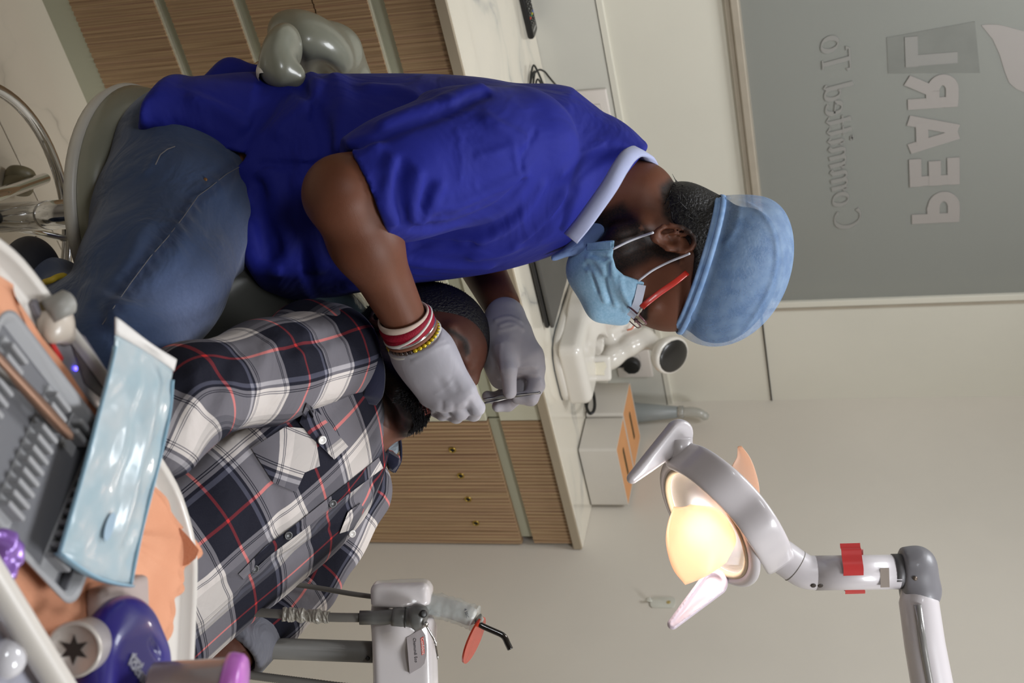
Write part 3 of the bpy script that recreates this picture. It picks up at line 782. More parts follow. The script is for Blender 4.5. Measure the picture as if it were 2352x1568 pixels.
# ---------------- two white tissue boxes with orange tops
BW = simple('box_white', srgb(206, 200, 190), 0.5, var=0.01); BO = simple('box_orange_top', srgb(208, 146, 92), 0.5)
def tissue(label, x0, x1, y0, y1, z1):
    t_ = thing('tissue_box', label, 'box', ((x0+x1)/2, (y0+y1)/2, CT), 'tissue boxes on the counter')
    w2 = 0.0025
    bm = new(); R = rrect(x1-x0, y1-y0, 0.007, 5, (x0+x1)/2, (y0+y1)/2); Ri = rrect(x1-x0-2*w2, y1-y0-2*w2, 0.005, 5, (x0+x1)/2, (y0+y1)/2)
    ring_mesh(bm, [[(a, b, CT+0.002) for a, b in R], [(a, b, z1) for a, b in R], [(a, b, z1) for a, b in Ri], [(a, b, z1-0.004) for a, b in Ri]])
    obj('carton', bm, BW, t_, 'auto')
    obj('base', prism(new(), R, (0, 0, 0), X3, Y3, Z3, CT, CT+0.003), simple('box_base', srgb(84, 76, 60), 0.6), t_, False)
    obj('lid', prism(new(), Ri, (0, 0, 0), X3, Y3, Z3, z1-0.003, z1-0.0004), BO, t_, False)
    cx, cy = (x0+x1)/2, (y0+y1)/2
    obj('slot', prism(new(), rrect(0.088, 0.014, 0.0069, 6, cx, cy), (0, 0, 0), X3, Y3, Z3, z1-0.0008, z1-0.0001), simple('slot_olive', srgb(92, 72, 26), 0.8), t_, False)
    obj('slot_shade', prism(new(), rrect(0.086, 0.006, 0.0029, 6, cx, cy+0.0037), (0, 0, 0), X3, Y3, Z3, z1-0.0004, z1+0.0001), M['hole'], t_, False)
    return t_
zt = on_y(1415.4, 1029, 2.388)[2]
tissue('white tissue box with orange top, the nearer of the two in the corner', 2.305, 2.495, 2.386, 2.500, zt)
tissue('white tissue box with orange top, touching the wall side behind the nearer one', 2.300, 2.488, 2.504, 2.622, zt)
# ---------------- grey tapered bottle with clear nozzle cap in the corner
gb = thing('nozzle_bottle', 'grey tapered bottle with clear crumpled nozzle cap behind the tissue boxes', 'bottle', (2.42, 2.70, CT))
b0 = on_y(1466, 938, 2.69); b1 = on_y(1556, 946, 2.69); b2 = on_y(1580, 947, 2.69)
zz = lambda px_: on_y(px_, 945, 2.69)[2]
cx_ = b1[0]
obj('bottle_body', lathe(new(), (cx_, 2.69, 0), Z3, [(0.030, CT+0.001), (0.031, CT+0.01), (0.030, CT+0.05), (0.0245, zz(1470)), (0.0150, zz(1556)), (0.013, zz(1557))], 32), simple('bottle_grey', srgb(132, 136, 134), 0.4), gb)
bm = new(); zc0, zc1 = zz(1557), zz(1570)
lathe(bm, (cx_, 2.69, 0), Z3, [(0.0135, zc0), (0.0150, zc0+0.001), (0.0145, zc1), (0.0125, zc1+0.001)], 28)
cg = simple('clear_cap', srgb(205, 204, 196), 0.15, trans=0.55)
cl_ = obj('ribbed_collar', bm, cg, gb)
for i in range(22):
    a = 2*pi*i/22; c_ = np.array([cx_+0.0150*cos(a), 2.69+0.0150*sin(a), 0])
    if i % 2 == 0: obj('rib', box(new(), (c_[0]-0.0008, c_[1]-0.0008, zc0+0.001), (c_[0]+0.0008, c_[1]+0.0008, zc1)), cg, cl_, False)
obj('nozzle_cap', tube(new(), spline([(cx_, 2.69, zc1), (cx_, 2.69, zz(1590)), (cx_+0.004, 2.69, zz(1605)), (cx_+0.013, 2.688, zz(1618)), (cx_+0.017, 2.687, zz(1626))], 4), [0.0125]*5+[0.012]*4+[0.011]*4+[0.010, 0.009, 0.008, 0.005], 16), cg, gb)
# ---------------- adhesive hook on the right wall
hk0 = on_x(1552, 1385, WX); hk1 = on_x(1489, 1385, WX); hw = abs(on_x(1520, 1398, WX)[1]-on_x(1520, 1371, WX)[1])
hk = thing('adhesive_hook', 'small clear adhesive hook with gold emblem stuck on the right wall', 'hook', hk0)
HM = simple('hook_clear', srgb(200, 198, 186), 0.2, coat=0.5)
yc = hk0[1]
hb = obj('back_plate', prism(new(), rrect(hw*0.9, abs(hk0[2]-hk1[2])*0.9, hw*0.25, 5, yc, (hk0[2]+hk1[2])/2+0.002), (WX, 0, 0), Y3, Z3, -X3, 0.0, 0.003, 0.0008, 2), HM, hk, 'auto')
obj('hook_tongue', tube(new(), spline([(WX-0.003, yc+hw*0.1, hk1[2]+0.008), (WX-0.006, yc+hw*0.05, hk1[2]), (WX-0.012, yc, hk1[2]-0.001), (WX-0.014, yc, hk1[2]+0.008)], 5), 0.0035, 10), HM, hk)
ec = np.array([WX-0.0032, yc, hk0[2]-0.016]); bm = new()
for a in range(6): tube(bm, [ec, ec+0.0042*np.array([0, cos(a*pi/3), sin(a*pi/3)])], 0.0005, 6)
tube(bm, [ec+0.0045*np.array([0, cos(a*pi/8), sin(a*pi/8)]) for a in range(16)], 0.0005, 6, closed=True); tube(bm, [ec+0.0022*np.array([0, cos(a*pi/8), sin(a*pi/8)]) for a in range(16)], 0.0004, 6, closed=True)
obj('gold_emblem', bm, simple('gold_print', srgb(196, 170, 84), 0.35, 0.5), hk)

# ---------------- dental operating lamp over the patient
LD = 1.95
L = lambda x_, y_, d_=0.0: at(x_, y_, LD+d_)
LW = simple('lamp_white', srgb(196, 190, 192), 0.3, coat=0.4, var=0.01)
lamp = thing('dental_lamp', 'white dental operating lamp glowing between two frosted shields', 'lamp', L(1790, 1280))
mouth = at(1000, 945, 2.06)
def pxl(*pts): return [L(*p_) for p_ in pts]
yoke = spline(pxl((1556, 1044, -0.050), (1602, 1064, -0.085), (1657, 1106, -0.105), (1707, 1156, -0.100), (1747, 1210, -0.102), (1777, 1262, -0.070), (1790, 1292, -0.022)), 6)
nyk = len(yoke)
obj('yoke', tube(new(), yoke, [0.0215+0.003*sin(pi*i/(nyk-1)) for i in range(nyk)], 28, flat=(1.0, 0.36, nrm(UP*0.8-RT*0.6-DP*0.1)), ex=0.55), LW, lamp)
la = nrm(0.93*(-0.87*XIM+0.49*YIM)-0.36*DP)
a1_ = nrm(0.49*XIM+0.87*YIM); a1_ = nrm(a1_-la*(a1_@la)); a2_ = np.cross(la, a1_)
bow_c = L(1628, 1198, 0.0); RR = 0.090
circ = lambda r_, h_, n_=64: [bow_c+la*h_+r_*(cos(2*pi*k/n_)*a1_+sin(2*pi*k/n_)*a2_) for k in range(n_)]
obj('ring', tube(new(), circ(RR, 0.0), 0.0085, 14, closed=True, flat=(0.8, 1.3, la)), LW, lamp)
obj('gasket', tube(new(), circ(RR-0.008, 0.004), 0.0045, 10, closed=True), simple('beige_gasket', srgb(176, 158, 132), 0.5), lamp)
# bowl reflector (open bowl facing the patient)
lc = bow_c
u_, v_, _ = frame_of(la)
RB = 0.088
def bowl_pt(r_, h_, k_, n_=40): return bow_c+la*h_+r_*(cos(2*pi*k_/n_)*u_+sin(2*pi*k_/n_)*v_)
bm = new(); prof = [(0.083, 0.000), (0.080, -0.020), (0.069, -0.036), (0.048, -0.048), (0.015, -0.054)]
ring_mesh(bm, [[bowl_pt(r_, h_, k) for k in range(40)] for r_, h_ in prof+[(r_+0.002, h_-0.002) for r_, h_ in prof[::-1]]])
obj('reflector', bm, simple('reflector_satin', srgb(244, 248, 255), 0.3, 0.0, var=0.0), lamp)
em = NT('halogen_glow'); em.b.inputs['Emission Color'].default_value = (1.0, 0.93, 0.82, 1); em.b.inputs['Emission Strength'].default_value = 26.0
bc = lc+la*(-0.02)
bulb_c = bow_c-la*0.010
obj('bulb', lathe(new(), bulb_c-la*0.02, la, [(0.004, -0.012), (0.012, -0.006), (0.016, 0.006), (0.014, 0.018), (0.006, 0.026)], 20), em.m, lamp)
obj('bulb_holder', lathe(new(), bulb_c-la*0.05, la, [(0.012, 0), (0.012, 0.018), (0.009, 0.020)], 20), LW, lamp)
# frosted shields
sh = NT('frosted_shield'); sh.b.inputs['Base Color'].default_value = srgb(255, 226, 204); sh.b.inputs['Roughness'].default_value = 0.45
trn = sh.n('ShaderNodeBsdfTranslucent'); trn.inputs[0].default_value = srgb(255, 216, 186)
mx = sh.n('ShaderNodeMixShader'); mx.inputs[0].default_value = 0.42
sh.l(sh.b.outputs[0], mx.inputs[1]); sh.l(trn.outputs[0], mx.inputs[2]); sh.l(mx.outputs[0], sh.t.nodes['Material Output'].inputs[0])
sh.b.inputs['Transmission Weight'].default_value = 0.35
def shield(name, corners, bulge, th=0.0022, n=14):
    """curved frosted plate: corners = two edge polylines (same length), bowed towards the reader"""
    a_, b_ = [spline(pxl(*c), 5) for c in corners]; m_ = len(a_)
    front = [[a_[i]*(1-j/n)+b_[i]*(j/n)+bulge*sin(pi*j/n) for j in range(n+1)] for i in range(m_)]
    bm = new(); off = nrm(np.cross(a_[-1]-a_[0], b_[m_//2]-a_[m_//2]))*th
    g1 = [[bm.verts.new(V(p_)) for p_ in r_] for r_ in front]; g2 = [[bm.verts.new(V(p_+off)) for p_ in r_] for r_ in front]
    for i in range(m_-1):
        for j in range(n):
            bm.faces.new((g1[i][j], g1[i][j+1], g1[i+1][j+1], g1[i+1][j])); bm.faces.new((g2[i][j], g2[i+1][j], g2[i+1][j+1], g2[i][j+1]))
    for i in range(m_-1):
        bm.faces.new((g1[i][0], g1[i+1][0], g2[i+1][0], g2[i][0])); bm.faces.new((g1[i][n], g2[i][n], g2[i+1][n], g1[i+1][n]))
    for j in range(n):
        bm.faces.new((g1[0][j], g2[0][j], g2[0][j+1], g1[0][j+1])); bm.faces.new((g1[-1][j], g1[-1][j+1], g2[-1][j+1], g2[-1][j]))
    return obj(name, bm, sh.m, lamp)
shield('shield', ([(1547, 1163, -0.060), (1533, 1205, -0.066), (1530, 1250, -0.068), (1545, 1305, -0.062), (1573, 1342, -0.055)],
                  [(1585, 1158, -0.058), (1640, 1165, -0.060), (1672, 1195, -0.058), (1690, 1240, -0.052), (1668, 1290, -0.045)]), -DP*0.016)
shield('shield', ([(1703, 1024, 0.05), (1722, 1050, 0.05), (1736, 1085, 0.05), (1744, 1125, 0.048), (1741, 1168, 0.045)],
                  [(1694, 1026, 0.06), (1692, 1050, 0.06), (1680, 1075, 0.06), (1690, 1110, 0.058), (1710, 1150, 0.055)]), DP*0.006)
# grips
def grip(p0, p1, r0, r1, nm_up):
    a_ = nrm(p1-p0)
    f_ = s_int(s_cap(p0, p1, r0, r1), s_int(s_plane(p0, nm_up*1.0), s_plane(p0, -nm_up), 0), 0)
    return f_
g0, g1 = L(1558, 998, -0.055), L(1452, 1098, -0.075)
n_g = nrm(-DP*0.85+RT*0.2+UP*0.5)
def flatgrip(p0, p1, r0, r1, th, nn, extra=None):
    ga_ = nrm(p1-p0); nn = nrm(nn-ga_*(nn@ga_))
    slab = lambda p: np.abs((p-np.asarray(p0, 'f'))@np.asarray(nn, 'f'))-th
    return s_int(s_cap(p0, p1, r0, r1), slab, 0.0035)
ff = flatgrip(g0, g1, 0.021, 0.0075, 0.008, n_g)
obj('grip', relax(sdf_mesh(ff, np.minimum(g0, g1)-0.03, np.maximum(g0, g1)+0.03, 0.0022)), LW, lamp)
ghub_ = obj('grip_hub', tube(new(), [L(1560, 1002, -0.05), L(1558, 1038, -0.045), L(1556, 1056, -0.04)], [0.018, 0.019, 0.0195], 24), LW, lamp)
h0, h1 = L(1640, 1338, 0.02), L(1545, 1433, 0.0)
hn_ = nrm(-DP*0.95-UP*0.30-RT*0.05)
ff = s_sub(flatgrip(h0, h1, 0.019, 0.0075, 0.009, hn_), flatgrip(h0+hn_*0.010, h1+hn_*0.010, 0.0140, 0.0040, 0.006, hn_), 0.001)
obj('grip', relax(sdf_mesh(ff, np.minimum(h0, h1)-0.03, np.maximum(h0, h1)+0.03, 0.0018), 1), simple('grip_pinkish', srgb(206, 192, 204), 0.35, coat=0.3, var=0.01), lamp)
# knuckle, stem, arm
kn = spline(pxl((1772, 1262), (1800, 1280), (1825, 1298), (1850, 1312), (1880, 1316)), 5)
obj('knuckle', tube(new(), kn, 0.0232, 28), LW, lamp)
obj('stem', tube(new(), pxl((1872, 1315.7), (1950, 1314.5), (2062, 1313)), 0.0235, 32), LW, lamp)
bm = new(); lathe(bm, L(1826, 1299), kn[12]-kn[8], [(0.0235, -0.0005), (0.0236, 0.0005)], 28); obj('seam', bm, M['seam'], lamp)
cc = at(1786, 1290, LD-0.0262)
bm = new(); tube(bm, [cc+0.0062*(cos(radians(a))*UP+sin(radians(a))*RT) for a in range(40, 330, 15)], 0.0016, 8); tube(bm, [cc+0.0030*(cos(radians(a))*UP+sin(radians(a))*RT) for a in range(200, 400, 20)], 0.0012, 8)
obj('round_logo', bm, simple('logo_grey', srgb(120, 116, 114), 0.5), lamp)
for x_ in (1868, 1884):
    obj('screw_hole', lathe(new(), at(x_, 1343, LD-0.0175), nrm(-DP+RT*0.8), [(0.0036, -0.001), (0.0036, 0.0016), (0.002, 0.0017)], 16), simple('hole_brown', srgb(50, 40, 34), 0.6), lamp)
obj('rating_label', prism(new(), [(-0.013, -0.006), (0.013, -0.006), (0.013, 0.006), (-0.013, 0.006)], at(2032, 1326, LD-0.0225), nrm(RT), UP, -DP, 0, 0.0012), simple('label_taupe', srgb(140, 128, 118), 0.5), lamp, False)
GJ = simple('elbow_grey', srgb(112, 110, 114), 0.42, coat=0.1)
obj('collar', tube(new(), pxl((2050, 1312), (2072, 1311.5)), 0.0238, 28), simple('collar_grey', srgb(88, 86, 88), 0.45), lamp)
e_ = spline(pxl((2066, 1311), (2088, 1309), (2106, 1318), (2114, 1345), (2117, 1372)), 5)
ef = s_uni([s_cap(L(2074, 1302), L(2104, 1300), 0.0265, 0.0255), (s_cap(L(2104, 1300), L(2114, 1350), 0.0255, 0.0262), 0.01), (s_cap(L(2100, 1320), L(2112, 1362), 0.027, 0.027), 0.01)], 0.012)
e_lo = s_int(ef, s_plane(L(2069, 1310), -nrm(XIM)), 0.004)
obj('elbow', relax(sdf_mesh(e_lo, L(2100, 1310)-0.075, L(2100, 1310)+0.075, 0.003)), GJ, lamp)
tp = [L(2104, 1338, -0.006), L(2110, 1380, -0.006), L(2124, 1480, -0.006), L(2140, 1568, -0.006), L(2200, 1900, -0.006)]
obj('arm', tube(new(), tp, [0.018, 0.0265, 0.0272, 0.0280, 0.030], 36), LW, lamp)
obj('arm_channel', tube(new(), [p_-DP*0.0235+UP*(-0.008) for p_ in tp[1:]], [0.0055]*4, 12), simple('channel_grey', srgb(150, 148, 146), 0.2, 0.4), lamp)
obj('arm_screw', lathe(new(), L(2102, 1328, -0.029), -DP, [(0.003, 0), (0.003, 0.001)], 12), simple('screw_dark', srgb(110, 98, 88), 0.4, 0.6), lamp)
# red ribbon tied round the stem
rm = simple('red_ribbon', srgb(178, 22, 18), 0.45, sheen=0.3)
rbn = thing('red_ribbon', 'glossy red ribbon wrapped round the lamp stem', 'ribbon', L(1957, 1290))
bm = new(); rg = []
for k in range(25):
    a = radians(-100+200*k/24)
    for_ = L(1957, 1313.5)+0.0246*(-DP*cos(a)-RT*sin(a))
    rg.append(for_)
st_ = [L(1952, 1247, -0.01), L(1953, 1257, -0.013), L(1955, 1262, -0.016)]
path = st_+[L(1956, 1275, -0.019), L(1958, 1290, -0.0245), L(1960, 1305, -0.026), L(1960, 1321, -0.026)]
ps = spline(path, 5); hwd = 0.0135
def band(pts, nrm_dirs, name):
    bm = new(); rows = []
    for i, p_ in enumerate(pts):
        nn = nrm_dirs
        rows.append([bm.verts.new(V(p_+UP*s_*hwd+nn*t_)) for s_, t_ in ((-1, 0), (1, 0), (1, 0.0012), (-1, 0.0012))])
    for i in range(len(rows)-1):
        for j in range(4): bm.faces.new((rows[i][j], rows[i][(j+1) % 4], rows[i+1][(j+1) % 4], rows[i+1][j]))
    bm.faces.new(rows[0][::-1]); bm.faces.new(rows[-1]); return obj(name, bm, rm, rbn, 'auto')
band(ps, -DP, 'ribbon_band'); band(spline([L(1962, 1352, -0.004), L(1964, 1357, -0.001), L(1964, 1363, 0.004)], 4), -DP, 'ribbon_tail')
band(spline([L(1960, 1262, -0.012), L(1960, 1270, 0.012), L(1960, 1310, 0.0262), L(1962, 1348, 0.015), L(1962, 1356, 0.0)], 5), DP, 'ribbon_band')
# the lamp's own light
sp_ = bpy.data.lights.new('lamp_beam', 'SPOT'); sp_.energy = 9; sp_.spot_size = radians(34); sp_.spot_blend = 0.5; sp_.shadow_soft_size = 0.02; sp_.color = (0.93, 0.96, 1.0)
so = bpy.data.objects.new('lamp_beam', sp_); link(so); sd_ = nrm(mouth-bow_c); so.location = V(bow_c+sd_*0.05)
so.rotation_euler = Vector(sd_).to_track_quat('-Z', 'Y').to_euler()
sp_.spot_size = radians(24)
pt = bpy.data.lights.new('lamp_glow', 'POINT'); pt.energy = 0.95; pt.shadow_soft_size = 0.02; pt.color = (1.0, 0.92, 0.84)
po = bpy.data.objects.new('lamp_glow', pt); link(po); po.location = V(bulb_c+la*0.030)

# ---------------- assistant's instrument holder with curing light and syringe
HD = 1.95
H_ = lambda x_, y_, d_=0.0: at(x_, y_, HD+d_)
HWm = simple('holder_white', srgb(214, 208, 208), 0.25, coat=0.4, var=0.01)
hold = thing('instrument_holder', 'white instrument holder with grey logo label on a grey post', 'holder', H_(930, 1480))
slab = s_box(H_(925, 1500, 0.0), np.array([nrm(RT), nrm(UP), DP]), (0.098, 0.040, 0.022), 0.010)
top = s_box(H_(955, 1510, 0.05), np.array([nrm(RT), nrm(UP), DP]), (0.09, 0.022, 0.045), 0.012)
hbod = s_uni([slab, (s_box(H_(945, 1480, 0.035), np.array([nrm(RT), nrm(UP*0.97+DP*0.2), DP]), (0.082, 0.028, 0.035), 0.014), 0.02), (s_ell(H_(925, 1420, 0.01), np.array([RT, UP, DP]), (0.040, 0.038, 0.05)), 0.015)], 0.02)
slot1 = s_cap(H_(880, 1404, -0.035), H_(1010, 1400, 0.0), 0.017); slot2 = s_box(H_(930, 1415, -0.045), np.array([nrm(RT), nrm(UP), DP]), (0.0085, 0.12, 0.045), 0.003)
hbod = s_sub(s_sub(hbod, s_cap(H_(930, 1388, 0.008), H_(1040, 1392, 0.02), 0.022), 0.004), slot2, 0.004)
obj('holder_body', relax(sdf_mesh(hbod, H_(930, 1480, 0.02)-0.16, H_(930, 1480, 0.02)+0.16, 0.0028), 1), HWm, hold)
post_t = H_(860, 1497, 0.02)
obj('post', tube(new(), [post_t, np.array([post_t[0], post_t[1], 0.02])], 0.0148, 28), simple('post_grey', srgb(116, 114, 110), 0.45), hold)
obj('post_foot', lathe(new(), (post_t[0], post_t[1], 0), Z3, [(0.10, 0.0), (0.10, 0.012), (0.05, 0.03), (0.0155, 0.035)], 32), simple('foot_grey', srgb(120, 118, 114), 0.5), hold)
obj('post_screw', lathe(new(), at(845, 1511, HD+0.006), -DP, [(0.003, 0), (0.003, 0.003)], 12), M['black'], hold)
# label
lo_ = H_(965, 1495, 0.0)
# find where the label plane should be: lay it on the front of the holder
lab_px = [(934, 1464), (962, 1446), (970, 1447), (977, 1458), (980, 1480), (979, 1505), (975, 1523), (967, 1532), (941, 1547)]
hits = [surf_hit(hbod, x_, y_, 1.7, 2.2) for x_, y_ in lab_px]
hc_ = np.mean([h_ for h_ in hits if h_ is not None], 0)
hh = np.array([h_ for h_ in hits if h_ is not None]); U_, S_, Vt = np.linalg.svd(hh-hh.mean(0)); ln_ = Vt[2]*(-1 if Vt[2]@DP > 0 else 1)
lu = nrm(RT-ln_*(RT@ln_)); lv = nrm(np.cross(ln_, lu)); lv = lv if lv@UP > 0 else -lv
def on_label(px_, py_, lift=0.0):
    r_ = ray(px_, py_); t_ = ((hc_+ln_*(0.0022+lift)-CPOS)@ln_)/(r_@ln_); return CPOS+r_*t_
lp2 = [on_label(*q_) for q_ in lab_px]
def lab2(ps_): return [((p_-hc_)@lu, (p_-hc_)@lv) for p_ in ps_]
lbo = obj('label_plate', prism(new(), lab2(lp2), hc_, lu, lv, ln_, -0.004, 0.0022), simple('label_grey', srgb(142, 134, 134), 0.4), hold, False)
rd = [on_label(*q_) for q_ in ((965.5, 1465), (972.5, 1461), (975, 1500), (968.5, 1504))]
obj('red_badge', prism(new(), lab2(rd), hc_, lu, lv, ln_, 0.0022, 0.0027), simple('badge_red', srgb(196, 62, 50), 0.4), lbo, False)
tdir = nrm(rd[3]-rd[0]); tup = nrm(np.cross(ln_, tdir)); tup = tup if tup@UP > 0 else -tup
text_mesh('Confident', 0.0056, (rd[0]+rd[1]+rd[2]+rd[3])/4+ln_*0.0009, tdir, tup, ln_, simple('badge_print', srgb(236, 214, 206), 0.5), lbo, depth=0.0002)
text_mesh('Chamundi Eco', 0.0056, on_label(954, 1493, 0.0004), tdir, tup, ln_, simple('dark_print', srgb(60, 52, 56), 0.5), lbo, depth=0.0002, space=1.05)
# hoses
HG = simple('hose_grey', srgb(104, 101, 96), 0.5)
hs1 = thing('suction_hose', 'thin grey hose running from the holder down behind the plaid sleeve', 'hose', H_(800, 1360, 0.06))
obj('hose', tube(new(), spline([H_(880, 1372, 0.03), H_(866, 1371, 0.04), H_(800, 1362, 0.05), H_(700, 1345, 0.06), H_(560, 1330, 0.06), H_(440, 1330, 0.06)], 6), 0.0036, 10), HG, hs1)
hs2_ = thing('ribbed_hose', 'ribbed grey hose at the lower edge beside the plaid cuff', 'hose', H_(650, 1560, 0.0))
obj('hose', tube(new(), spline([H_(560, 1548, 0.02), H_(620, 1556, 0.02), H_(700, 1566, 0.02), H_(800, 1578, 0.02), H_(880, 1580, 0.03)], 30), [0.0055, 0.0062]*60+[0.0055], 12), HG, hs2_)
syr = thing('air_water_syringe', 'grey air water syringe with thin metal tip seated in the holder', 'syringe', H_(960, 1420, -0.035))
SG = simple('syringe_grey', srgb(112, 112, 110), 0.35, 0.35)
obj('sleeve', tube(new(), [H_(826, 1418, -0.028), H_(860, 1418, -0.028), H_(900, 1417, -0.03), H_(905, 1418, -0.03)], [0.0095, 0.0095, 0.0105, 0.0125], 20), SG, syr)
obj('grip_body', tube(new(), spline([H_(902, 1418, -0.030), H_(930, 1419, -0.031), H_(945, 1418, -0.033), H_(962, 1417, -0.036), (H_(978, 1420, -0.038))], 4), [0.0125, 0.0132, 0.0136, 0.0138, 0.0132, 0.0126, 0.0126, 0.013, 0.014, 0.016, 0.018, 0.0185, 0.0180, 0.0172, 0.0165, 0.015, 0.0125], 24), SG, syr)
obj('seam_ring', tube(new(), [H_(930.5, 1419, -0.031), H_(932, 1419, -0.031)], 0.0141, 24), M['black'], syr)
obj('button', lathe(new(), H_(972, 1409, -0.054), nrm(-DP+UP*0.5), [(0.0055, 0), (0.005, 0.0022), (0.003, 0.003)], 16), M['black'], syr)
obj('nozzle_collar', tube(new(), [H_(976, 1430, -0.050), H_(980, 1436, -0.052)], 0.0035, 12), M['chrome'], syr)
obj('nozzle', tube(new(), spline([H_(978, 1434, -0.051), H_(992, 1459, -0.054), H_(1000, 1475, -0.055), H_(1001, 1482, -0.055), H_(1006, 1514, -0.057)], 4), [0.0015]*8+[0.0022, 0.0024, 0.0018, 0.0013]+[0.0013]*5, 10), M['chrome'], syr)
obj('hose', tube(new(), spline([H_(828, 1418, -0.028), H_(760, 1417, -0.026), H_(700, 1413, -0.02), H_(620, 1408, -0.015), H_(520, 1400, 0.0), H_(420, 1390, 0.05)], 6), 0.0062, 12), HG, syr)
# crumpled clear film round the hose
rnd = random.Random(4); bm = new(); pts = spline([H_(756, 1417, -0.026), H_(700, 1413, -0.02), H_(650, 1410, -0.017)], 14)
tube(bm, pts, [0.0080+rnd.uniform(-0.0006, 0.0026) for _ in pts], 12)
for v__ in bm.verts: v__.co += Vector([rnd.uniform(-0.0008, 0.0008) for _ in range(3)])
obj('film_wrap', bm, simple('crumpled_film', srgb(178, 172, 160), 0.3, trans=0.35), syr, False)
cur = thing('curing_light', 'curing light in a clear bag with an orange shield disc and black tip', 'curing light', H_(1040, 1400))
hp = spline([H_(935, 1385, 0.010), H_(965, 1386, 0.006), H_(1000, 1390, 0.0), H_(1040, 1400, -0.006), H_(1075, 1413, -0.012), H_(1092, 1420, -0.015)], 5)
nh = len(hp); obj('handle', tube(new(), hp, [0.0125]*6+[0.0132]*(nh-10)+[0.0125, 0.012, 0.010, 0.0085], 24), simple('curing_white', srgb(214, 214, 210), 0.35, coat=0.2), cur)
bag = NT('thin_clear_bag'); bag.b.inputs['Base Color'].default_value = srgb(222, 228, 226); bag.b.inputs['Roughness'].default_value = 0.15; bag.b.inputs['Alpha'].default_value = 0.30
nn_ = bag.n('ShaderNodeTexNoise', i_Scale=70.0); bag.l(bag.coord(), nn_.inputs['Vector']); bag.bump(nn_.outputs[0], 0.8, 0.004)
bm = new(); tube(bm, hp, [0.0165+rnd.uniform(-0.001, 0.002) for _ in hp], 18)
for v__ in bm.verts: v__.co += Vector([rnd.uniform(-0.0009, 0.0009) for _ in range(3)])
obj('clear_bag', bm, bag.m, cur)
obj('bag_flap', prism(new(), [(0, 0), (0.012, 0.006), (0.022, 0.002), (0.016, -0.009), (0.004, -0.008)], H_(985, 1408, -0.012), UP, RT, DP, 0, 0.0006), bag.m, cur, False)
text_mesh('4 SEC', 0.0055, H_(1071, 1408, -0.0265), nrm(RT*0.96+UP*0.25), nrm(UP*0.96-RT*0.25), -DP, simple('tiny_print', srgb(70, 74, 84), 0.5), cur, depth=0.0003)
dcx = H_(1087, 1470, -0.022); 
dn = nrm(UP*0.90-DP*0.26-RT*0.33*-1)
a_top = H_(1110, 1416, -0.012); a_bot = H_(1067, 1523, -0.016)
dax = nrm(a_bot-a_top); dn = nrm(np.cross(dax, nrm(DP*0.93+UP*0.36))); dn = dn if dn@UP > 0 else -dn; dbx = np.cross(dn, dax)
dr_ = np.linalg.norm(a_bot-a_top)/2; dm = (a_top+a_bot)/2
obj('shield_disc', prism(new(), [(dr_*cos(2*pi*k/48), 0.026*sin(2*pi*k/48)) for k in range(48)], dm, dax, dbx, dn, -0.0013, 0.0013, 0.0006, 1), simple('orange_shield', srgb(196, 62, 34), 0.25, coat=0.4, trans=0.25), cur, 'auto')
obj('disc_clip', tube(new(), [H_(1098, 1418, -0.016), H_(1106, 1428, -0.020)], [0.008, 0.006], 16, flat=(1.0, 0.5, RT)), simple('clip_grey', srgb(150, 148, 140), 0.45), cur)
obj('light_tip', tube(new(), spline([H_(1094, 1426, -0.018), H_(1106, 1436, -0.018), H_(1130, 1447, -0.018), H_(1152, 1457, -0.018), H_(1160, 1465, -0.018), H_(1166, 1478, -0.018), H_(1172, 1490, -0.018)], 4), 0.0042, 16), simple('gloss_black_tip', srgb(18, 14, 14), 0.12, coat=0.6), cur)

# ---------------- dentist's stool
SD = 2.12
sc_ = at(382, 478, SD); sx_, sy_, sz_ = sc_
stool = thing('dentist_stool', 'white rimmed grey dentist stool with a curved backrest and chrome column', 'stool', (sx_, sy_, 0))
SV = simple('vinyl_sage', srgb(128, 128, 114), 0.3, coat=0.25, var=0.05); SW = simple('stool_rim_white', srgb(196, 192, 184), 0.4)
SR = 0.186
obj('seat_pan', lathe(new(), (sx_, sy_, sz_-0.062), Z3, [(0.06, -0.010), (SR-0.035, -0.004), (SR-0.004, 0.008), (SR, 0.020), (SR-0.003, 0.026), (SR-0.012, 0.027)], 64), SW, stool)
obj('seat_cushion', lathe(new(), (sx_, sy_, sz_-0.062), Z3, [(SR-0.012, 0.020), (SR-0.004, 0.030), (SR-0.010, 0.052), (SR-0.030, 0.066), (SR-0.08, 0.071), (0.02, 0.072)], 64), SV, stool)
zb_ = sz_-0.072
obj('column_cap', lathe(new(), (sx_, sy_, 0), Z3, [(0.024, zb_-0.020), (0.0255, zb_-0.018), (0.0255, zb_), (0.02, zb_+0.004)], 32), simple('cap_black', srgb(20, 16, 16), 0.35), stool)
obj('column', lathe(new(), (sx_, sy_, 0), Z3, [(0.0225, 0.20), (0.0225, zb_-0.018)], 40), M['chrome'], stool)
obj('column_sleeve', lathe(new(), (sx_, sy_, 0), Z3, [(0.030, 0.07), (0.030, 0.196), (0.0235, 0.20)], 32), simple('sleeve_black', srgb(34, 34, 34), 0.4), stool)
rz = 0.20; rr = 0.215
obj('foot_ring', tube(new(), [(sx_+0.02+rr*cos(a*pi/36), sy_+0.02+rr*sin(a*pi/36), rz) for a in range(72)], 0.0095, 14, closed=True), M['chrome'], stool)
a = atan2(FW[1], FW[0])
obj('ring_spoke', tube(new(), [(sx_, sy_, rz), (sx_+0.03+(rr+0.02)*cos(a), sy_+0.02+(rr+0.02)*sin(a)-0.01, rz)], 0.006, 10), M['chrome'], stool)
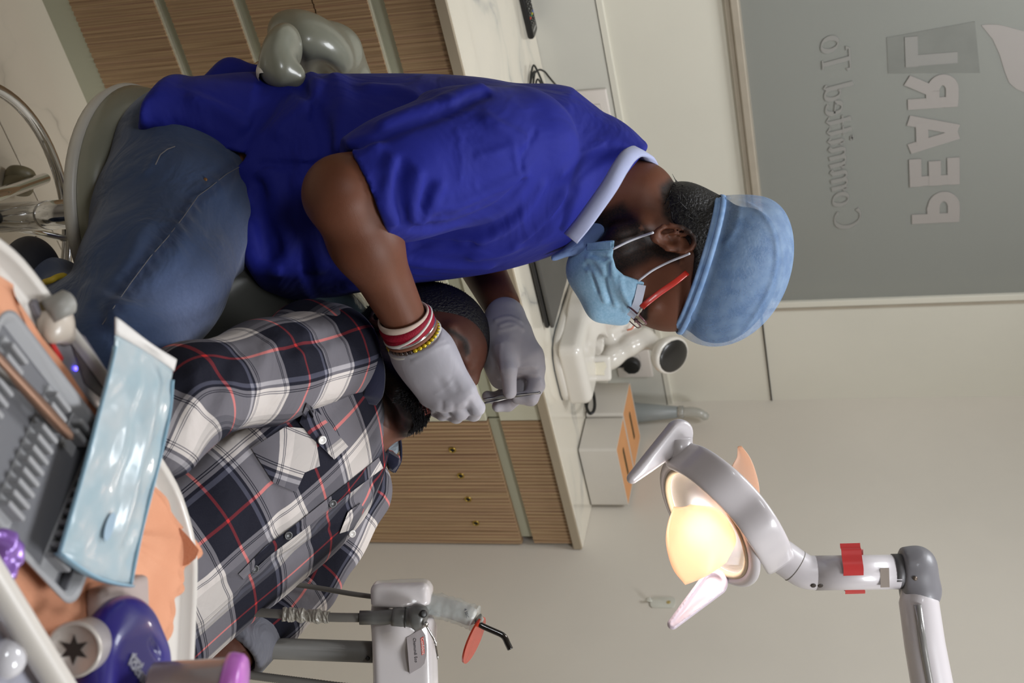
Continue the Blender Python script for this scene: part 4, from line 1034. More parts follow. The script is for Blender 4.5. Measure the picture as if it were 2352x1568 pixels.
obj('hub', lathe(new(), (sx_, sy_, 0), Z3, [(0.034, 0.062), (0.040, 0.068), (0.040, 0.098), (0.030, 0.104)], 32), M['chrome'], stool)
cst = on_z(60, 412, 0.033); a0 = atan2(cst[1]-sy_, cst[0]-sx_); Rl = min(0.43, np.hypot(cst[1]-sy_, cst[0]-sx_))
CG = simple('caster_olive', srgb(112, 104, 80), 0.45)
for k in range(5):
    a = a0+2*pi*k/5; dv = np.array([cos(a), sin(a), 0]); cpos = np.array([sx_, sy_, 0])+dv*Rl
    lg = obj('base_leg', tube(new(), [np.array([sx_, sy_, 0.080])+dv*0.03, np.array([sx_, sy_, 0.080])+dv*Rl*0.55, np.array([sx_, sy_, 0.074])+dv*(Rl-0.004)], [0.018, 0.0155, 0.0125], 16, flat=(1.0, 0.8, Z3)), M['chrome'], stool)
    wa = nrm(np.array([-dv[1], dv[0], 0])*0.8+dv*0.6)
    obj('caster_stem', lathe(new(), cpos+Z3*0.05, Z3, [(0.0055, 0), (0.0055, 0.022)], 12), M['black'], lg)
    wl = obj('caster', lathe(new(), cpos+Z3*0.027-dv*0.012, wa, [(0.012, -0.021), (0.024, -0.020), (0.0265, -0.016), (0.0265, -0.002), (0.0245, -0.001), (0.0245, 0.001), (0.0265, 0.002), (0.0265, 0.016), (0.024, 0.020), (0.012, 0.021)], 28), CG, lg)
# backrest: a curved padded arm behind the waist
BR = lambda x_, y_, d_=0.0: at(x_, y_, SD+d_)
bax = np.array([nrm(XIM*0.86+YIM*0.50), nrm(YIM*0.86-XIM*0.50), FW])
bf = s_uni([s_ell(BR(716, 108, 0.10), bax, (0.072, 0.047, 0.10)), (s_ell(BR(646, 128, -0.08), np.array([nrm(XIM*0.3-YIM*0.95), nrm(YIM*0.3+XIM*0.95), FW]), (0.046, 0.026, 0.07)), 0.05),
            (s_cap(BR(644, 166, -0.13), BR(672, 176, -0.12), 0.022, 0.018), 0.03), (s_cap(BR(770, 120, 0.16), BR(815, 195, 0.24), 0.042, 0.032), 0.04)], 0.04)
bf = s_sub(bf, s_ell(BR(742, 205, 0.04), np.array([RT, UP, DP]), (0.040, 0.030, 0.12)), 0.012)
obj('backrest', relax(sdf_mesh(bf, BR(720, 130, 0.10)-0.24, BR(720, 130, 0.10)+0.24, 0.004)), SV, stool)
obj('backrest_shell', relax(sdf_mesh(s_uni([s_ell(BR(612, 174, -0.12), np.array([XIM, YIM, FW]), (0.012, 0.018, 0.024)), s_cap(BR(616, 160, -0.11), BR(625, 140, -0.06), 0.012, 0.012)], 0.02), BR(620, 170)-0.12, BR(620, 170)+0.16, 0.003)), simple('shell_white', srgb(214, 208, 202), 0.3, coat=0.3), stool)
obj('backrest_bracket', tube(new(), spline([BR(690, 112, 0.16), BR(560, 190, 0.14), BR(440, 260, 0.10), (sx_-0.02, sy_+0.03, zb_-0.0)], 6), 0.011, 12, flat=(1.6, 0.6, RT)), M['chrome'], stool)
# ================================================================== people
def skin_mat(name, base, dark):
    m = NT(name); b = m.b; co = m.coord()
    n = m.n('ShaderNodeTexNoise', i_Scale=14.0, i_Detail=5.0); m.l(co, n.inputs['Vector'])
    c = m.ramp(n.outputs[0], [(0.3, tuple(x*0.88 for x in base[:3])+(1,)), (0.7, tuple(x*1.10 for x in base[:3])+(1,))])
    at_ = m.n('ShaderNodeAttribute', attribute_name='tone'); sp = m.n('ShaderNodeSeparateXYZ'); m.l(at_.outputs['Vector'], sp.inputs[0])
    n2 = m.n('ShaderNodeTexNoise', i_Scale=420.0, i_Detail=2.0); m.l(co, n2.inputs['Vector'])
    fac = m.math('MULTIPLY', sp.outputs[0], m.ramp(n2.outputs[0], [(0.35, (0.82,)*3+(1,)), (0.6, (1, 1, 1, 1))]))
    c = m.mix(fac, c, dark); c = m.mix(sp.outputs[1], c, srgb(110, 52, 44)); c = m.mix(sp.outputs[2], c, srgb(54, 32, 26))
    m.l(c, b.inputs['Base Color']); b.inputs['Roughness'].default_value = 0.5; b.inputs['Specular IOR Level'].default_value = 0.3
    b.inputs['Subsurface Weight'].default_value = 0.12; b.inputs['Subsurface Radius'].default_value = (0.9, 0.35, 0.2); b.inputs['Subsurface Scale'].default_value = 0.006
    n3 = m.n('ShaderNodeTexNoise', i_Scale=700.0, i_Detail=2.0); m.l(co, n3.inputs['Vector']); m.bump(n3.outputs[0], 0.18, 0.0006)
    return m.m
M['skin1'] = skin_mat('brown_skin', srgb(98, 58, 40), srgb(24, 16, 13))
M['skin2'] = skin_mat('deep_brown_skin', srgb(80, 47, 35), srgb(22, 16, 14))
def cloth(name, col, rough=0.85, weave=900.0, wb=0.25, fold=0.5, fscale=9.0, sheen=0.2, fade=None, fdist=0.012):
    m = NT(name); b = m.b; co = m.coord()
    n = m.n('ShaderNodeTexNoise', i_Scale=7.0, i_Detail=6.0); m.l(co, n.inputs['Vector'])
    c = m.ramp(n.outputs[0], [(0.3, tuple(x*0.9 for x in col[:3])+(1,)), (0.7, tuple(min(1, x*1.1) for x in col[:3])+(1,))])
    if fade:
        a_ = m.n('ShaderNodeAttribute', attribute_name='tone'); sp = m.n('ShaderNodeSeparateXYZ'); m.l(a_.outputs['Vector'], sp.inputs[0])
        c = m.mix(sp.outputs[0], c, fade[0]); c = m.mix(sp.outputs[1], c, fade[1])
        th_ = m.n('ShaderNodeTexNoise', i_Scale=1.0, i_Detail=3.0); mp = m.n('ShaderNodeMapping'); mp.inputs['Scale'].default_value = (260, 260, 60); m.l(co, mp.inputs[0]); m.l(mp.outputs[0], th_.inputs['Vector'])
        c = m.mix(m.math('MULTIPLY', th_.outputs[0], 0.45), c, tuple(x*0.45 for x in col[:3])+(1,))
    m.l(c, b.inputs['Base Color']); b.inputs['Roughness'].default_value = rough; b.inputs['Sheen Weight'].default_value = sheen; b.inputs['Specular IOR Level'].default_value = 0.25
    f1 = m.n('ShaderNodeTexNoise', i_Scale=fscale, i_Detail=3.0, i_Distortion=1.2); m.l(co, f1.inputs['Vector'])
    f2 = m.n('ShaderNodeTexNoise', i_Scale=weave, i_Detail=1.0); m.l(co, f2.inputs['Vector'])
    b1 = m.n('ShaderNodeBump'); b1.inputs['Strength'].default_value = fold; b1.inputs['Distance'].default_value = fdist; m.l(f1.outputs[0], b1.inputs['Height'])
    b2 = m.n('ShaderNodeBump'); b2.inputs['Strength'].default_value = wb; b2.inputs['Distance'].default_value = 0.0004; m.l(f2.outputs[0], b2.inputs['Height']); m.l(b1.outputs[0], b2.inputs['Normal'])
    m.l(b2.outputs[0], b.inputs['Normal']); return m.m
M['scrub'] = cloth('royal_blue_scrub', srgb(18, 26, 122), 0.75, fold=0.6, sheen=0.03, fdist=0.02, fscale=7.0)
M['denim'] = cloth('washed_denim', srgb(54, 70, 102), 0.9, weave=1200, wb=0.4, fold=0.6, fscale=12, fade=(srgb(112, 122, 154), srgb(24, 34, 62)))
M['glove'] = cloth('grey_white_latex', srgb(160, 157, 164), 0.5, weave=300, wb=0.1, fold=0.16, fscale=22, sheen=0.0, fdist=0.006)
M['hair'] = simple('black_hair', srgb(20, 17, 17), 0.5, bump=0.9, bscale=260.0, bdist=0.004)
# ---- generic head; local x forward, y to its right, z up, between the ears
def head_fields(c, B, s=1.0, jaw=0.0, neck=None):
    """B columns: forward, right, up. jaw drops the chin. returns the skin field and local mapping"""
    fx, ry, uz = B[:, 0], B[:, 1], B[:, 2]
    W = lambda x, y, z: c+s*(x*fx+y*ry+z*uz)
    Rr = np.array([fx, ry, uz]); k = s
    E = lambda x, y, z, a, b_, d, R_=None: s_ell(W(x, y, z), Rr if R_ is None else R_, (a*k, b_*k, d*k))
    fs = [E(-0.010, 0, 0.042, 0.098, 0.077, 0.086), (E(0.040, 0, 0.030, 0.062, 0.062, 0.062), 0.02*k), (E(0.040, 0, -0.035-jaw*0.4, 0.050, 0.056, 0.062), 0.025*k)]
    for sy in (-1, 1):
        fs.append((s_chain([W(-0.005, sy*0.058, -0.045), W(0.018, sy*0.054, -0.078-jaw*0.6), W(0.060, sy*0.026, -0.102-jaw)], [0.016*k, 0.017*k, 0.016*k], 0.01), 0.022*k))
        fs.append((s_cap(W(0.088, sy*0.012, 0.020), W(0.078, sy*0.046, 0.022), 0.011*k, 0.010*k), 0.012*k))
        fs.append((s_sph(W(0.070, sy*0.044, -0.022), 0.016*k), 0.02*k))
    fs.append((s_sph(W(0.078, 0, -0.104-jaw), 0.017*k), 0.02*k))
    fs.append((s_cap(W(0.058, 0, -0.070-jaw*0.8), W(0.070, 0, -0.085-jaw), 0.022*k), 0.02*k))
    fs.append((s_chain([W(0.088, 0, 0.008), W(0.106, 0, -0.016), W(0.114, 0, -0.034)], [0.008*k, 0.009*k, 0.0115*k], 0.01), 0.010*k))
    for sy in (-1, 1): fs.append((s_sph(W(0.101, sy*0.011, -0.037), 0.0088*k), 0.006*k))
    fs.append((s_cap(W(0.088, -0.016, -0.064), W(0.088, 0.016, -0.064), 0.0085*k), 0.008*k))
    fs.append((s_cap(W(0.084, -0.013, -0.078-jaw), W(0.084, 0.013, -0.078-jaw), 0.0085*k), 0.008*k))
    if neck is not None: fs.append((s_chain(neck[0], neck[1], 0.02), 0.03))
    f = s_uni(fs, 0.02)
    for sy in (-1, 1): f = s_sub(f, s_sph(W(0.101, sy*0.032, 0.000), 0.0145*k), 0.010*k)
    for sy in (-1, 1):
        g = s_sph(W(0.0795, sy*0.032, 0.000), 0.0125*k); f = s_uni([f, (g, 0.003*k)])
    if jaw > 0: f = s_sub(f, s_ell(W(0.088, 0, -0.071-jaw*0.5), Rr, (0.02*k, 0.016*k, (0.004+jaw*0.45)*k)), 0.004)
    else: f = s_sub(f, s_cap(W(0.098, -0.02, -0.0705), W(0.098, 0.02, -0.0705), 0.002*k), 0.003)
    for sy in (-1, 1):     # ears
        tl = nrm(-0.25*fx+uz*0.97); ef = nrm(fx+0.25*uz); eo = nrm(ry*sy*0.9-fx*0.35)
        ec = W(-0.012, sy*0.080, 0.002)
        up_e = [ec+k*(0.028*cos(a)*tl+0.0165*sin(a)*-ef*(1 if True else 0))+eo*k*(0.004+0.003*sin(a)) for a in np.linspace(-0.9, 2.9, 9)]
        earf = s_uni([s_ell(ec-eo*0.004*k, np.array([ef, eo, tl]), (0.0165*k, 0.0055*k, 0.029*k)),
                      (s_chain(up_e, [0.0036*k]*9, 0.003), 0.003), (s_sph(ec-tl*0.027*k+ef*0.004*k+eo*0.003*k, 0.0072*k), 0.006),
                      (s_sph(ec+ef*0.013*k-tl*0.006*k+eo*0.002*k, 0.0045*k), 0.005), (s_chain([ec+tl*0.012*k-ef*0.008*k+eo*0.003*k, ec-tl*0.002*k-ef*0.009*k+eo*0.0035*k, ec-tl*0.014*k-ef*0.002*k+eo*0.003*k], [0.0028*k]*3, 0.003), 0.004)], 0.004)
        earf = s_sub(earf, s_ell(ec-tl*0.004*k+ef*0.004*k+eo*0.006*k, np.array([ef, eo, tl]), (0.0075*k, 0.008*k, 0.010*k)), 0.003)
        f = s_uni([f, (earf, 0.004)])
    return f, W, Rr
def local(vs, c, B, s): return ((vs-c)@B)/s
def smooth01(x, a, b): 
    t = np.clip((x-a)/(b-a), 0, 1); return t*t*(3-2*t)
def in_poly(x, y, P):
    ins = np.zeros(x.shape, bool); d = np.full(x.shape, 1e9)
    for i in range(len(P)):
        ax_, ay_ = P[i]; bx_, by_ = P[(i+1) % len(P)]
        c_ = (ay_ > y) != (by_ > y); ins ^= c_ & (x < (bx_-ax_)*(y-ay_)/((by_-ay_) if by_ != ay_ else 1e-9)+ax_)
        ex, ey = bx_-ax_, by_-ay_; h = np.clip(((x-ax_)*ex+(y-ay_)*ey)/(ex*ex+ey*ey), 0, 1); d = np.minimum(d, np.hypot(x-ax_-ex*h, y-ay_-ey*h))
    return np.where(ins, d, -d)

# ------------------------------------------------------------------ the dentist
den = thing('person', 'seated dentist in royal blue scrubs, face mask and cap leaning over the patient', 'person', at(420, 420, 2.05))
DD = 2.09
# head frame: chin tucked, looking right and down
phi = radians(29)
hu = XIM*cos(phi)+YIM*sin(phi); hf = -XIM*sin(phi)+YIM*cos(phi)
hf = nrm(hf-FW*0.06); hu = nrm(hu-hf*(hu@hf)); hr = np.cross(hf, hu)
HB = np.stack([hf, hr, hu], 1)
HS = 1.0
ear_c = at(1550, 548, 2.0)
hcen = ear_c-HS*(-0.014*hf+0.082*hr+0.002*hu)
nk = ([hcen+HS*(-0.030*hf-0.030*hu), at(1465, 458, 2.085), at(1385, 440, 2.09)], [0.056, 0.052, 0.060])
hfld, HW, HR = head_fields(hcen, HB, HS, -0.020, nk)
A2 = lambda x_, y_, d_: at(x_, y_, d_)
sh_n, el_n, wr_n = A2(1175, 345, 1.955), A2(786, 446, 1.80), A2(934, 742, 1.915)
sh_f, el_f, wr_f = A2(1200, 430, 2.26), A2(1010, 430, 2.38), A2(1152, 700, 2.16)
def px_loft(st, a=XIM, u=YIM, v=FW, ex=2.0, pad=0.0):
    """stations (px, py_lo, py_hi, depth, half depth) read off the standing figure"""
    o = at(st[0][0], (st[0][1]+st[0][2])/2, st[0][3]); S = []
    for x_, y0, y1, d_, hd in st:
        c_ = at(x_, (y0+y1)/2, d_)-o; S.append((c_@a, c_@u, c_@v, abs(y1-y0)/2*d_/FPX+pad, hd+pad))
    return s_loft(o, a, u, v, S, ex)
tor_st = [(470, 215, 520, 2.10, 0.165), (560, 185, 575, 2.10, 0.170), (640, 178, 655, 2.10, 0.175), (720, 176, 686, 2.10, 0.178), (820, 176, 672, 2.10, 0.180), (930, 176, 655, 2.10, 0.183),
          (1040, 180, 640, 2.10, 0.190), (1130, 190, 626, 2.10, 0.200), (1210, 208, 606, 2.10, 0.190), (1290, 232, 580, 2.10, 0.150), (1360, 266, 560, 2.10, 0.105), (1420, 302, 500, 2.10, 0.080), (1475, 338, 440, 2.10, 0.066)]
tor_b = px_loft([(x_, a+18, b-22, d_, h-0.016) for x_, a, b, d_, h in tor_st[:-4]], ex=2.3)
body = s_uni([tor_b, (hfld, 0.03), (s_chain([sh_n, el_n], [0.056, 0.046], 0.02), 0.03), (s_chain([el_n, el_n+(wr_n-el_n)*0.35, wr_n], [0.046, 0.0415, 0.0285], 0.03), 0.02),
              (s_chain([sh_f, el_f], [0.055, 0.045], 0.02), 0.03), (s_chain([el_f, (el_f+wr_f)/2, wr_f], [0.044, 0.038, 0.028], 0.03), 0.02)], 0.02)
lo_ = np.array([0.60, 1.25, 0.58]); hi_ = np.array([1.48, 2.02, 1.50])
pts_b = np.array([at(470, 215, 2.1), at(1800, 600, 2.1), el_n, el_f, wr_n, wr_f, at(1150, 190, 2.3), at(1550, 800, 2.1), at(1200, 400, 1.88)])
me = sdf_mesh(body, pts_b.min(0)-0.12, pts_b.max(0)+0.12, 0.0034)
relax(me, 1)
vs = vcos(me); q = local(vs, hcen, HB, HS)
bp = [(-0.005, 0.030), (0.012, 0.030), (0.022, -0.010), (0.050, -0.030), (0.078, -0.050), (0.108, -0.055), (0.12, -0.14), (0.03, -0.135), (-0.03, -0.085), (-0.012, -0.045)]
beard = smooth01(in_poly(q[:, 0], q[:, 2], bp), -0.007, 0.008)*(np.abs(q[:, 1]) < 0.074)
nape = smooth01(in_poly(q[:, 0], q[:, 2], [(-0.13, 0.09), (0.0, 0.09), (-0.022, 0.02), (-0.038, -0.028), (-0.075, -0.050), (-0.13, -0.03)]), -0.006, 0.006)
brow = smooth01(in_poly(np.abs(q[:, 1]), q[:, 2], [(0.010, 0.018), (0.030, 0.027), (0.052, 0.018), (0.050, 0.012), (0.030, 0.019), (0.012, 0.011)]), -0.003, 0.002)*(q[:, 0] > 0.05)
lid = smooth01(in_poly(np.abs(q[:, 1]), q[:, 2], [(0.012, -0.006), (0.030, 0.006), (0.050, -0.002), (0.030, -0.010)]), -0.004, 0.004)*(q[:, 0] > 0.05)
set_attr(me, 'tone', np.stack([np.maximum(np.maximum(beard, nape), brow), 0*beard, lid*0.6], 1))
obj('body', me, M['skin1'], den)
# hair at the nape, with loose strands
hcf = s_off(s_ell(HW(-0.012, 0, 0.040), HR, (0.101*HS, 0.081*HS, 0.090*HS)), 0.002)
nape_r = s_poly2([(-0.14, 0.12), (0.09, 0.14), (0.085, 0.075), (0.02, 0.050), (-0.010, 0.036), (-0.032, 0.0), (-0.045, -0.035), (-0.085, -0.052), (-0.14, -0.02)], hcen, hf, hu)
hair_f = s_int(s_uni([hcf, (s_ell(HW(-0.072, 0, -0.004), HR, (0.038, 0.060, 0.042)), 0.02)], 0.02), nape_r, 0.006)
crown = s_ell(at(1676, 632, 2.075), np.array([nrm(XIM*0.93+YIM*0.36), nrm(YIM*0.93-XIM*0.36), FW]), (0.068, 0.102, 0.092))
obj('hair', relax(sdf_mesh(s_uni([hair_f, (crown, 0.01)], 0.01), hcen-0.17, hcen+0.18, 0.0032), 1), M['hair'], den)
rn = random.Random(8); bm = new()
for i in range(170):
    a = rn.uniform(-1.1, 1.1); z0 = rn.uniform(-0.035, 0.045)
    b_ = HW(-0.098*cos(a)+rn.uniform(0.0, 0.012), 0.078*sin(a), z0); out = nrm(-hf*cos(a)+hr*sin(a)*0.8+np.array([rn.uniform(-.3, .3) for _ in range(3)]))
    tube(bm, [b_, b_+out*0.010+hu*rn.uniform(-0.006, 0.008), b_+out*rn.uniform(0.010, 0.020)+hu*rn.uniform(-0.012, 0.018)], [0.0009, 0.0007, 0.0002], 4, cap=False)
o_ = obj('hair_strands', bm, M['hair'], den); o_['kind'] = 'stuff'
# ---- bouffant cap
cp = NT('blue_nonwoven'); cp.b.inputs['Base Color'].default_value = srgb(136, 176, 224); cp.b.inputs['Roughness'].default_value = 0.75
nz = cp.n('ShaderNodeTexNoise', i_Scale=55.0, i_Detail=6.0); cp.l(cp.coord(), nz.inputs['Vector'])
cp.l(cp.ramp(nz.outputs[0], [(0.3, srgb(122, 160, 212)), (0.7, srgb(160, 194, 236))]), cp.b.inputs['Base Color']); cp.bump(nz.outputs[0], 0.4, 0.003)
ca = cp.n('ShaderNodeAttribute', attribute_name='tone'); cs = cp.n('ShaderNodeSeparateXYZ'); cp.l(ca.outputs['Vector'], cs.inputs[0])
cp.l(cp.math('MULTIPLY_ADD', cs.outputs[0], 0.55, 0.26), cp.b.inputs['Alpha'])
M['cap'] = cp.m
CE = lambda x_, y_, d_: at(x_, y_, d_)
cap_f = s_uni([s_ell(at(1662, 622, 2.075), np.array([nrm(XIM*0.93+YIM*0.36), nrm(YIM*0.93-XIM*0.36), FW]), (0.090, 0.112, 0.098)),
               (s_ell(at(1712, 600, 2.075), np.array([nrm(XIM*0.93+YIM*0.36), nrm(YIM*0.93-XIM*0.36), FW]), (0.060, 0.095, 0.085)), 0.02)], 0.02)
bandp = [at(1640, 448, 2.07), at(1535, 785, 2.07)]
bn = nrm(np.cross(nrm(bandp[1]-bandp[0]), FW)); bn = bn if bn@XIM > 0 else -bn
below = s_plane(bandp[0]+0.0*bn, -bn)
folds_c = s_folds(cap_f, [([(1655, 455), (1740, 480), (1782, 560), (1772, 650), (1735, 720), (1680, 785), (1640, 800)], 0.0035, 0.0035), ([(1640, 475), (1615, 560), (1600, 640), (1590, 730)], 0.0022, 0.003), ([(1650, 470), (1630, 540), (1622, 600)], 0.002, 0.003), ([(1600, 600), (1590, 700), (1570, 780)], 0.002, 0.003),
   ([(1700, 470), (1690, 520), (1665, 560)], 0.0015, 0.004), ([(1790, 540), (1800, 620), (1775, 700)], 0.0015, 0.004)])
me = sdf_mesh(s_int(folds_c, below, 0.002), hcen-0.20, hcen+0.22, 0.003, keep=lambda p_: (p_-bandp[0])@bn > 0.0025)
vs = vcos(me); hd_ = hcf(vs.astype('f')); h_ab = (vs-bandp[0])@bn
set_attr(me, 'tone', np.stack([smooth01(h_ab, 0.024, 0.012)+0.25*smooth01(hd_, 0.010, 0.03), hd_*0, hd_*0], 1))
obj('cap', relax(me, 1), M['cap'], den)
def ring_on(f, origin, nrm_, n_, push=0.0, k=48):
    """closed loop where the plane through origin cuts the field"""
    u__, v__, w__ = frame_of(nrm_); out = []
    for i in range(k):
        dr = cos(2*pi*i/k)*u__+sin(2*pi*i/k)*v__; lo2, hi2 = 0.0, 0.3
        for _ in range(22):
            mid = (lo2+hi2)/2
            if float(f((origin+dr*mid).astype('f')[None])[0]) < 0: lo2 = mid
            else: hi2 = mid
        out.append(origin+dr*(lo2+push))
    return out
cap_c = (bandp[0]+bandp[1])/2
opq = cp.m.copy(); opq.node_tree.nodes['Principled BSDF'].inputs['Alpha'].default_value = 1.0
for lk in list(opq.node_tree.links):
    if lk.to_socket.name == 'Alpha': opq.node_tree.links.remove(lk)
opq.node_tree.nodes['Principled BSDF'].inputs['Alpha'].default_value = 0.88
for h_ in (0.004, 0.012):
    obj('cap_band', tube(new(), ring_on(cap_f, cap_c+bn*h_, bn, 1, 0.0005), 0.0042, 8, closed=True, flat=(1.0, 0.45, bn)), opq, den)
# ---- face mask: a pleated shell over nose, cheeks and chin
mm = NT('pleated_blue_mask'); co = mm.coord(); nz = mm.n('ShaderNodeTexNoise', i_Scale=300.0); mm.l(co, nz.inputs['Vector'])
mm.l(mm.ramp(nz.outputs[0], [(0.3, srgb(138, 184, 214)), (0.7, srgb(160, 200, 228))]), mm.b.inputs['Base Color']); mm.b.inputs['Roughness'].default_value = 0.6; mm.bump(nz.outputs[0], 0.2, 0.001); mm.b.inputs['Sheen Weight'].default_value = 0.2
M['mask'] = mm.m; M['maskwhite'] = cloth('mask_white_binding', srgb(200, 206, 222), 0.7, fold=0.1)
hull = s_uni([s_ell(HW(0.050, 0, -0.042), HR, (0.062, 0.066, 0.066)), (s_cap(HW(0.104, 0, -0.010), HW(0.112, 0, -0.040), 0.015, 0.018), 0.035), (s_sph(HW(0.072, 0, -0.080), 0.024), 0.04), (s_cap(HW(0.030, -0.052, -0.060), HW(0.030, 0.052, -0.060), 0.020), 0.03)], 0.03)
hull = s_uni([s_off(hfld, 0.0035), (hull, 0.01)], 0.01)
def inv_px(x_, y_):
    """head coordinates (forward, up) of a pixel in the head's own middle plane"""
    p_ = at(x_, y_, 2.03)-hcen; return (p_@hf/HS, p_@hu/HS)
mreg = [inv_px(*q_) for q_ in ((1338, 556), (1408, 556), (1404, 592), (1412, 618), (1430, 634), (1478, 650), (1462, 690), (1450, 745), (1380, 800), (1250, 720), (1250, 556))]
pl_ = [([(1350, 592), (1372, 600), (1395, 640), (1415, 700)], 0.0045, 0.004), ([(1352, 620), (1372, 640), (1390, 690)], 0.0045, 0.004), ([(1398, 590), (1412, 640), (1438, 712)], 0.004, 0.0045), ([(1360, 585), (1382, 592), (1404, 588)], -0.004, 0.003), ([(1345, 610), (1362, 632), (1372, 668)], -0.004, 0.003), ([(1400, 600), (1392, 640), (1402, 690)], -0.004, 0.0035), ([(1425, 640), (1430, 670), (1445, 700)], 0.003, 0.004)]
hull2 = s_folds(hull, pl_)
mask_f = s_int(s_int(hull2, s_off(s_ell(HW(0.04, 0, -0.02), HR, (0.13, 0.13, 0.16)), 0), 0.001), s_poly2(mreg, hcen, hf/HS, hu/HS), 0.003)
obj('mask', sdf_mesh(mask_f, HW(0.05, 0, -0.05)-0.15, HW(0.05, 0, -0.05)+0.15, 0.0021), M['mask'], den)
def on_hull(f, pts, lift=0.001, d0=1.7, d1=2.4):
    out = []
    for x_, y_ in pts:
        h__ = surf_hit(f, x_, y_, d0, d1)
        if h__ is not None: out.append(h__-ray(x_, y_)*lift)
    return out
def ribbon_on(name, f, pts, wd, th, mat, parent, lift=0.001):
    P_ = spline(on_hull(f, pts, lift), 4); bm = new()
    rows = []
    for i, p_ in enumerate(P_):
        t_ = nrm(P_[min(i+1, len(P_)-1)]-P_[max(i-1, 0)]); nn_ = nrm(-ray(1176, 784)); s__ = nrm(np.cross(t_, nn_)); nn_ = np.cross(s__, t_)
        rows.append([p_+s__*wd/2, p_+s__*wd/2+nn_*th, p_-s__*wd/2+nn_*th, p_-s__*wd/2])
    ring_mesh(bm, rows); return obj(name, bm, mat, parent, 'auto')
ribbon_on('mask_binding', hull, [(1474, 654), (1470, 672), (1464, 695), (1455, 716), (1448, 726)], 0.012, 0.0012, M['maskwhite'], den)
ribbon_on('mask_binding', hull, [(1350, 566), (1375, 565), (1404, 564)], 0.010, 0.0012, M['mask'], den)
lpm = simple('white_elastic', srgb(206, 206, 214), 0.6)
e_bot = ear_c-hu*0.028+hf*0.010+hr*0.002; e_top = ear_c+hu*0.022+hf*0.012+hr*0.004
p1_ = on_hull(s_uni([hull, hfld], 0.0), [(1408, 572), (1440, 556), (1470, 544)], 0.002); p2_ = on_hull(s_uni([hull, hfld], 0.0), [(1466, 645), (1500, 620), (1540, 600), (1570, 588)], 0.003)
obj('ear_loop', tube(new(), spline(p1_+[at(1500, 534, 1.985)], 5), 0.0017, 8), lpm, den)
obj('ear_loop', tube(new(), spline(p2_+[at(1584, 582, 1.985)], 5), 0.0017, 8), lpm, den)
# ---- glasses
GR = simple('red_frame', srgb(168, 34, 22), 0.35, coat=0.3); GP = simple('plum_rim', srgb(110, 66, 76), 0.3, coat=0.3)
tmp_o = [at(1578, 626, 1.990), at(1550, 648, 1.976), at(1515, 672, 1.968), at(1482, 698, 1.964), at(1474, 706, 1.968)]
obj('glasses_temple', tube(new(), spline(tmp_o, 5), 0.0042, 12, flat=(1.0, 0.28, hu), ex=0.6), GR, den)
ff_ = nrm(hf*0.98-hu*0.25); fu_ = nrm(hu*0.98+hf*0.25)
gc = [HW(0.101, sy*0.034, 0.010) for sy in (1, -1)]
for g_ in gc:
    pts = [g_+fu_*b_+hr*a_ for a_, b_ in rrect(0.048, 0.034, 0.012, 4)]
    fr = obj('glasses_rim', tube(new(), pts, 0.0014, 8, closed=True), GP, den)
    obj('lens', prism(new(), rrect(0.046, 0.032, 0.011, 4), g_, hr, fu_, ff_, -0.0006, 0.0006), simple('lens_glass', (0.9, 0.9, 0.92, 1), 0.02, trans=1.0), fr, False)
obj('glasses_bridge', tube(new(), [gc[0]-hr*0.023+fu_*0.004, (gc[0]+gc[1])/2+ff_*0.003+fu_*0.006, gc[1]+hr*0.023+fu_*0.004], 0.0015, 8), GP, den)
obj('glasses_hinge', tube(new(), [at(1474, 706, 1.969), gc[0]+hr*0.024], 0.0022, 8), M['chrome'], den)
# ---- scrub top: torso, sleeves, rear tail, front flap
scr = px_loft(tor_st, ex=2.15)
rear = px_loft([(360, 290, 345, 2.02, 0.10), (384, 240, 352, 2.04, 0.150), (410, 200, 372, 2.06, 0.165), (470, 188, 420, 2.08, 0.170), (540, 180, 500, 2.09, 0.17), (620, 178, 560, 2.10, 0.17)], ex=2.2)
tail = s_chain([at(470, 205, 2.22), at(530, 172, 2.24), at(585, 178, 2.22)], [0.018, 0.02, 0.02], 0.03)
flap = px_loft([(522, 462, 492, 1.98, 0.02), (545, 440, 540, 1.99, 0.06), (590, 420, 648, 2.04, 0.12), (650, 400, 684, 2.08, 0.16), (720, 400, 686, 2.1, 0.17)], ex=2.2)
cuff_c = at(838, 437, 1.835); s_ax = nrm(cuff_c-at(1160, 350, 1.95))
slv = s_chain([at(1185, 345, 1.985), at(1060, 360, 1.925), at(930, 405, 1.865), at(800, 450, 1.815)], [0.088, 0.082, 0.072, 0.066], 0.05)
cn = nrm(np.array(XIM*0.88-YIM*0.42+FW*0.15)); slv_c = s_int(slv, s_plane(at(838, 440, 1.83), -cn), 0.002)
slv_c = s_sub(slv_c, s_chain([at(890, 420, 1.850), at(780, 457, 1.805)], [0.054, 0.0555], 0.02), 0.004)
slf = s_chain([sh_f, el_f], [0.085, 0.068], 0.04)
ncn = nrm(np.cross(at(1480, 345, 2.05)-at(1312, 548, 2.0), FW)); ncn = ncn if ncn@XIM > 0 else -ncn
neckcut = s_int(s_chain([at(1400, 520, 2.09), at(1500, 430, 2.09)], [0.10, 0.13], 0.03), s_plane(at(1312, 548, 2.0)+ncn*0.002, -ncn), 0.004)
top_f = s_uni([scr, (rear, 0.015), (tail, 0.02), (flap, 0.015), (slf, 0.03), (s_chain([at(1270, 380, 2.10), at(1350, 400, 2.1)], [0.115, 0.088], 0.03), 0.03)], 0.02)
base_all = s_uni([top_f, (slv_c, 0.004)], 0.004)
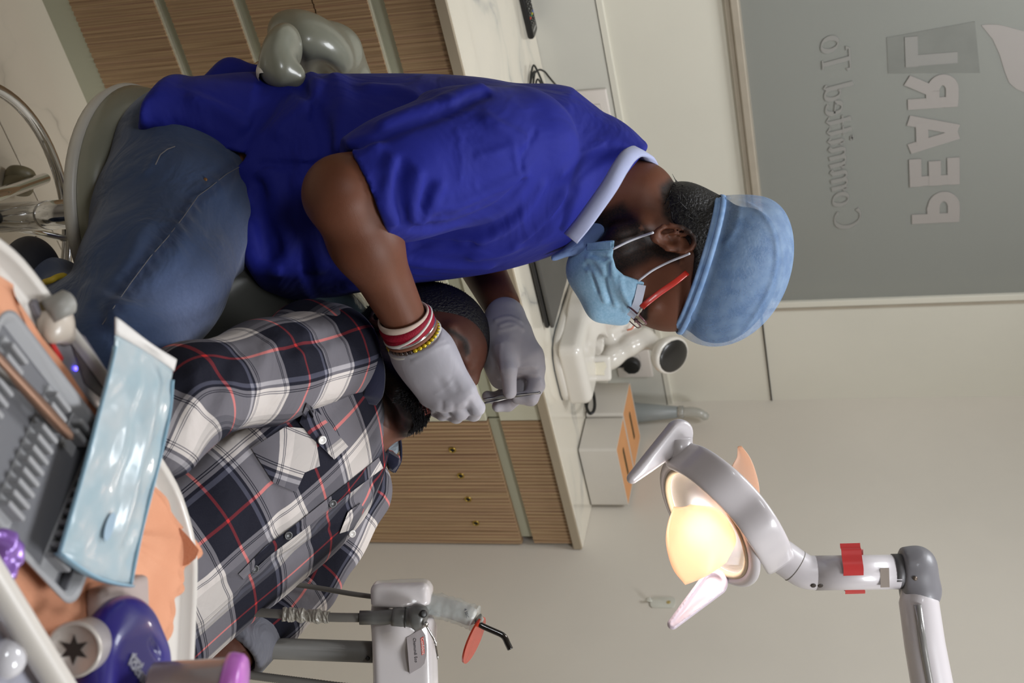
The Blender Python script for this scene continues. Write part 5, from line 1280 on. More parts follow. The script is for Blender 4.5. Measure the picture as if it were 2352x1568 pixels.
F_ = [  # folds read off the photograph (ridges +, valleys -)
 ([(1115, 215), (1060, 240), (990, 270), (930, 290), (860, 320), (800, 345)], -0.006, 0.007), ([(1100, 200), (1030, 225), (950, 255), (880, 285)], 0.005, 0.011),
 ([(1200, 320), (1160, 300), (1120, 275)], 0.004, 0.010), ([(1190, 400), (1180, 350), (1172, 320)], 0.0025, 0.004),
 ([(1200, 420), (1150, 470), (1090, 500), (1030, 520), (960, 525)], -0.006, 0.008), ([(1205, 400), (1120, 440), (1050, 470), (1000, 475)], 0.004, 0.009),
 ([(1240, 430), (1190, 500), (1130, 540), (1060, 560)], 0.004, 0.010), ([(1290, 450), (1240, 520), (1170, 575), (1090, 590)], 0.004, 0.010),
 ([(1320, 440), (1270, 500), (1200, 560)], -0.004, 0.008), ([(900, 370), (890, 420), (885, 470), (905, 510)], 0.005, 0.007), ([(925, 375), (915, 440), (930, 510)], -0.004, 0.007),
 ([(1010, 430), (985, 480), (965, 515)], 0.0045, 0.007), ([(960, 400), (950, 450), (950, 500)], 0.004, 0.008), ([(985, 420), (970, 470)], -0.003, 0.006),
 ([(1050, 300), (1060, 350), (1055, 420)], 0.0015, 0.003), ([(1090, 420), (1093, 480)], 0.001, 0.003),
 ([(690, 195), (715, 235), (745, 300), (760, 380)], -0.008, 0.010), ([(715, 175), (725, 215), (700, 260)], 0.006, 0.009), ([(1195, 330), (1150, 345), (1100, 360)], 0.002, 0.006), ([(1230, 300), (1200, 360), (1195, 420)], -0.002, 0.004), ([(560, 480), (600, 500), (640, 560), (650, 620)], -0.004, 0.008), ([(540, 470), (575, 440), (600, 400)], 0.003, 0.007), ([(770, 180), (790, 250), (780, 330)], 0.006, 0.014), ([(730, 195), (690, 250), (640, 300)], 0.005, 0.013), ([(650, 210), (600, 270), (560, 320)], -0.005, 0.012),
 ([(600, 380), (680, 378), (760, 376)], -0.004, 0.005), ([(620, 400), (650, 480), (660, 560), (640, 620)], 0.006, 0.012), ([(590, 420), (600, 500), (620, 590)], -0.005, 0.009),
 ([(690, 430), (700, 520), (730, 610)], 0.005, 0.014), ([(745, 520), (770, 590), (830, 640)], -0.006, 0.010), ([(860, 560), (940, 600), (1030, 610), (1120, 612)], 0.004, 0.010), ([(960, 560), (1030, 565), (1080, 560)], -0.006, 0.009),
 ([(850, 200), (940, 215), (1040, 235)], 0.003, 0.012), ([(860, 330), (760, 350), (700, 370)], 0.003, 0.012), ([(450, 230), (520, 260), (580, 300)], 0.003, 0.012), ([(400, 290), (470, 320), (560, 340)], -0.003, 0.009),
 ([(1380, 330), (1330, 360), (1290, 400)], 0.003, 0.006), ([(1400, 350), (1350, 385), (1310, 430)], -0.0025, 0.006)]
sf = s_folds(base_all, [(a_, b_*2.1, c_*0.92) for a_, b_, c_ in F_])
sf = s_sub(sf, neckcut, 0.004)
hem = s_uni([s_plane(at(340, 330, 2.0), nrm(np.cross(at(590, 366, 2.0)-at(340, 332, 2.0), FW)))], 0)
hn = nrm(np.cross(at(590, 366, 2.0)-at(340, 332, 2.0), FW)); hn = hn if hn@YIM > 0 else -hn
cutb = s_int(s_plane(at(340, 332, 2.0), -hn), s_int(s_plane(at(555, 400, 2.0), XIM), s_poly2([(at(x_, y_, 2.0)-CPOS)@XIM*1.0 if False else ((at(x_, y_, 2.0)-CPOS)@XIM, (at(x_, y_, 2.0)-CPOS)@YIM) for x_, y_ in ((300, 330), (340, 333), (450, 338), (590, 368), (560, 410), (520, 478), (450, 520), (300, 500))], CPOS, XIM, YIM), 0), 0)
cutpoly = s_poly2([((at(x_, y_, 2.0)-CPOS)@XIM, (at(x_, y_, 2.0)-CPOS)@YIM) for x_, y_ in ((290, 330), (340, 331), (450, 338), (592, 369), (555, 412), (519, 480), (545, 545), (590, 640), (620, 720), (290, 720))], CPOS, XIM, YIM)
sf = s_sub(sf, cutpoly, 0.003)
pts_s = np.array([at(338, 300, 2.0), at(1500, 400, 2.1), at(800, 450, 1.78), at(1150, 180, 2.35), at(700, 700, 2.3), at(1000, 430, 2.45), at(450, 200, 2.3)])
me = sdf_mesh(sf, pts_s.min(0)-0.09, pts_s.max(0)+0.09, 0.0042)
obj('scrub_top', relax(me, 1, 0.35), M['scrub'], den)
# collar band and undershirt
CB = cloth('pale_blue_rib_collar', srgb(160, 166, 198), 0.8, fold=0.1)
cpath = [(1311, 547, 1.985), (1340, 512, 1.960), (1372, 468, 1.945), (1402, 425, 1.940), (1425, 385, 1.950), (1445, 356, 1.975), (1464, 345, 2.01), (1484, 356, 2.05), (1497, 378, 2.09)]
cpts = spline([at(*q_) for q_ in cpath], 5); bm = new(); rows = []
for i, p_ in enumerate(cpts):
    t_ = nrm(cpts[min(i+1, len(cpts)-1)]-cpts[max(i-1, 0)]); f_ = i/(len(cpts)-1)
    out = nrm(-FW*(1-0.9*smooth01(np.array(f_), 0.6, 1.0))-YIM*0.5*smooth01(np.array(f_), 0.4, 1.0)+XIM*0.05); s__ = nrm(np.cross(t_, out)); s__ = s__ if s__@(XIM-YIM*0.2) > 0 else -s__
    wd = 0.0118
    rows.append([p_-s__*wd-out*0.006, p_-s__*wd*0.7+out*0.003, p_+out*0.0045, p_+s__*wd*0.8+out*0.002, p_+s__*wd-out*0.004])
ring_mesh(bm, rows); obj('collar', bm, CB, den)
obj('undershirt', sdf_mesh(s_chain([at(1272, 592, 2.05), at(1335, 562, 2.05), at(1372, 530, 2.07)], [0.005, 0.010, 0.018], 0.02), at(1330, 560, 2.05)-0.09, at(1330, 560, 2.05)+0.09, 0.0035), cloth('pale_blue_undershirt', srgb(110, 134, 180), 0.8, fold=0.5, fscale=20), den)
# ---- jeans
hip = at(430, 380, 2.03); kn_ = at(236, 836, 1.74); kn2 = at(290, 800, 2.0)
thigh = px_loft([(470, 330, 560, 2.04, 0.11)]*1+[(469, 330, 560, 2.04, 0.11)], ex=2) if False else None
jl = s_uni([s_chain([at(440, 370, 2.03), at(400, 500, 1.95), at(350, 640, 1.85), at(278, 800, 1.74)], [0.105, 0.098, 0.086, 0.070], 0.05),
            (s_chain([at(480, 420, 2.06), at(490, 540, 2.02)], [0.085, 0.078], 0.05), 0.04),
            (s_ell(at(420, 360, 2.08), np.array([XIM, YIM, FW]), (0.075, 0.085, 0.15)), 0.04),
            (s_chain([at(470, 420, 2.2), at(420, 640, 2.12), at(330, 800, 2.05)], [0.09, 0.08, 0.07], 0.03), 0.01)], 0.02)
shin = s_chain([at(278, 800, 1.74), at(205, 755, 1.80), at(120, 690, 1.92), at(30, 640, 2.05)], [0.066, 0.060, 0.050, 0.044], 0.03)
jeans_b = s_uni([jl, (shin, 0.012)], 0.01)
seam_px = [(592, 368), (560, 378), (520, 400), (480, 432), (455, 450), (420, 500), (385, 545), (345, 590), (300, 650), (262, 705), (235, 745)]
JF = [(seam_px, 0.0022, 0.0035), ([(355, 375), (375, 350), (400, 335)], 0.002, 0.004), ([(330, 400), (345, 380), (352, 362)], 0.003, 0.004), ([(215, 700), (240, 745), (270, 780)], -0.006, 0.008), ([(200, 660), (250, 690), (300, 700)], 0.004, 0.009), ([(560, 560), (540, 620), (500, 690)], 0.003, 0.012), ([(560, 400), (540, 440), (530, 480)], -0.004, 0.008), ([(420, 540), (400, 600), (350, 640)], 0.003, 0.010), ([(330, 520), (300, 590), (262, 640)], 0.004, 0.012), ([(520, 500), (470, 560), (420, 620)], -0.003, 0.012)]
for i in range(16):
    t_ = 0.25+0.72*i/15; k_ = t_*(len(seam_px)-1); a_ = int(k_); fr_ = k_-a_; p0 = np.array(seam_px[a_]); p1 = np.array(seam_px[min(a_+1, len(seam_px)-1)]); p_ = p0+(p1-p0)*fr_
    tn = (p1-p0)/max(1, np.hypot(*(p1-p0))); nn_ = np.array([-tn[1], tn[0]])
    JF.append(([tuple(p_-nn_*20+tn*5), tuple(p_-nn_*4)], 0.0034, 0.0032)); JF.append(([tuple(p_+nn_*18+tn*5), tuple(p_+nn_*4)], 0.0022, 0.0032))
jf = s_folds(jeans_b, JF)
pts_j = np.array([at(560, 330, 2.0), at(236, 850, 1.7), at(20, 640, 2.1), at(480, 700, 2.3), at(300, 820, 2.1), at(400, 350, 2.25)])
me = sdf_mesh(jf, pts_j.min(0)-0.12, pts_j.max(0)+0.12, 0.0042); relax(me, 1)
vs = vcos(me)
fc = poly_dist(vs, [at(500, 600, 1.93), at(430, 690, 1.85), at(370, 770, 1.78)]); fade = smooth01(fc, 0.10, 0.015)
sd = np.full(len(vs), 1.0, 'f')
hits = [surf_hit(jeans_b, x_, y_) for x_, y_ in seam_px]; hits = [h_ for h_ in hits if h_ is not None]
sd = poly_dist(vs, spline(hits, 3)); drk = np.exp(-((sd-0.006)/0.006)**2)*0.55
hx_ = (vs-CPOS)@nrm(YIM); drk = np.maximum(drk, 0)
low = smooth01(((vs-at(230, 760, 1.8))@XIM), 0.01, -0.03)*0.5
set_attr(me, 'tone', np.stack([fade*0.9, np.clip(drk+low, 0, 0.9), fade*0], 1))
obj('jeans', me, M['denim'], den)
stm = simple('tan_stitch', srgb(104, 100, 100), 0.8)
sp2 = spline([h_-ray(1176, 784)*0.0 for h_ in hits], 6)
obj('seam_stitching', tube(new(), [surf_hit(jf, x_, y_)-FW*0.0004 for x_, y_ in seam_px], 0.0005, 6), stm, den)
pk = [q_ for q_ in [surf_hit(jf, x_, y_) for x_, y_ in ((357, 378), (368, 355), (385, 342), (402, 336))] if q_ is not None]
if len(pk) > 1: obj('pocket_edge', tube(new(), pk, 0.0008, 6), stm, den)
obj('rivet', lathe(new(), surf_hit(jf, 472, 412), -FW, [(0.0024, -0.001), (0.0024, 0.0008), (0.001, 0.001)], 14), simple('copper_rivet', srgb(120, 84, 50), 0.5, 0.5), den)
obj('ankle_thread', tube(new(), spline([at(102, 648, 1.80), at(118, 643, 1.79), at(132, 636, 1.80), at(148, 634, 1.82), at(150, 645, 1.86)], 5), 0.0042, 8), simple('yellow_thread', srgb(178, 152, 40), 0.6, bump=0.6, bscale=400, bdist=0.001), den)
obj('shoe', relax(sdf_mesh(s_uni([s_ell(at(70, 628, 1.93), np.array([XIM, YIM, FW]), (0.035, 0.05, 0.06)), s_cap(at(70, 628, 1.93), at(20, 700, 1.85), 0.035, 0.03)], 0.02), at(60, 640, 1.9)-0.12, at(60, 640, 1.9)+0.12, 0.004)), simple('dark_shoe', srgb(24, 26, 36), 0.6), den)
# ---- bracelets at the right wrist
wa = nrm(wr_n-el_n); wx = nrm(np.cross(wa, FW)); wy = np.cross(wa, wx)
def wrist_ring(t_, r_, thick, mat, name, tilt=0.0, flat=None, seg=40, ex=1.0):
    c_ = wr_n+wa*t_; ax_ = nrm(wa+wx*tilt); u1 = nrm(wx-ax_*(wx@ax_)); u2 = np.cross(ax_, u1)
    pts = [c_+r_*ex*cos(2*pi*k/seg)*u1+r_*sin(2*pi*k/seg)*u2 for k in range(seg)]
    return obj(name, tube(new(), pts, thick, 10, closed=True, flat=flat and (flat[0], flat[1], ax_)), mat, den)
RB_ = simple('red_sacred_thread', srgb(128, 8, 34), 0.6, spec=0.2, bump=0.7, bscale=500, bdist=0.001)
wrist_ring(-0.002, 0.0345, 0.0045, RB_, 'wrist_thread', flat=(1.5, 0.8)); wrist_ring(0.006, 0.0345, 0.0045, RB_, 'wrist_thread', 0.08, flat=(1.5, 0.8)); wrist_ring(-0.009, 0.0335, 0.0035, simple('cream_thread', srgb(190, 170, 156), 0.8), 'wrist_thread', -0.12, flat=(1.6, 0.7))
wrist_ring(0.012, 0.0358, 0.0022, simple('silver_bangle', srgb(205, 202, 204), 0.15, 0.9), 'silver_bangle', 0.05)
wrist_ring(0.0165, 0.0355, 0.0028, simple('brown_cord', srgb(120, 76, 56), 0.8), 'cord_bracelet', 0.05)
bt = thing('tmp', None, None); bpy.data.objects.remove(bt)
gb_c = wr_n+wa*0.0225; bmb = new()
br = obj('bead_bracelet', tube(new(), [gb_c+0.0355*(cos(2*pi*k/36)*wx+sin(2*pi*k/36)*wy) for k in range(36)], 0.0012, 6, closed=True), simple('bead_string', srgb(90, 60, 30), 0.7), den)
gold = simple('gold_bead', srgb(196, 168, 28), 0.3, 0.5, coat=0.3); dkb = simple('dark_bead', srgb(48, 28, 20), 0.3, coat=0.4)
bme = {}
for nm_, mt in (('g', gold), ('d', dkb)):
    b_ = new(); bmesh.ops.create_uvsphere(b_, u_segments=10, v_segments=7, radius=0.0036); me_ = bpy.data.meshes.new('bead'); b_.to_mesh(me_); b_.free(); me_.polygons.foreach_set('use_smooth', [True]*len(me_.polygons)); me_.materials.append(mt); bme[nm_] = me_
for k in range(34):
    a = 2*pi*k/34; p_ = gb_c+0.0360*(cos(a)*wx+sin(a)*wy)
    o_ = bpy.data.objects.new('bead', bme['g' if (p_-gb_c)@(YIM) < -0.004 or ((p_-gb_c)@(-YIM) > -0.02) else 'd']); link(o_); o_.location = V(p_); place(o_, br)
# ---- gloves
def glove(name, fs, lo, hi, folds=None, vox=0.0019):
    f = s_uni(fs, 0.008)
    if folds: f = s_folds(f, folds)
    return obj(name, relax(sdf_mesh(f, lo, hi, vox), 1), M['glove'], den), f
G = lambda x_, y_, d_: at(x_, y_, d_)
gw = wr_n+wa*0.030
mc = [G(1069, 897, 1.925), G(1045, 912, 1.930), G(1014, 918, 1.940), G(986, 908, 1.955)]
pi_ = [G(1095, 936, 1.938), G(1058, 946, 1.945), G(1027, 940, 1.955), G(1001, 930, 1.970)]
di_ = [G(1088, 950, 1.970), G(1048, 955, 1.975), G(1016, 950, 1.985), G(994, 940, 1.995)]
ti_ = [G(1068, 948, 1.985), G(1030, 950, 1.990), G(1003, 946, 1.998), G(985, 938, 2.005)]
palm = [s_chain([gw-wa*0.012, gw+wa*0.02, G(985, 835, 1.935)], [0.036, 0.034, 0.034], 0.02), (s_cap(G(997, 808, 1.93), mc[0], 0.023, 0.0155), 0.02), (s_cap(G(990, 815, 1.93), mc[1], 0.028, 0.0165), 0.02), (s_cap(G(972, 820, 1.935), mc[2], 0.028, 0.0160), 0.02), (s_cap(G(955, 815, 1.94), mc[3], 0.025, 0.0150), 0.02)]
fin_ = []
for a, b, c_, d_, r_ in zip(mc, pi_, di_, ti_, (0.0112, 0.0112, 0.0104, 0.0094)):
    fin_.append((s_chain([a, b, c_, d_], [r_+0.0028, r_, r_-0.001, r_-0.002], 0.003), 0.0025))
fin_.append((s_chain([G(1020, 835, 1.955), G(1042, 880, 1.975), G(1040, 915, 1.985)], [0.018, 0.0125, 0.0105], 0.01), 0.012))
cuff_sub = s_cap(gw-wa*0.04, gw-wa*0.004, 0.0335)
fr_ = s_uni(palm+fin_, 0.008)
FG = [([(950, 830), (1000, 800), (1030, 790)], 0.0018, 0.003), ([(940, 815), (985, 795), (1020, 780)], 0.0016, 0.003), ([(1010, 875), (1022, 900)], -0.002, 0.005), ([(1040, 870), (1050, 895)], -0.002, 0.005), ([(1000, 905), (1030, 885), (1042, 870)], 0.001, 0.0025), ([(1020, 925), (1055, 905)], 0.001, 0.0025), ([(1060, 925), (1085, 905)], 0.001, 0.0025), ([(1016, 925), (1014, 945)], -0.003, 0.0035), ([(1043, 930), (1043, 950)], -0.003, 0.0035), ([(1077, 925), (1078, 950)], -0.003, 0.0035)]
ff2 = s_sub(s_folds(fr_, [(a_, b_*0.55, c_) for a_, b_, c_ in FG]), cuff_sub, 0.001)
ff2 = s_int(ff2, s_plane(gw-wa*0.006, -wa), 0.001)
allg = np.array(mc+pi_+di_+ti_+[gw])
obj('glove', relax(sdf_mesh(ff2, allg.min(0)-0.05, allg.max(0)+0.05, 0.0019), 1), M['glove'], den)
CUFF = simple('rolled_latex', srgb(196, 192, 186), 0.5)
wrist_ring(0.0275, 0.0375, 0.0030, CUFF, 'glove_cuff', 0.10)
wrist_ring(0.0045, 0.0378, 0.0020, CUFF, 'glove_cuff', 0.22)
# left glove (far hand) holding the tweezers
lw = wr_f+nrm(wr_f-el_f)*0.0
gl_ = [s_chain([G(1160, 728, 2.135), G(1160, 770, 2.12), G(1165, 820, 2.11)], [0.030, 0.034, 0.034], 0.02), (s_cap(G(1140, 790, 2.12), G(1150, 870, 2.115), 0.020, 0.015), 0.02),
       (s_chain([G(1180, 790, 2.11), G(1215, 820, 2.10), G(1229, 848, 2.10)], [0.028, 0.018, 0.0135], 0.02), 0.02),
       (s_chain([G(1229, 848, 2.10), G(1232, 885, 2.095), G(1219, 914, 2.09), G(1188, 914, 2.088)], [0.0132, 0.0122, 0.0112, 0.0088], 0.004), 0.006),
       (s_chain([G(1205, 850, 2.125), G(1195, 905, 2.115), G(1166, 929, 2.105), G(1143, 933, 2.10)], [0.0130, 0.0118, 0.0100, 0.0085], 0.004), 0.006),
       (s_chain([G(1185, 855, 2.14), G(1165, 900, 2.14), G(1140, 915, 2.13), G(1120, 910, 2.125)], [0.0125, 0.0110, 0.0095, 0.0085], 0.004), 0.006),
       (s_chain([G(1160, 800, 2.085), G(1168, 850, 2.068), G(1171, 900, 2.072)], [0.017, 0.0118, 0.0100], 0.006), 0.008)]
fl_ = s_folds(s_uni(gl_, 0.008), [([(1140, 735), (1170, 728), (1195, 738)], 0.003, 0.004), ([(1150, 747), (1175, 740), (1200, 755)], 0.0022, 0.0035), ([(1145, 760), (1180, 750)], 0.0016, 0.003), ([(1198, 845), (1215, 840), (1230, 842)], 0.0015, 0.003), ([(1200, 858), (1235, 858)], 0.0015, 0.003), ([(1205, 875), (1240, 872)], 0.0013, 0.003), ([(1150, 790), (1148, 820), (1152, 850)], 0.0012, 0.003)])
ga = np.array([G(1160, 728, 2.135), G(1229, 848, 2.1), G(1171, 900, 2.06), G(1120, 910, 2.13), G(1188, 914, 2.09)])
obj('glove', relax(sdf_mesh(fl_, ga.min(0)-0.055, ga.max(0)+0.055, 0.0019), 1), M['glove'], den)
tw = thing('tweezers', 'thin steel tweezers held in the far gloved hand', 'tweezers', G(1170, 915, 2.075))
TM = simple('brushed_steel', srgb(140, 138, 136), 0.3, 0.9)
for sy in (1, -1):
    obj('arm', tube(new(), spline([G(1241, 901, 2.083), G(1205, 905, 2.078+0.003*sy), G(1165, 911+2*sy, 2.075+0.003*sy), G(1135, 917+4*sy, 2.072), G(1110, 919+(7 if sy > 0 else -3), 2.07)], 5), [0.0024]*6+[0.0028]*9+[0.0018]*5+[0.0010], 8, flat=(1.0, 0.5, UP)), TM, tw)

# ------------------------------------------------------------------ the patient
pat = thing('person', 'patient in a navy, white and red plaid shirt lying back with closed eyes', 'person', at(800, 935, 2.1))
pn0 = at(800, 935, 2.09); pp0 = at(392, 1290, 1.90)
pa = nrm(pp0-pn0); ps_ = nrm(at(865, 1085, 2.24)-at(770, 790, 1.97)); ps_ = nrm(ps_-pa*(ps_@pa)); pN = np.cross(pa, ps_); pN = pN if pN@UP > 0 else -pN
PW = lambda t_, u_, v_: pn0+pa*t_+ps_*u_+pN*v_
tor_p = [(-0.035, 0, 0.0, 0.070, 0.055), (0.0, 0, 0.0, 0.140, 0.078), (0.05, 0, 0.0, 0.178, 0.098), (0.12, 0, 0.004, 0.182, 0.110), (0.22, 0, 0.004, 0.172, 0.112), (0.34, 0, 0.0, 0.165, 0.110), (0.46, 0, 0.0, 0.172, 0.108), (0.58, 0, 0, 0.175, 0.105)]
shirt_t = s_loft(pn0, pa, ps_, pN, tor_p, 2.3)
# head
HB2 = np.array([[0.8053, -0.3078, 0.5066], [0.0829, -0.7877, -0.6104], [-0.5870, -0.5336, 0.6089]])
HB2 = np.stack([XIM*HB2[0, k]+YIM*HB2[1, k]+FW*HB2[2, k] for k in range(3)], 1)
hs2 = 1.0; hc2 = at(944, 826, 2.085)
SR_, SL_ = PW(0.055, -0.165, 0.0), PW(0.055, 0.165, 0.0)
elR, elL = at(436, 905, 1.70), at(672, 1352, 2.10); wrR, wrL = at(230, 1010, 1.68), at(500, 1515, 1.97)
nk2 = ([hc2-HB2[:, 2]*0.035-HB2[:, 0]*0.025, PW(-0.045, 0.01, 0.03), PW(0.02, 0, 0.0)], [0.052, 0.054, 0.08])
h2f, HW2, HR2 = head_fields(hc2, HB2, hs2, -0.006, nk2)
pbody = s_uni([s_loft(pn0, pa, ps_, pN, [(t_, a_, b_, c_-0.014, d_-0.014) for t_, a_, b_, c_, d_ in tor_p], 2.3), (h2f, 0.03), (s_chain([SR_, elR, wrR], [0.052, 0.042, 0.030], 0.02), 0.02), (s_chain([SL_, elL, wrL], [0.052, 0.040, 0.028], 0.02), 0.02)], 0.02)
pp = np.array([hc2, pp0, elR, elL, wrR, wrL, SR_, SL_])
me = sdf_mesh(pbody, pp.min(0)-0.14, pp.max(0)+0.14, 0.0034); relax(me, 1)
vs = vcos(me); q = local(vs, hc2, HB2, hs2)
beard = smooth01(in_poly(q[:, 0], q[:, 2], [(-0.005, 0.03), (0.010, 0.03), (0.018, -0.025), (0.045, -0.045), (0.070, -0.056), (0.110, -0.048), (0.104, -0.066), (0.078, -0.075), (0.080, -0.092), (0.12, -0.098), (0.12, -0.13), (0.06, -0.13), (0.02, -0.095), (-0.025, -0.065)]), -0.005, 0.006)*(np.abs(q[:, 1]) < 0.075)
brow = smooth01(in_poly(np.abs(q[:, 1]), q[:, 2], [(0.010, 0.016), (0.028, 0.026), (0.054, 0.016), (0.050, 0.011), (0.030, 0.018), (0.012, 0.009)]), -0.003, 0.002)*(q[:, 0] > 0.04)*(q[:, 1] > 0)
lash = smooth01(in_poly(np.abs(q[:, 1]), q[:, 2], [(0.016, -0.006), (0.032, -0.0075), (0.050, -0.004), (0.049, -0.0085), (0.032, -0.0125), (0.017, -0.010)]), -0.0025, 0.0008)*(q[:, 0] > 0.04)
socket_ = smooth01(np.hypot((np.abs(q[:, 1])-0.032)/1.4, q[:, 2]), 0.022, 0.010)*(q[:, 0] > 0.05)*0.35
lips = smooth01(in_poly(np.abs(q[:, 1]), q[:, 2], [(-0.01, -0.060), (0.008, -0.058), (0.026, -0.072), (0.010, -0.100), (-0.01, -0.102)]), -0.004, 0.003)*(q[:, 0] > 0.05)
hairm = smooth01(in_poly(q[:, 0], q[:, 2], [(-0.2, 0.2), (0.06, 0.2), (0.082, 0.085), (0.05, 0.055), (0.02, 0.03), (0.0, 0.0), (-0.03, -0.03), (-0.2, -0.04)]), -0.004, 0.006)
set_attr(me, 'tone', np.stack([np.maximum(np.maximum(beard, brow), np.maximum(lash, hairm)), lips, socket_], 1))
obj('body', me, M['skin2'], pat)
for sy in (1,):
    ce_ = np.array([0.0795, sy*0.032, 0.0]); pts = []
    for k in range(9):
        yy = -1.0+2.0*k/8; dvec = nrm(np.array([1.0-0.35*yy*yy, 0.85*yy*sy, -0.16+0.16*yy*yy])); pts.append(HW2(*(ce_+dvec*0.0130)))
    obj('eyelash', tube(new(), pts, [0.0004]+[0.0010]*7+[0.0004], 6), M['hair'], pat)
h2h = s_int(s_ell(HW2(-0.010, 0, 0.046), HR2, (0.1065*hs2, 0.084*hs2, 0.092*hs2)), s_poly2([(-0.2, 0.25), (0.09, 0.25), (0.112, 0.046), (0.085, 0.046), (0.060, 0.038), (0.034, 0.026), (0.014, 0.018), (0.006, 0.0), (-0.012, -0.010), (-0.035, -0.04), (-0.2, -0.05)], hc2, HB2[:, 0]/hs2, HB2[:, 2]/hs2), 0.006)
obj('hair', relax(sdf_mesh(h2h, hc2-0.17, hc2+0.18, 0.0032), 1), M['hair'], pat)
rn = random.Random(12); bm = new()
for i in range(1500):
    th_ = rn.uniform(0, 2*pi); ph_ = rn.uniform(-0.2, 1.45); d3 = np.array([cos(ph_)*cos(th_), cos(ph_)*sin(th_), sin(ph_)])
    p_ = (d3*np.array([0.106, 0.084, 0.092])+np.array([-0.012, 0, 0.046]))
    if in_poly(np.array([p_[0]]), np.array([p_[2]]), [(-0.2, 0.25), (0.09, 0.25), (0.10, 0.060), (0.05, 0.046), (0.02, 0.026), (0.0, 0.0), (-0.2, -0.04)])[0] < 0: continue
    b_ = HW2(*p_); o3 = nrm(HB2@d3+np.array([rn.uniform(-.4, .4) for _ in range(3)]))
    tube(bm, [b_-o3*0.002, b_+o3*rn.uniform(0.0008, 0.0026)], [0.0007, 0.0003], 3, cap=False)
o_ = obj('hair_strands', bm, M['hair'], pat); o_['kind'] = 'stuff'
# chin beard tuft, slightly proud of the jaw
cb_f = s_folds(s_ell(HW2(0.066, 0, -0.128), HR2, (0.026, 0.030, 0.020)), [])
0 and obj('beard', relax(sdf_mesh(cb_f, HW2(0.066, 0, -0.128)-0.05, HW2(0.066, 0, -0.128)+0.05, 0.0028)), simple('greying_beard', srgb(40, 38, 40), 0.8, bump=1.0, bscale=500, bdist=0.004), pat)
rn = random.Random(31); bm = new()
vsl = vcos(me) if False else None
for i in range(900):
    th_ = rn.uniform(-1.2, 1.2); z_ = rn.uniform(-0.118, -0.080); b_ = HW2(0.055+0.032*cos(th_), 0.030*sin(th_), z_); o3 = nrm(HB2@np.array([cos(th_)*0.7+rn.uniform(-.3, .3), sin(th_)*0.6+rn.uniform(-.3, .3), -1.0]))
    tt0 = 0.0
    for _ in range(14):
        if float(h2f((b_+o3*tt0).astype('f')[None])[0]) > 0: break
        tt0 += 0.003
    p0_ = b_+o3*tt0; tube(bm, [p0_-o3*0.001, p0_+o3*rn.uniform(0.003, 0.008)], [0.0008, 0.0003], 3, cap=False)
o_ = obj('beard', bm, simple('greying_beard', srgb(36, 34, 36), 0.8), pat); o_['kind'] = 'stuff'
# trousers, mostly hidden under the tray
tro = s_uni([s_chain([PW(0.50, k_*0.09, 0.0), np.array([1.31+k_*0.10, 0.62, 0.62]), np.array([1.30+k_*0.10, 0.18, 0.60]), np.array([1.29+k_*0.10, -0.22, 0.56])], [0.10, 0.085, 0.065, 0.052], 0.02) for k_ in (-1, 1)], 0.02)
obj('trousers', relax(sdf_mesh(tro, np.array([1.05, -0.35, 0.40]), np.array([1.58, 1.25, 0.85]), 0.008), 1), cloth('dark_trousers', srgb(38, 40, 48), 0.85), pat)
# ---- plaid cloth
def plaid():
    m = NT('plaid_cotton'); at_ = m.n('ShaderNodeAttribute', attribute_name='weave'); sp = m.n('ShaderNodeSeparateXYZ'); m.l(at_.outputs['Vector'], sp.inputs[0])
    N_, W_, Rd, Gy = srgb(11, 12, 28), srgb(200, 192, 187), srgb(190, 40, 40), srgb(120, 120, 132)
    def stripe(c, per, ph):
        t = m.math('FRACT', m.math('MULTIPLY_ADD', c, 1.0/per, ph))
        st = [(0.0, N_), (0.208, Rd), (0.236, N_), (0.47, W_), (0.505, N_), (0.513, W_), (0.521, N_), (0.529, W_), (0.83, N_), (0.838, W_), (0.850, N_), (0.858, W_), (0.89, N_), (0.915, Gy), (0.955, N_)]
        return m.ramp(t, st, 'CONSTANT')
    a = stripe(sp.outputs[0], 0.128, 0.0); b = stripe(sp.outputs[1], 0.140, 0.0)
    pf_ = m.math('MULTIPLY', m.math('GREATER_THAN', m.math('FRACT', m.math('MULTIPLY_ADD', sp.outputs[0], 0.5/0.128, 0.20)), 0.5), 0.55)
    wm = m.math('GREATER_THAN', m.math('FRACT', m.math('MULTIPLY', sp.outputs[0], 1/0.128)), 0.44)
    a = m.mix(m.math('MULTIPLY', pf_, wm), a, srgb(128, 125, 122))
    def gam(c_, g_):
        gn = m.n('ShaderNodeGamma'); m.l(c_, gn.inputs[0]); gn.inputs[1].default_value = g_; return gn.outputs[0]
    c = gam(m.mix(0.5, gam(a, 0.4), gam(b, 0.4)), 2.5)
    n = m.n('ShaderNodeTexNoise', i_Scale=900.0); m.l(m.coord(), n.inputs['Vector'])
    c = m.mix(m.math('MULTIPLY', n.outputs[0], 0.05), c, (0.25, 0.25, 0.28, 1))
    m.l(c, m.b.inputs['Base Color']); m.b.inputs['Roughness'].default_value = 0.85; m.b.inputs['Specular IOR Level'].default_value = 0.2
    f1 = m.n('ShaderNodeTexNoise', i_Scale=16.0, i_Detail=3.0, i_Distortion=1.0); m.l(m.coord(), f1.inputs['Vector']); m.bump(f1.outputs[0], 0.45, 0.008)
    return m.m
M['plaid'] = plaid()
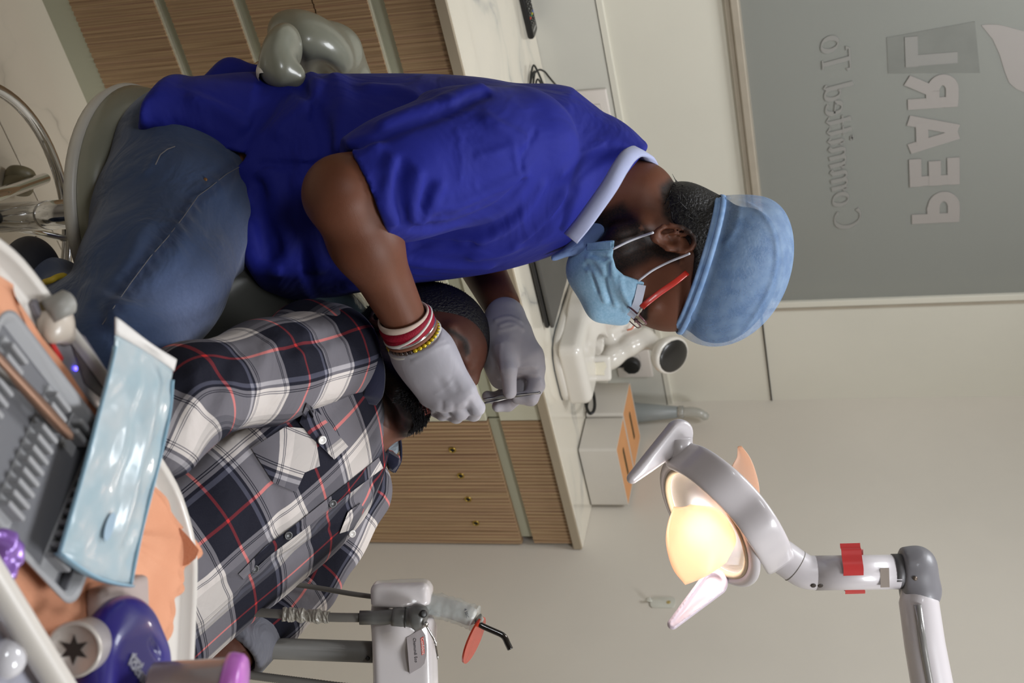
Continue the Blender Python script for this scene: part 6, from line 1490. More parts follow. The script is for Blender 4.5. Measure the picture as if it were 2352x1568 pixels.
def sleeve_attr(me, p0, p1, p2=None, ph=(0, 0), ref=None):
    vs = vcos(me); P_ = np.array(spline([p0, p1]+([p2] if p2 is not None else []), 14)); T_s = np.gradient(P_, axis=0); T_s /= np.linalg.norm(T_s, axis=1)[:, None]
    k = np.exp(-np.arange(-5, 6)**2/8.0); Tp = np.concatenate([np.repeat(T_s[:1], 5, 0), T_s, np.repeat(T_s[-1:], 5, 0)]); T_s = np.stack([np.convolve(Tp[:, c_], k/k.sum(), 'valid') for c_ in range(3)], 1)
    T_s /= np.linalg.norm(T_s, axis=1)[:, None]; L_ = np.concatenate([[0], np.cumsum(np.linalg.norm(np.diff(P_, axis=0), axis=1))])
    D = ((vs[:, None, :]-P_[None])**2).sum(-1); w_ = np.exp(-(D-D.min(1)[:, None])/(0.03**2)); w_ /= w_.sum(1)[:, None]
    c_ = w_@P_; ax_ = w_@T_s; ax_ /= np.linalg.norm(ax_, axis=1)[:, None]; l_ = w_@L_; r_ = vs-c_; dt = (r_*ax_).sum(1); r_ = r_-ax_*dt[:, None]
    e1_ = ref[None]-ax_*(ax_@ref)[:, None]; e1_ /= np.linalg.norm(e1_, axis=1)[:, None]; e2_ = np.cross(ax_, e1_)
    ang = np.arctan2((r_*e2_).sum(1), (r_*e1_).sum(1))
    set_attr(me, 'weave', np.stack([ang*0.058+ph[0], l_+dt+ph[1], 0*ang], 1))
sf0 = s_uni([shirt_t, (s_sph(SR_, 0.070), 0.03), (s_sph(SL_, 0.070), 0.03)], 0.02)
PF = [([(560, 1010), (600, 1080), (640, 1150), (640, 1220)], -0.004, 0.012), ([(700, 1180), (640, 1240), (560, 1290), (480, 1330)], 0.004, 0.010), ([(860, 1110), (800, 1160), (740, 1200)], -0.004, 0.012), ([(500, 1000), (560, 960), (640, 900), (720, 850)], -0.006, 0.010), ([(820, 860), (780, 930), (720, 980)], -0.004, 0.012), ([(880, 1080), (840, 1150), (790, 1200)], 0.003, 0.012), ([(480, 1080), (520, 1160), (500, 1260)], 0.003, 0.018), ([(560, 1350), (600, 1300), (680, 1270), (760, 1220)], -0.005, 0.009), ([(470, 1420), (520, 1370), (560, 1340)], 0.004, 0.012)]
sft = s_sub(s_folds(sf0, PF), s_chain([PW(-0.10, 0.0, 0.045), PW(-0.02, 0.0, 0.035)], [0.075, 0.062], 0.02), 0.006)
allp = np.array([PW(-0.04, -0.2, 0), PW(-0.04, 0.2, 0.12), PW(0.58, -0.18, 0), PW(0.58, 0.18, 0.1), PW(0.3, 0, -0.12)])
me = sdf_mesh(sft, allp.min(0)-0.06, allp.max(0)+0.06, 0.0042); relax(me, 1)
vs = vcos(me); qq = vs-pn0; uu = qq@ps_; vv = qq@pN; tt_ = qq@pa
ang = np.arctan2(uu, np.maximum(vv+0.10, 0.01)); arc_ = ang*0.165
h0_ = surf_hit(sft, 525, 1195, 1.3, 2.6)-pn0; u0_ = math.atan2(h0_@ps_, max(h0_@pN+0.10, 0.01))*0.165; v0_ = h0_@pa; WU, WV = 0.2215*0.128-u0_, 0.2215*0.140-v0_
set_attr(me, 'weave', np.stack([arc_+WU, tt_+WV, 0*uu], 1))
shirt = obj('shirt', me, M['plaid'], pat)
# sleeves
se_r = [PW(0.035, -0.150, 0.012), elR, at(366, 1000, 1.66)]
sl_r = s_chain([se_r[0], (se_r[0]+se_r[1])/2, se_r[1], se_r[2]], [0.070, 0.062, 0.056, 0.054], 0.03)
PR = [([(840, 830), (780, 850), (700, 880), (640, 900)], 0.004, 0.012), ([(790, 760), (740, 780), (660, 800)], -0.005, 0.009), ([(640, 780), (600, 830), (590, 890)], 0.004, 0.010), ([(520, 850), (500, 900), (480, 950)], -0.006, 0.010), ([(450, 860), (440, 920), (430, 970)], 0.005, 0.010), ([(700, 760), (690, 820), (700, 860)], 0.003, 0.010), ([(560, 800), (480, 860), (420, 900)], -0.003, 0.010)]
me = sdf_mesh(s_folds(sl_r, PR), np.min(se_r, 0)-0.10, np.max(se_r, 0)+0.10, 0.004); relax(me, 1)
sleeve_attr(me, se_r[0], se_r[1], se_r[2], (0.013, 0.02), -FW); obj('sleeve', me, M['plaid'], pat)
se_l = [PW(0.035, 0.150, 0.012), at(692, 1335, 2.11), at(540, 1493, 2.0)]
sl_l = s_chain([se_l[0], (se_l[0]+se_l[1])/2, se_l[1], (se_l[1]+se_l[2])/2, se_l[2]], [0.070, 0.058, 0.050, 0.045, 0.044], 0.03)
cl_n = nrm(se_l[2]-se_l[1]); sl_l = s_int(sl_l, s_plane(se_l[2], cl_n), 0.003); sl_l = s_sub(sl_l, s_cap(se_l[2]-cl_n*0.02, se_l[2]+cl_n*0.05, 0.034), 0.003)
PL = [([(880, 1130), (820, 1190), (760, 1250)], 0.004, 0.010), ([(640, 1380), (600, 1340), (560, 1330)], -0.006, 0.009), ([(660, 1400), (600, 1400), (540, 1390)], 0.004, 0.009), ([(700, 1290), (720, 1330), (690, 1370)], 0.004, 0.010), ([(590, 1440), (570, 1490), (550, 1530)], 0.003, 0.008), ([(620, 1450), (600, 1500), (580, 1540)], -0.002, 0.006)]
me = sdf_mesh(s_folds(sl_l, PL), np.min(se_l, 0)-0.10, np.max(se_l, 0)+0.10, 0.004); relax(me, 1)
sleeve_attr(me, se_l[0], se_l[1], se_l[2], (0.040, 0.035), -FW); obj('sleeve', me, M['plaid'], pat)
gc_ = cloth('grey_chambray_cuff', srgb(112, 112, 120), 0.9, fold=0.6, fscale=20)
cf = s_sub(s_cap(se_l[2]-cl_n*0.055, se_l[2]+cl_n*0.002, 0.0475, 0.0485), s_cap(se_l[2]-cl_n*0.03, se_l[2]+cl_n*0.08, 0.037), 0.003)
cf = s_int(s_int(cf, s_plane(se_l[2]+cl_n*0.006, cl_n), 0.003), s_plane(se_l[2]-cl_n*0.048, -cl_n), 0.003)
obj('cuff', relax(sdf_mesh(s_folds(cf, [([(500, 1440), (560, 1480), (600, 1500)], 0.002, 0.004), ([(540, 1430), (580, 1470), (615, 1480)], 0.002, 0.004)]), se_l[2]-0.12, se_l[2]+0.10, 0.0032)), gc_, pat)
# hand of the far arm
hb = se_l[2]+cl_n*0.02
hl = s_uni([s_cap(se_l[2], hb, 0.028, 0.027), (s_cap(hb, hb+cl_n*0.05, 0.030, 0.032), 0.02)]+[(s_chain([hb+cl_n*0.05+ps_*k_*0.018, hb+cl_n*0.085+ps_*k_*0.020-pN*0.006, hb+cl_n*(0.108-abs(k_-0.3)*0.004)+ps_*k_*0.02-pN*0.018], [0.0105, 0.0095, 0.008], 0.004), 0.006) for k_ in (-1.4, -0.5, 0.4, 1.3)]+[(s_chain([hb+cl_n*0.01-ps_*0.028, hb+cl_n*0.04-ps_*0.046, hb+cl_n*0.06-ps_*0.052], [0.014, 0.011, 0.009], 0.006), 0.008)], 0.01)
me = sdf_mesh(hl, hb-0.09, hb+0.16, 0.0024); set_attr(me, 'tone', np.zeros((len(me.vertices), 3))); obj('hand', relax(me, 1), M['skin2'], pat)
# collar, placket, pocket, buttons
shell_all = s_uni([sft, sl_r, sl_l], 0.0)
def patch(name, px_poly, mat, th, parent, weave=None, lift=0.0006, sub=6, base=None, n_in=True):
    """a piece of cloth laid on the chest: polygon of pixels, dropped on to the shirt, with its own thickness"""
    base = base or shell_all
    P2 = [np.array(q_, float) for q_ in px_poly]; c2 = sum(P2)/len(P2); ed = []
    for i in range(len(P2)):
        a_, b_ = P2[i], P2[(i+1) % len(P2)]
        for k in range(sub): ed.append(a_+(b_-a_)*k/sub)
    rings_ = [[c2+(e_-c2)*r_ for e_ in ed] for r_ in (1.0, 0.75, 0.5, 0.25)]
    def hit(q_):
        h_ = surf_hit(base, q_[0], q_[1], 1.3, 2.8)
        return h_
    last = None; H = []
    for r_ in rings_:
        row = []
        for e_ in r_:
            h_ = hit(e_); h_ = last if h_ is None else h_; last = h_; row.append(h_)
        H.append(row)
    cen_ = hit(c2); bm = new(); up_ = []; dn_ = []
    nn_ = -nrm(ray(c2[0], c2[1]))
    for row in H:
        up_.append([bm.verts.new(V(h_+nn_*(lift+th))) for h_ in row]); 
    dn_ = [bm.verts.new(V(h_-nn_*0.002)) for h_ in H[0]]; cv = bm.verts.new(V(cen_+nn_*(lift+th))); m_ = len(ed)
    for i in range(m_):
        j = (i+1) % m_
        for k in range(len(up_)-1): bm.faces.new((up_[k][i], up_[k][j], up_[k+1][j], up_[k+1][i]))
        bm.faces.new((up_[-1][i], up_[-1][j], cv)); bm.faces.new((up_[0][j], up_[0][i], dn_[i], dn_[j]))
    bmesh.ops.recalc_face_normals(bm, faces=bm.faces[:]); me = bpy.data.meshes.new(name); bm.to_mesh(me); bm.free()
    if weave is not None:
        vs = vcos(me); qq = vs-pn0; ca, sa = cos(weave[2]), sin(weave[2]); uu = qq@ps_; tt = qq@pa
        set_attr(me, 'weave', np.stack([ca*uu-sa*tt+weave[0], sa*uu+ca*tt+weave[1], 0*uu], 1))
    return obj(name, me, mat, parent, 'auto')
pkt = patch('pocket', [(578, 1030), (655, 980), (722, 985), (735, 1070), (700, 1085), (680, 1130), (628, 1108)], M['plaid'], 0.0016, pat, (0.045, 0.05, 0.72))
flp = patch('pocket_flap', [(705, 925), (740, 955), (800, 1025), (768, 1055), (712, 1000), (688, 970)], M['plaid'], 0.0045, pat, (0.02, 0.11, -0.15))
pkt2 = patch('pocket_flap', [(800, 1175), (828, 1155), (838, 1170), (812, 1215), (780, 1225)], M['plaid'], 0.0035, pat, (0.02, 0.09, -0.15))
plk = patch('placket', [(870, 1050), (880, 1075), (800, 1135), (700, 1215), (620, 1275), (560, 1330), (548, 1318), (610, 1255), (690, 1195), (790, 1115)], M['plaid'], 0.0014, pat, (0.048, 0.05, 0.0))
def button(px, py, r_, mat, parent, lift=0.003):
    h_ = surf_hit(shell_all, px, py, 1.3, 2.8)
    nn_ = -nrm(ray(px, py))*0.6+pN*0.5; nn_ = nrm(nn_)
    b_ = obj('button', lathe(new(), h_+nn_*lift, nn_, [(r_, -0.002), (r_, 0.0010), (r_*0.85, 0.0018), (r_*0.7, 0.0012), (0.0, 0.0012)], 20), mat, parent)
button(735, 1007, 0.0058, simple('pearl_snap', srgb(222, 218, 214), 0.2, coat=0.6), flp, 0.0075)
button(805, 1223, 0.0055, simple('pearl_snap', srgb(222, 218, 214), 0.2, coat=0.6), pkt2, 0.006)
db = simple('dark_button', srgb(44, 44, 46), 0.4, coat=0.2)
for q_ in ((762, 1155), (660, 1228), (583, 1305)): button(q_[0], q_[1], 0.0058, db, plk)
# shirt collar: two leaves round the neck
def leaf(name, pts3, wid, mat, weave, out):
    bm = new(); P_ = spline(pts3, 6); n_ = len(P_); rows = []
    for i, p_ in enumerate(P_):
        t_ = nrm(P_[min(i+1, n_-1)]-P_[max(i-1, 0)]); w_ = wid*(0.55+0.45*sin(pi*min(1, 0.15+0.85*i/(n_-1))*0.5+0.2)); s_ = nrm(np.cross(t_, out)); s_ = s_ if s_@pa > 0 else -s_
        rows.append([p_+out*0.004, p_+out*0.012+s_*w_*0.15, p_+s_*w_*0.9+out*0.004, p_+s_*w_-out*0.002, p_+s_*w_*0.5-out*0.006])
    ring_mesh(bm, rows); bmesh.ops.recalc_face_normals(bm, faces=bm.faces[:]); me = bpy.data.meshes.new(name); bm.to_mesh(me); bm.free()
    vs = vcos(me); set_attr(me, 'weave', np.stack([(vs-pn0)@ps_+weave[0], (vs-pn0)@pa+weave[1], 0*vs[:, 0]], 1)); return obj(name, me, mat, pat)
navy = cloth('navy_collar', srgb(24, 26, 48), 0.85, fold=0.3)
leaf('collar', [at(840, 760, 2.00), at(868, 800, 1.965), at(882, 850, 1.955), at(878, 905, 1.965), at(862, 930, 1.98)], 0.030, navy, (0, 0), nrm(pN*0.6-FW*0.4-ps_*0.3))
def sheet(name, pxp, d_, th, mat, bev=0.0015, wv=None):
    bm = new(); o = at(900, 1020, d_); prism(bm, [((at(x_, y_, d_)-o)@XIM, (at(x_, y_, d_)-o)@YIM) for x_, y_ in pxp], o, XIM, YIM, -FW, -th/2, th/2, bev, 2)
    bmesh.ops.recalc_face_normals(bm, faces=bm.faces[:]); me = bpy.data.meshes.new(name); bm.to_mesh(me); bm.free()
    if wv: vs = vcos(me); set_attr(me, 'weave', np.stack([(vs-pn0)@ps_+wv[0], (vs-pn0)@pa+wv[1], 0*vs[:, 0]], 1))
    return obj(name, me, mat, pat, 'auto')
sheet('collar_lining', [(845, 1050), (862, 1022), (884, 1000), (905, 982), (913, 992), (918, 1012), (920, 1034), (910, 1044), (893, 1034), (880, 1036), (860, 1056)], 2.15, 0.010, cloth('pale_blue_lining', srgb(164, 178, 188), 0.8, fold=0.6, fscale=30), 0.003)
obj('collar_piping', tube(new(), spline([at(x_, y_, 2.145) for x_, y_ in ((905, 980), (914, 992), (919, 1012), (921, 1036), (919, 1060), (906, 1084))], 5), 0.0022, 8), navy, pat)
sheet('collar', [(850, 1050), (868, 1034), (884, 1028), (900, 1040), (918, 1046), (920, 1062), (905, 1086), (892, 1078), (884, 1052), (866, 1052)], 2.12, 0.010, M['plaid'], 0.003, (0.03, 0.05))
sheet('collar', [(884, 1040), (892, 1036), (918, 1052), (915, 1068), (903, 1080), (893, 1070)], 2.112, 0.008, navy, 0.003)
# ------------------------------------------------------------------ patient chair
pch = thing('dental_chair', 'reclined dental chair with dark grey upholstery and plastic covered headrest', 'chair', (1.25, 1.2, 0))
DV = simple('charcoal_vinyl', srgb(62, 62, 58), 0.38, coat=0.15)
CW = lambda t_, u_, v_: PW(t_, u_, v_)
bk = s_box(CW(0.30, 0.01, -0.168), np.array([pa, ps_, pN]), (0.40, 0.245, 0.045), 0.035)
obj('back_cushion', relax(sdf_mesh(bk, np.array([0.85, 0.55, 0.35]), np.array([1.70, 1.62, 0.95]), 0.007)), DV, pch)
obj('seat_cushion', box(new(), (1.05, -0.30, 0.40), (1.52, 0.72, 0.50), 0.04, 4), DV, pch)
obj('back_shell', box(new(), (-0.36, -0.20, -0.02), (0.36, 0.20, 0.02), 0.018, 3, basis(CW(0.30, 0.0, -0.228), pa, ps_, pN)), simple('shell_cream', srgb(210, 204, 190), 0.35), pch, 'auto')
obj('pedestal', box(new(), (1.12, 0.10, 0.06), (1.42, 0.60, 0.40), 0.05, 3), simple('pedestal_white', srgb(205, 200, 192), 0.4), pch, 'auto')
obj('base_plate', box(new(), (1.05, -0.15, 0.0), (1.50, 0.85, 0.06), 0.02, 2), simple('base_grey', srgb(120, 118, 114), 0.5), pch, 'auto')
hrc = hc2-HB2[:, 0]*0.130-HB2[:, 2]*0.015
obj('headrest', relax(sdf_mesh(s_ell(hrc, HR2, (0.040, 0.13, 0.085)), hrc-0.17, hrc+0.17, 0.005)), DV, pch)
pf = NT('clear_plastic_cover'); pf.b.inputs['Base Color'].default_value = srgb(120, 150, 166); pf.b.inputs['Roughness'].default_value = 0.1; pf.b.inputs['Alpha'].default_value = 0.45; pf.b.inputs['Coat Weight'].default_value = 0.8
nn_ = pf.n('ShaderNodeTexNoise', i_Scale=40.0, i_Detail=3.0); pf.l(pf.coord(), nn_.inputs['Vector']); pf.bump(nn_.outputs[0], 0.8, 0.01)
obj('plastic_cover', relax(sdf_mesh(s_ell(hrc, HR2, (0.047, 0.138, 0.093)), hrc-0.18, hrc+0.18, 0.005)), pf.m, pch)
obj('neck_strut', tube(new(), [CW(-0.08, 0, -0.17), hrc], 0.014, 14), M['chrome'], pch)
# ================================================================== delivery tray in front of the patient
ZT = 0.885
T_ = lambda x_, y_, dz=0.0: on_z(x_, y_, ZT+dz)
tray = thing('delivery_tray', 'white dental delivery tray with raised rim and control strip in the foreground', 'tray', T_(200, 1200))
TW = simple('tray_white', srgb(208, 202, 194), 0.35, coat=0.25, var=0.015)
outl = [(-420, 380), (-200, 430), (-60, 500), (0, 540), (60, 592), (130, 682), (200, 778), (280, 892), (350, 1005), (412, 1108), (441, 1188), (457, 1262), (459, 1330), (455, 1440), (446, 1600), (425, 1760), (300, 1950), (-500, 1950), (-900, 1200)]
oc = [T_(x_, y_, 0.012)[:2] for x_, y_ in outl]
oc = [p_[:2] for p_ in spline([np.array([a, b, 0]) for a, b in oc], 3, closed=True)]
cen = np.mean(np.array(oc), 0)
def offs(P_, d_):
    out = []; n_ = len(P_)
    ar = sum(P_[i][0]*P_[(i+1) % n_][1]-P_[(i+1) % n_][0]*P_[i][1] for i in range(n_)); sg = 1 if ar > 0 else -1
    for i in range(n_):
        t_ = nrm(np.array(P_[(i+1) % n_])-np.array(P_[i-1])); out.append(np.array(P_[i])+sg*d_*np.array([-t_[1], t_[0]]))
    return out
def ringz(P_, z_): return [np.array([a, b, z_]) for a, b in P_]
bm = new()
ring_mesh(bm, [ringz(offs(oc, 0.012), ZT-0.030), ringz(offs(oc, 0.003), ZT-0.020), ringz(oc, ZT+0.004), ringz(offs(oc, 0.001), ZT+0.010), ringz(offs(oc, 0.005), ZT+0.012), ringz(offs(oc, 0.009), ZT+0.008), ringz(offs(oc, 0.012), ZT-0.001), ringz(offs(oc, 0.020), ZT-0.004)])
obj('tray_body', bm, TW, tray)
obj('support_arm', box(new(), (T_(0, 1500)[0]-0.25, T_(0, 1500)[1]-0.10, ZT-0.09), (T_(0, 1500)[0]+0.10, T_(0, 1500)[1]+0.02, ZT-0.031), 0.02, 3), TW, tray, 'auto')
# control strip with knob, red logo and blue light
def flat(name, px_poly, z0, z1, mat, parent, bev=0.0):
    pts = [on_z(x_, y_, ZT+z1) for x_, y_ in px_poly]
    return obj(name, prism(new(), [(p_[0], p_[1]) for p_ in pts], (0, 0, 0), X3, Y3, Z3, ZT+z0, ZT+z1, bev, 2), mat, parent, 'auto')
flat('control_panel', [(88, 668), (112, 690), (150, 745), (196, 770), (262, 872), (250, 960), (205, 925), (150, 850), (98, 742), (78, 700)], -0.004, 0.003, simple('panel_grey', srgb(128, 124, 130), 0.3, coat=0.5), tray, 0.002)
flat('panel_window', [(160, 775), (190, 772), (245, 862), (232, 912), (196, 880)], 0.003, 0.0042, simple('panel_dark', srgb(84, 74, 78), 0.2, coat=0.6, var=0.3, scale=60), tray)
flat('red_logo', [(114, 783), (122, 782), (146, 822), (143, 830), (136, 826)], 0.003, 0.0048, simple('logo_red', srgb(196, 44, 40), 0.4), tray)
bl = NT('blue_light'); bl.b.inputs['Emission Color'].default_value = (0.08, 0.06, 1.0, 1); bl.b.inputs['Emission Strength'].default_value = 9.0; bl.b.inputs['Base Color'].default_value = (0.05, 0.03, 0.9, 1)
obj('indicator_light', lathe(new(), T_(173, 846, 0.004), Z3, [(0.0019, 0), (0.0019, 0.001), (0.001, 0.0016)], 16), bl.m, tray)
kp = T_(138, 702, 0.016); kd = nrm(T_(168, 690, 0.02)-T_(125, 712, 0.012))
obj('knob', tube(new(), [kp-kd*0.012, kp+kd*0.008, kp+kd*0.011], [0.0105, 0.0110, 0.008], 20), simple('knob_grey', srgb(146, 144, 138), 0.5), tray)
obj('knob_base', relax(sdf_mesh(s_uni([s_ell(T_(128, 742, 0.006), np.eye(3), (0.016, 0.020, 0.012)), (s_cap(T_(120, 725, 0.006), T_(150, 770, 0.004), 0.011, 0.009), 0.01)], 0.01), T_(130, 745)-0.05, T_(130, 745)+0.05, 0.003)), simple('knob_cream', srgb(196, 184, 170), 0.4, coat=0.3), tray)
obj('panel_clip', tube(new(), [T_(96, 690, 0.002), T_(110, 712, 0.006), T_(108, 735, 0.004)], 0.006, 10), simple('clip_olive', srgb(112, 96, 54), 0.5), tray)
# handle rail in the corner of the picture
r0_, r1_ = T_(-60, 1255, 0.045), T_(210, 1690, 0.045)
obj('handle_rail', tube(new(), [r0_+(r0_-r1_)*0.5, r0_, r1_, r1_+(r1_-r0_)*0.4], 0.0125, 20, flat=(1.0, 0.9, Z3)), TW, tray)
lowp = [T_(-300, 1180, 0.03), T_(-60, 1275, 0.03), T_(190, 1690, 0.03), T_(-300, 1690, 0.03)]
obj('side_console', prism(new(), [(p_[0], p_[1]) for p_ in lowp], (0, 0, 0), X3, Y3, Z3, ZT-0.01, ZT+0.028, 0.004, 2), simple('console_lavender', srgb(168, 168, 180), 0.3, coat=0.5), tray, 'auto')
obj('console_dome', relax(sdf_mesh(s_ell(T_(20, 1512, 0.034), np.eye(3), (0.016, 0.016, 0.012)), T_(20, 1512, 0.034)-0.03, T_(20, 1512, 0.034)+0.03, 0.002)), simple('dome_white', srgb(206, 204, 208), 0.12, coat=0.8), tray)
# ---- orange paper napkin over the tray floor
nap = thing('paper_napkin', 'orange paper napkin lying crumpled over the white tray', 'napkin', T_(300, 1250))
om = NT('orange_paper'); om_c = om.coord(); n_ = om.n('ShaderNodeTexNoise', i_Scale=14.0); om.l(om_c, n_.inputs['Vector']); om.l(om.ramp(n_.outputs[0], [(0.3, srgb(204, 140, 106)), (0.7, srgb(216, 154, 120))]), om.b.inputs['Base Color']); om.b.inputs['Roughness'].default_value = 0.85
n2_ = om.n('ShaderNodeTexVoronoi', i_Scale=420.0); om.l(om_c, n2_.inputs['Vector']); om.bump(n2_.outputs[0], 0.5, 0.0006)
npx = [(-260, 560), (0, 640), (36, 700), (150, 850), (250, 985), (345, 1112), (385, 1160), (420, 1215), (458, 1262), (436, 1290), (416, 1312), (420, 1340), (412, 1362), (398, 1382), (399, 1420), (388, 1460), (360, 1520), (300, 1700), (-300, 1700), (-500, 1100)]
npw = [T_(x_, y_, 0.004) for x_, y_ in npx]; nc = np.mean(np.array(npw), 0)
bm = new(); rn = random.Random(3); rows = []
for r_ in (1.0, 0.975, 0.93, 0.8, 0.6, 0.35, 0.1):
    ed = spline(npw, 4, closed=True)
    rows.append([nc+(e_-nc)*r_+Z3*((0.004 if r_ == 1.0 else 0.0)*abs(sin(i*0.5))+0.002*sin(e_[0]*60+e_[1]*35)) for i, e_ in enumerate(ed)])
ring_mesh(bm, [[p_-Z3*0.0006 for p_ in r_] for r_ in rows[::-1]]+rows)
obj('sheet', bm, om.m, nap)
tipc = [T_(415, 1205, 0.004), T_(430, 1228, 0.008), T_(458, 1262, 0.020), T_(440, 1292, 0.012), T_(422, 1300, 0.004)]
bm = new(); ring_mesh(bm, [[T_(414, 1212, 0.004), T_(416, 1214, 0.004), T_(420, 1300, 0.004), T_(418, 1300, 0.0035)], [T_(434, 1233, 0.012), T_(435, 1235, 0.012), T_(432, 1296, 0.010), T_(431, 1296, 0.0095)], [T_(456, 1261, 0.022), T_(457, 1263, 0.022), T_(450, 1282, 0.018), T_(449, 1281, 0.0175)]])
obj('turned_corner', bm, om.m, nap, 'auto')
# ---- grey instrument cassette
cas = thing('instrument_cassette', 'grey plastic instrument cassette with rows of finger slots on the tray', 'cassette', T_(100, 1050))
CGm = simple('cassette_grey', srgb(150, 150, 152), 0.5, var=0.02); CDm = simple('cassette_dark', srgb(100, 100, 104), 0.6, var=0.02)
ZC = 0.026
c1, c2_, c3 = T_(18, 690, ZC), T_(300, 1062, ZC), T_(165, 1398, ZC)
ex = nrm(c2_-c1); ey = nrm((c3-c2_)-ex*((c3-c2_)@ex)); LX = np.linalg.norm(c2_-c1); LY = (c3-c2_)@ey
CO = c1.copy()
def Cc(a, b, z): return CO+ex*a+ey*b+Z3*(z-ZC)
rr_ = rrect(LX, LY, 0.018, 6, LX/2, LY/2); ri_ = rrect(LX-0.012, LY-0.012, 0.014, 6, LX/2, LY/2); rj_ = rrect(LX-0.020, LY-0.020, 0.010, 6, LX/2, LY/2)
bm = new(); ring_mesh(bm, [[Cc(a, b, 0.010) for a, b in rj_], [Cc(a, b, ZC-0.001) for a, b in rr_], [Cc(a, b, ZC) for a, b in rr_], [Cc(a, b, ZC) for a, b in ri_], [Cc(a, b, ZC-0.010) for a, b in rj_]])
obj('case', bm, CGm, cas)
obj('floor_plate', prism(new(), rrect(LX-0.02, LY-0.02, 0.010, 6, LX/2, LY/2), CO+Z3*(-ZC), ex, ey, Z3, ZC-0.0105, ZC-0.0095), CDm, cas, False)
print('cassette', LX, LY)
def comb(a, b0, b1, ln, pitch=0.0106, z=ZC):
    n_ = int((b1-b0)/pitch)
    bar = obj('comb_bar', box(new(), (a-ln/2, b0-0.004, -0.012), (a+ln/2, b1+0.001, -0.008), 0.001, 1, basis(CO, ex, ey, Z3)), CGm, cas, False)
    bmf = new(); box(bmf, (-ln/2, -0.0026, -0.006), (ln/2, 0.0026, 0.006), 0.002, 2); mef = bpy.data.meshes.new('comb_finger'); bmf.to_mesh(mef); bmf.free(); mef.materials.append(CGm)
    for i in range(n_):
        o = bpy.data.objects.new('comb_finger', mef); link(o); o.matrix_world = basis(Cc(a, b0+pitch*(i+0.5), ZC-0.003), ex, ey, Z3); place(o, bar)
comb(LX-0.040, 0.015, LY-0.012, 0.026); comb(LX-0.118, 0.015, LY-0.012, 0.026); comb(LX-0.078, 0.012, 0.040, 0.022); comb(0.035, 0.020, LY-0.015, 0.026)
obj('side_wall', box(new(), (LX-0.019, 0.010, -0.009), (LX-0.016, LY-0.010, -0.001), 0.001, 1, basis(CO, ex, ey, Z3)), CDm, cas, False)
obj('corner_pad', prism(new(), rrect(0.040, 0.030, 0.006, 4, LX-0.030, 0.026), CO, ex, ey, Z3, -0.009, -0.0052, 0.001, 1), CDm, cas, 'auto')
# slim scaler resting across the cassette
ins = thing('hand_instrument', 'slender bronze tinted dental instrument resting across the grey cassette', 'instrument', T_(90, 890, 0.036))
IM = simple('bronze_steel', srgb(150, 118, 100), 0.3, 0.75)
i0, i1 = T_(-120, 700, 0.034), T_(166, 1008, 0.032)
obj('handle', tube(new(), [i0+(i1-i0)*t_ for t_ in (0, 0.2, 0.45, 0.62, 0.75, 0.88, 0.97, 1.0)], [0.0042, 0.0046, 0.0046, 0.0052, 0.0056, 0.0052, 0.0040, 0.0012], 16), IM, ins)
ins2 = thing('hand_instrument', 'second steel instrument lying lengthwise beneath the bronze tinted one', 'instrument', T_(60, 900, 0.027))
j0, j1 = T_(-100, 770, 0.030), T_(95, 925, 0.030)
obj('handle', tube(new(), [j0, j0+(j1-j0)*0.5, j1], [0.0042, 0.0048, 0.0030], 14), simple('dark_steel', srgb(96, 92, 88), 0.4, 0.6), ins2)
# ---- sterilisation pouch
pou = thing('sterilisation_pouch', 'pale blue clear sterilisation pouch with a white end lying over the cassette', 'pouch', T_(270, 1050, 0.05))
ZP = 0.040
La = spline([T_(264, 728, ZP+0.018), T_(262, 795, ZP+0.012), T_(245, 870, ZP+0.004), T_(222, 960, ZP), T_(190, 1080, ZP), T_(158, 1190, ZP), T_(134, 1272, ZP)], 5)
Ra = spline([T_(404, 826, ZP+0.006), T_(394, 872, ZP+0.003), T_(388, 940, ZP), T_(370, 1030, ZP-0.004), T_(345, 1130, ZP-0.006), T_(320, 1230, ZP-0.006), T_(297, 1345, ZP-0.006)], 5)
NU, NV = len(La), 25
rn = random.Random(21); ph = [rn.uniform(0, 6) for _ in range(12)]
def pz(u_, v_):
    base = 0.004*sin(pi*v_)**0.6
    rod = 0.0030*math.exp(-((v_-0.36)/0.05)**2)*smooth01(np.array(u_), 0.14, 0.25)*(1-smooth01(np.array(u_), 0.62, 0.75))+0.0065*math.exp(-((v_-0.60-0.05*sin(u_*2))/0.10)**2)*smooth01(np.array(u_), 0.14, 0.25)*(1-smooth01(np.array(u_), 0.82, 0.93))
    wr = 0.0013*(sin(u_*26+v_*5+ph[0])*sin(v_*17+ph[1])+0.8*sin(u_*55+ph[2]+v_*21)*math.exp(-((v_-0.86)/0.10)**2)+0.8*sin(u_*48+ph[3]+v_*13)*math.exp(-((v_-0.14)/0.08)**2))
    return float(base+rod+wr*smooth01(np.array(u_), 0.1, 0.2))
def pouch_surface(f_top, u0, u1):
    bm = new(); g_ = []
    i0_, i1_ = int(round(u0*(NU-1))), int(round(u1*(NU-1)))
    for i in range(i0_, i1_+1):
        u_ = i/(NU-1); bow = 0.0
        row = []
        for j in range(NV):
            v_ = j/(NV-1); p_ = La[i]*(1-v_)+Ra[i]*v_
            if i == NU-1: p_ = p_+nrm(T_(200, 1345, ZP)-T_(215, 1300, ZP))*0.006*sin(pi*v_)
            if i <= 1: p_ = p_+nrm(T_(262, 795, ZP)-T_(264, 728, ZP))*0.004*sin(pi*v_)
            row.append(p_+Z3*(pz(u_, v_) if f_top else -0.0015*sin(pi*v_)))
        g_.append(row)
    return g_
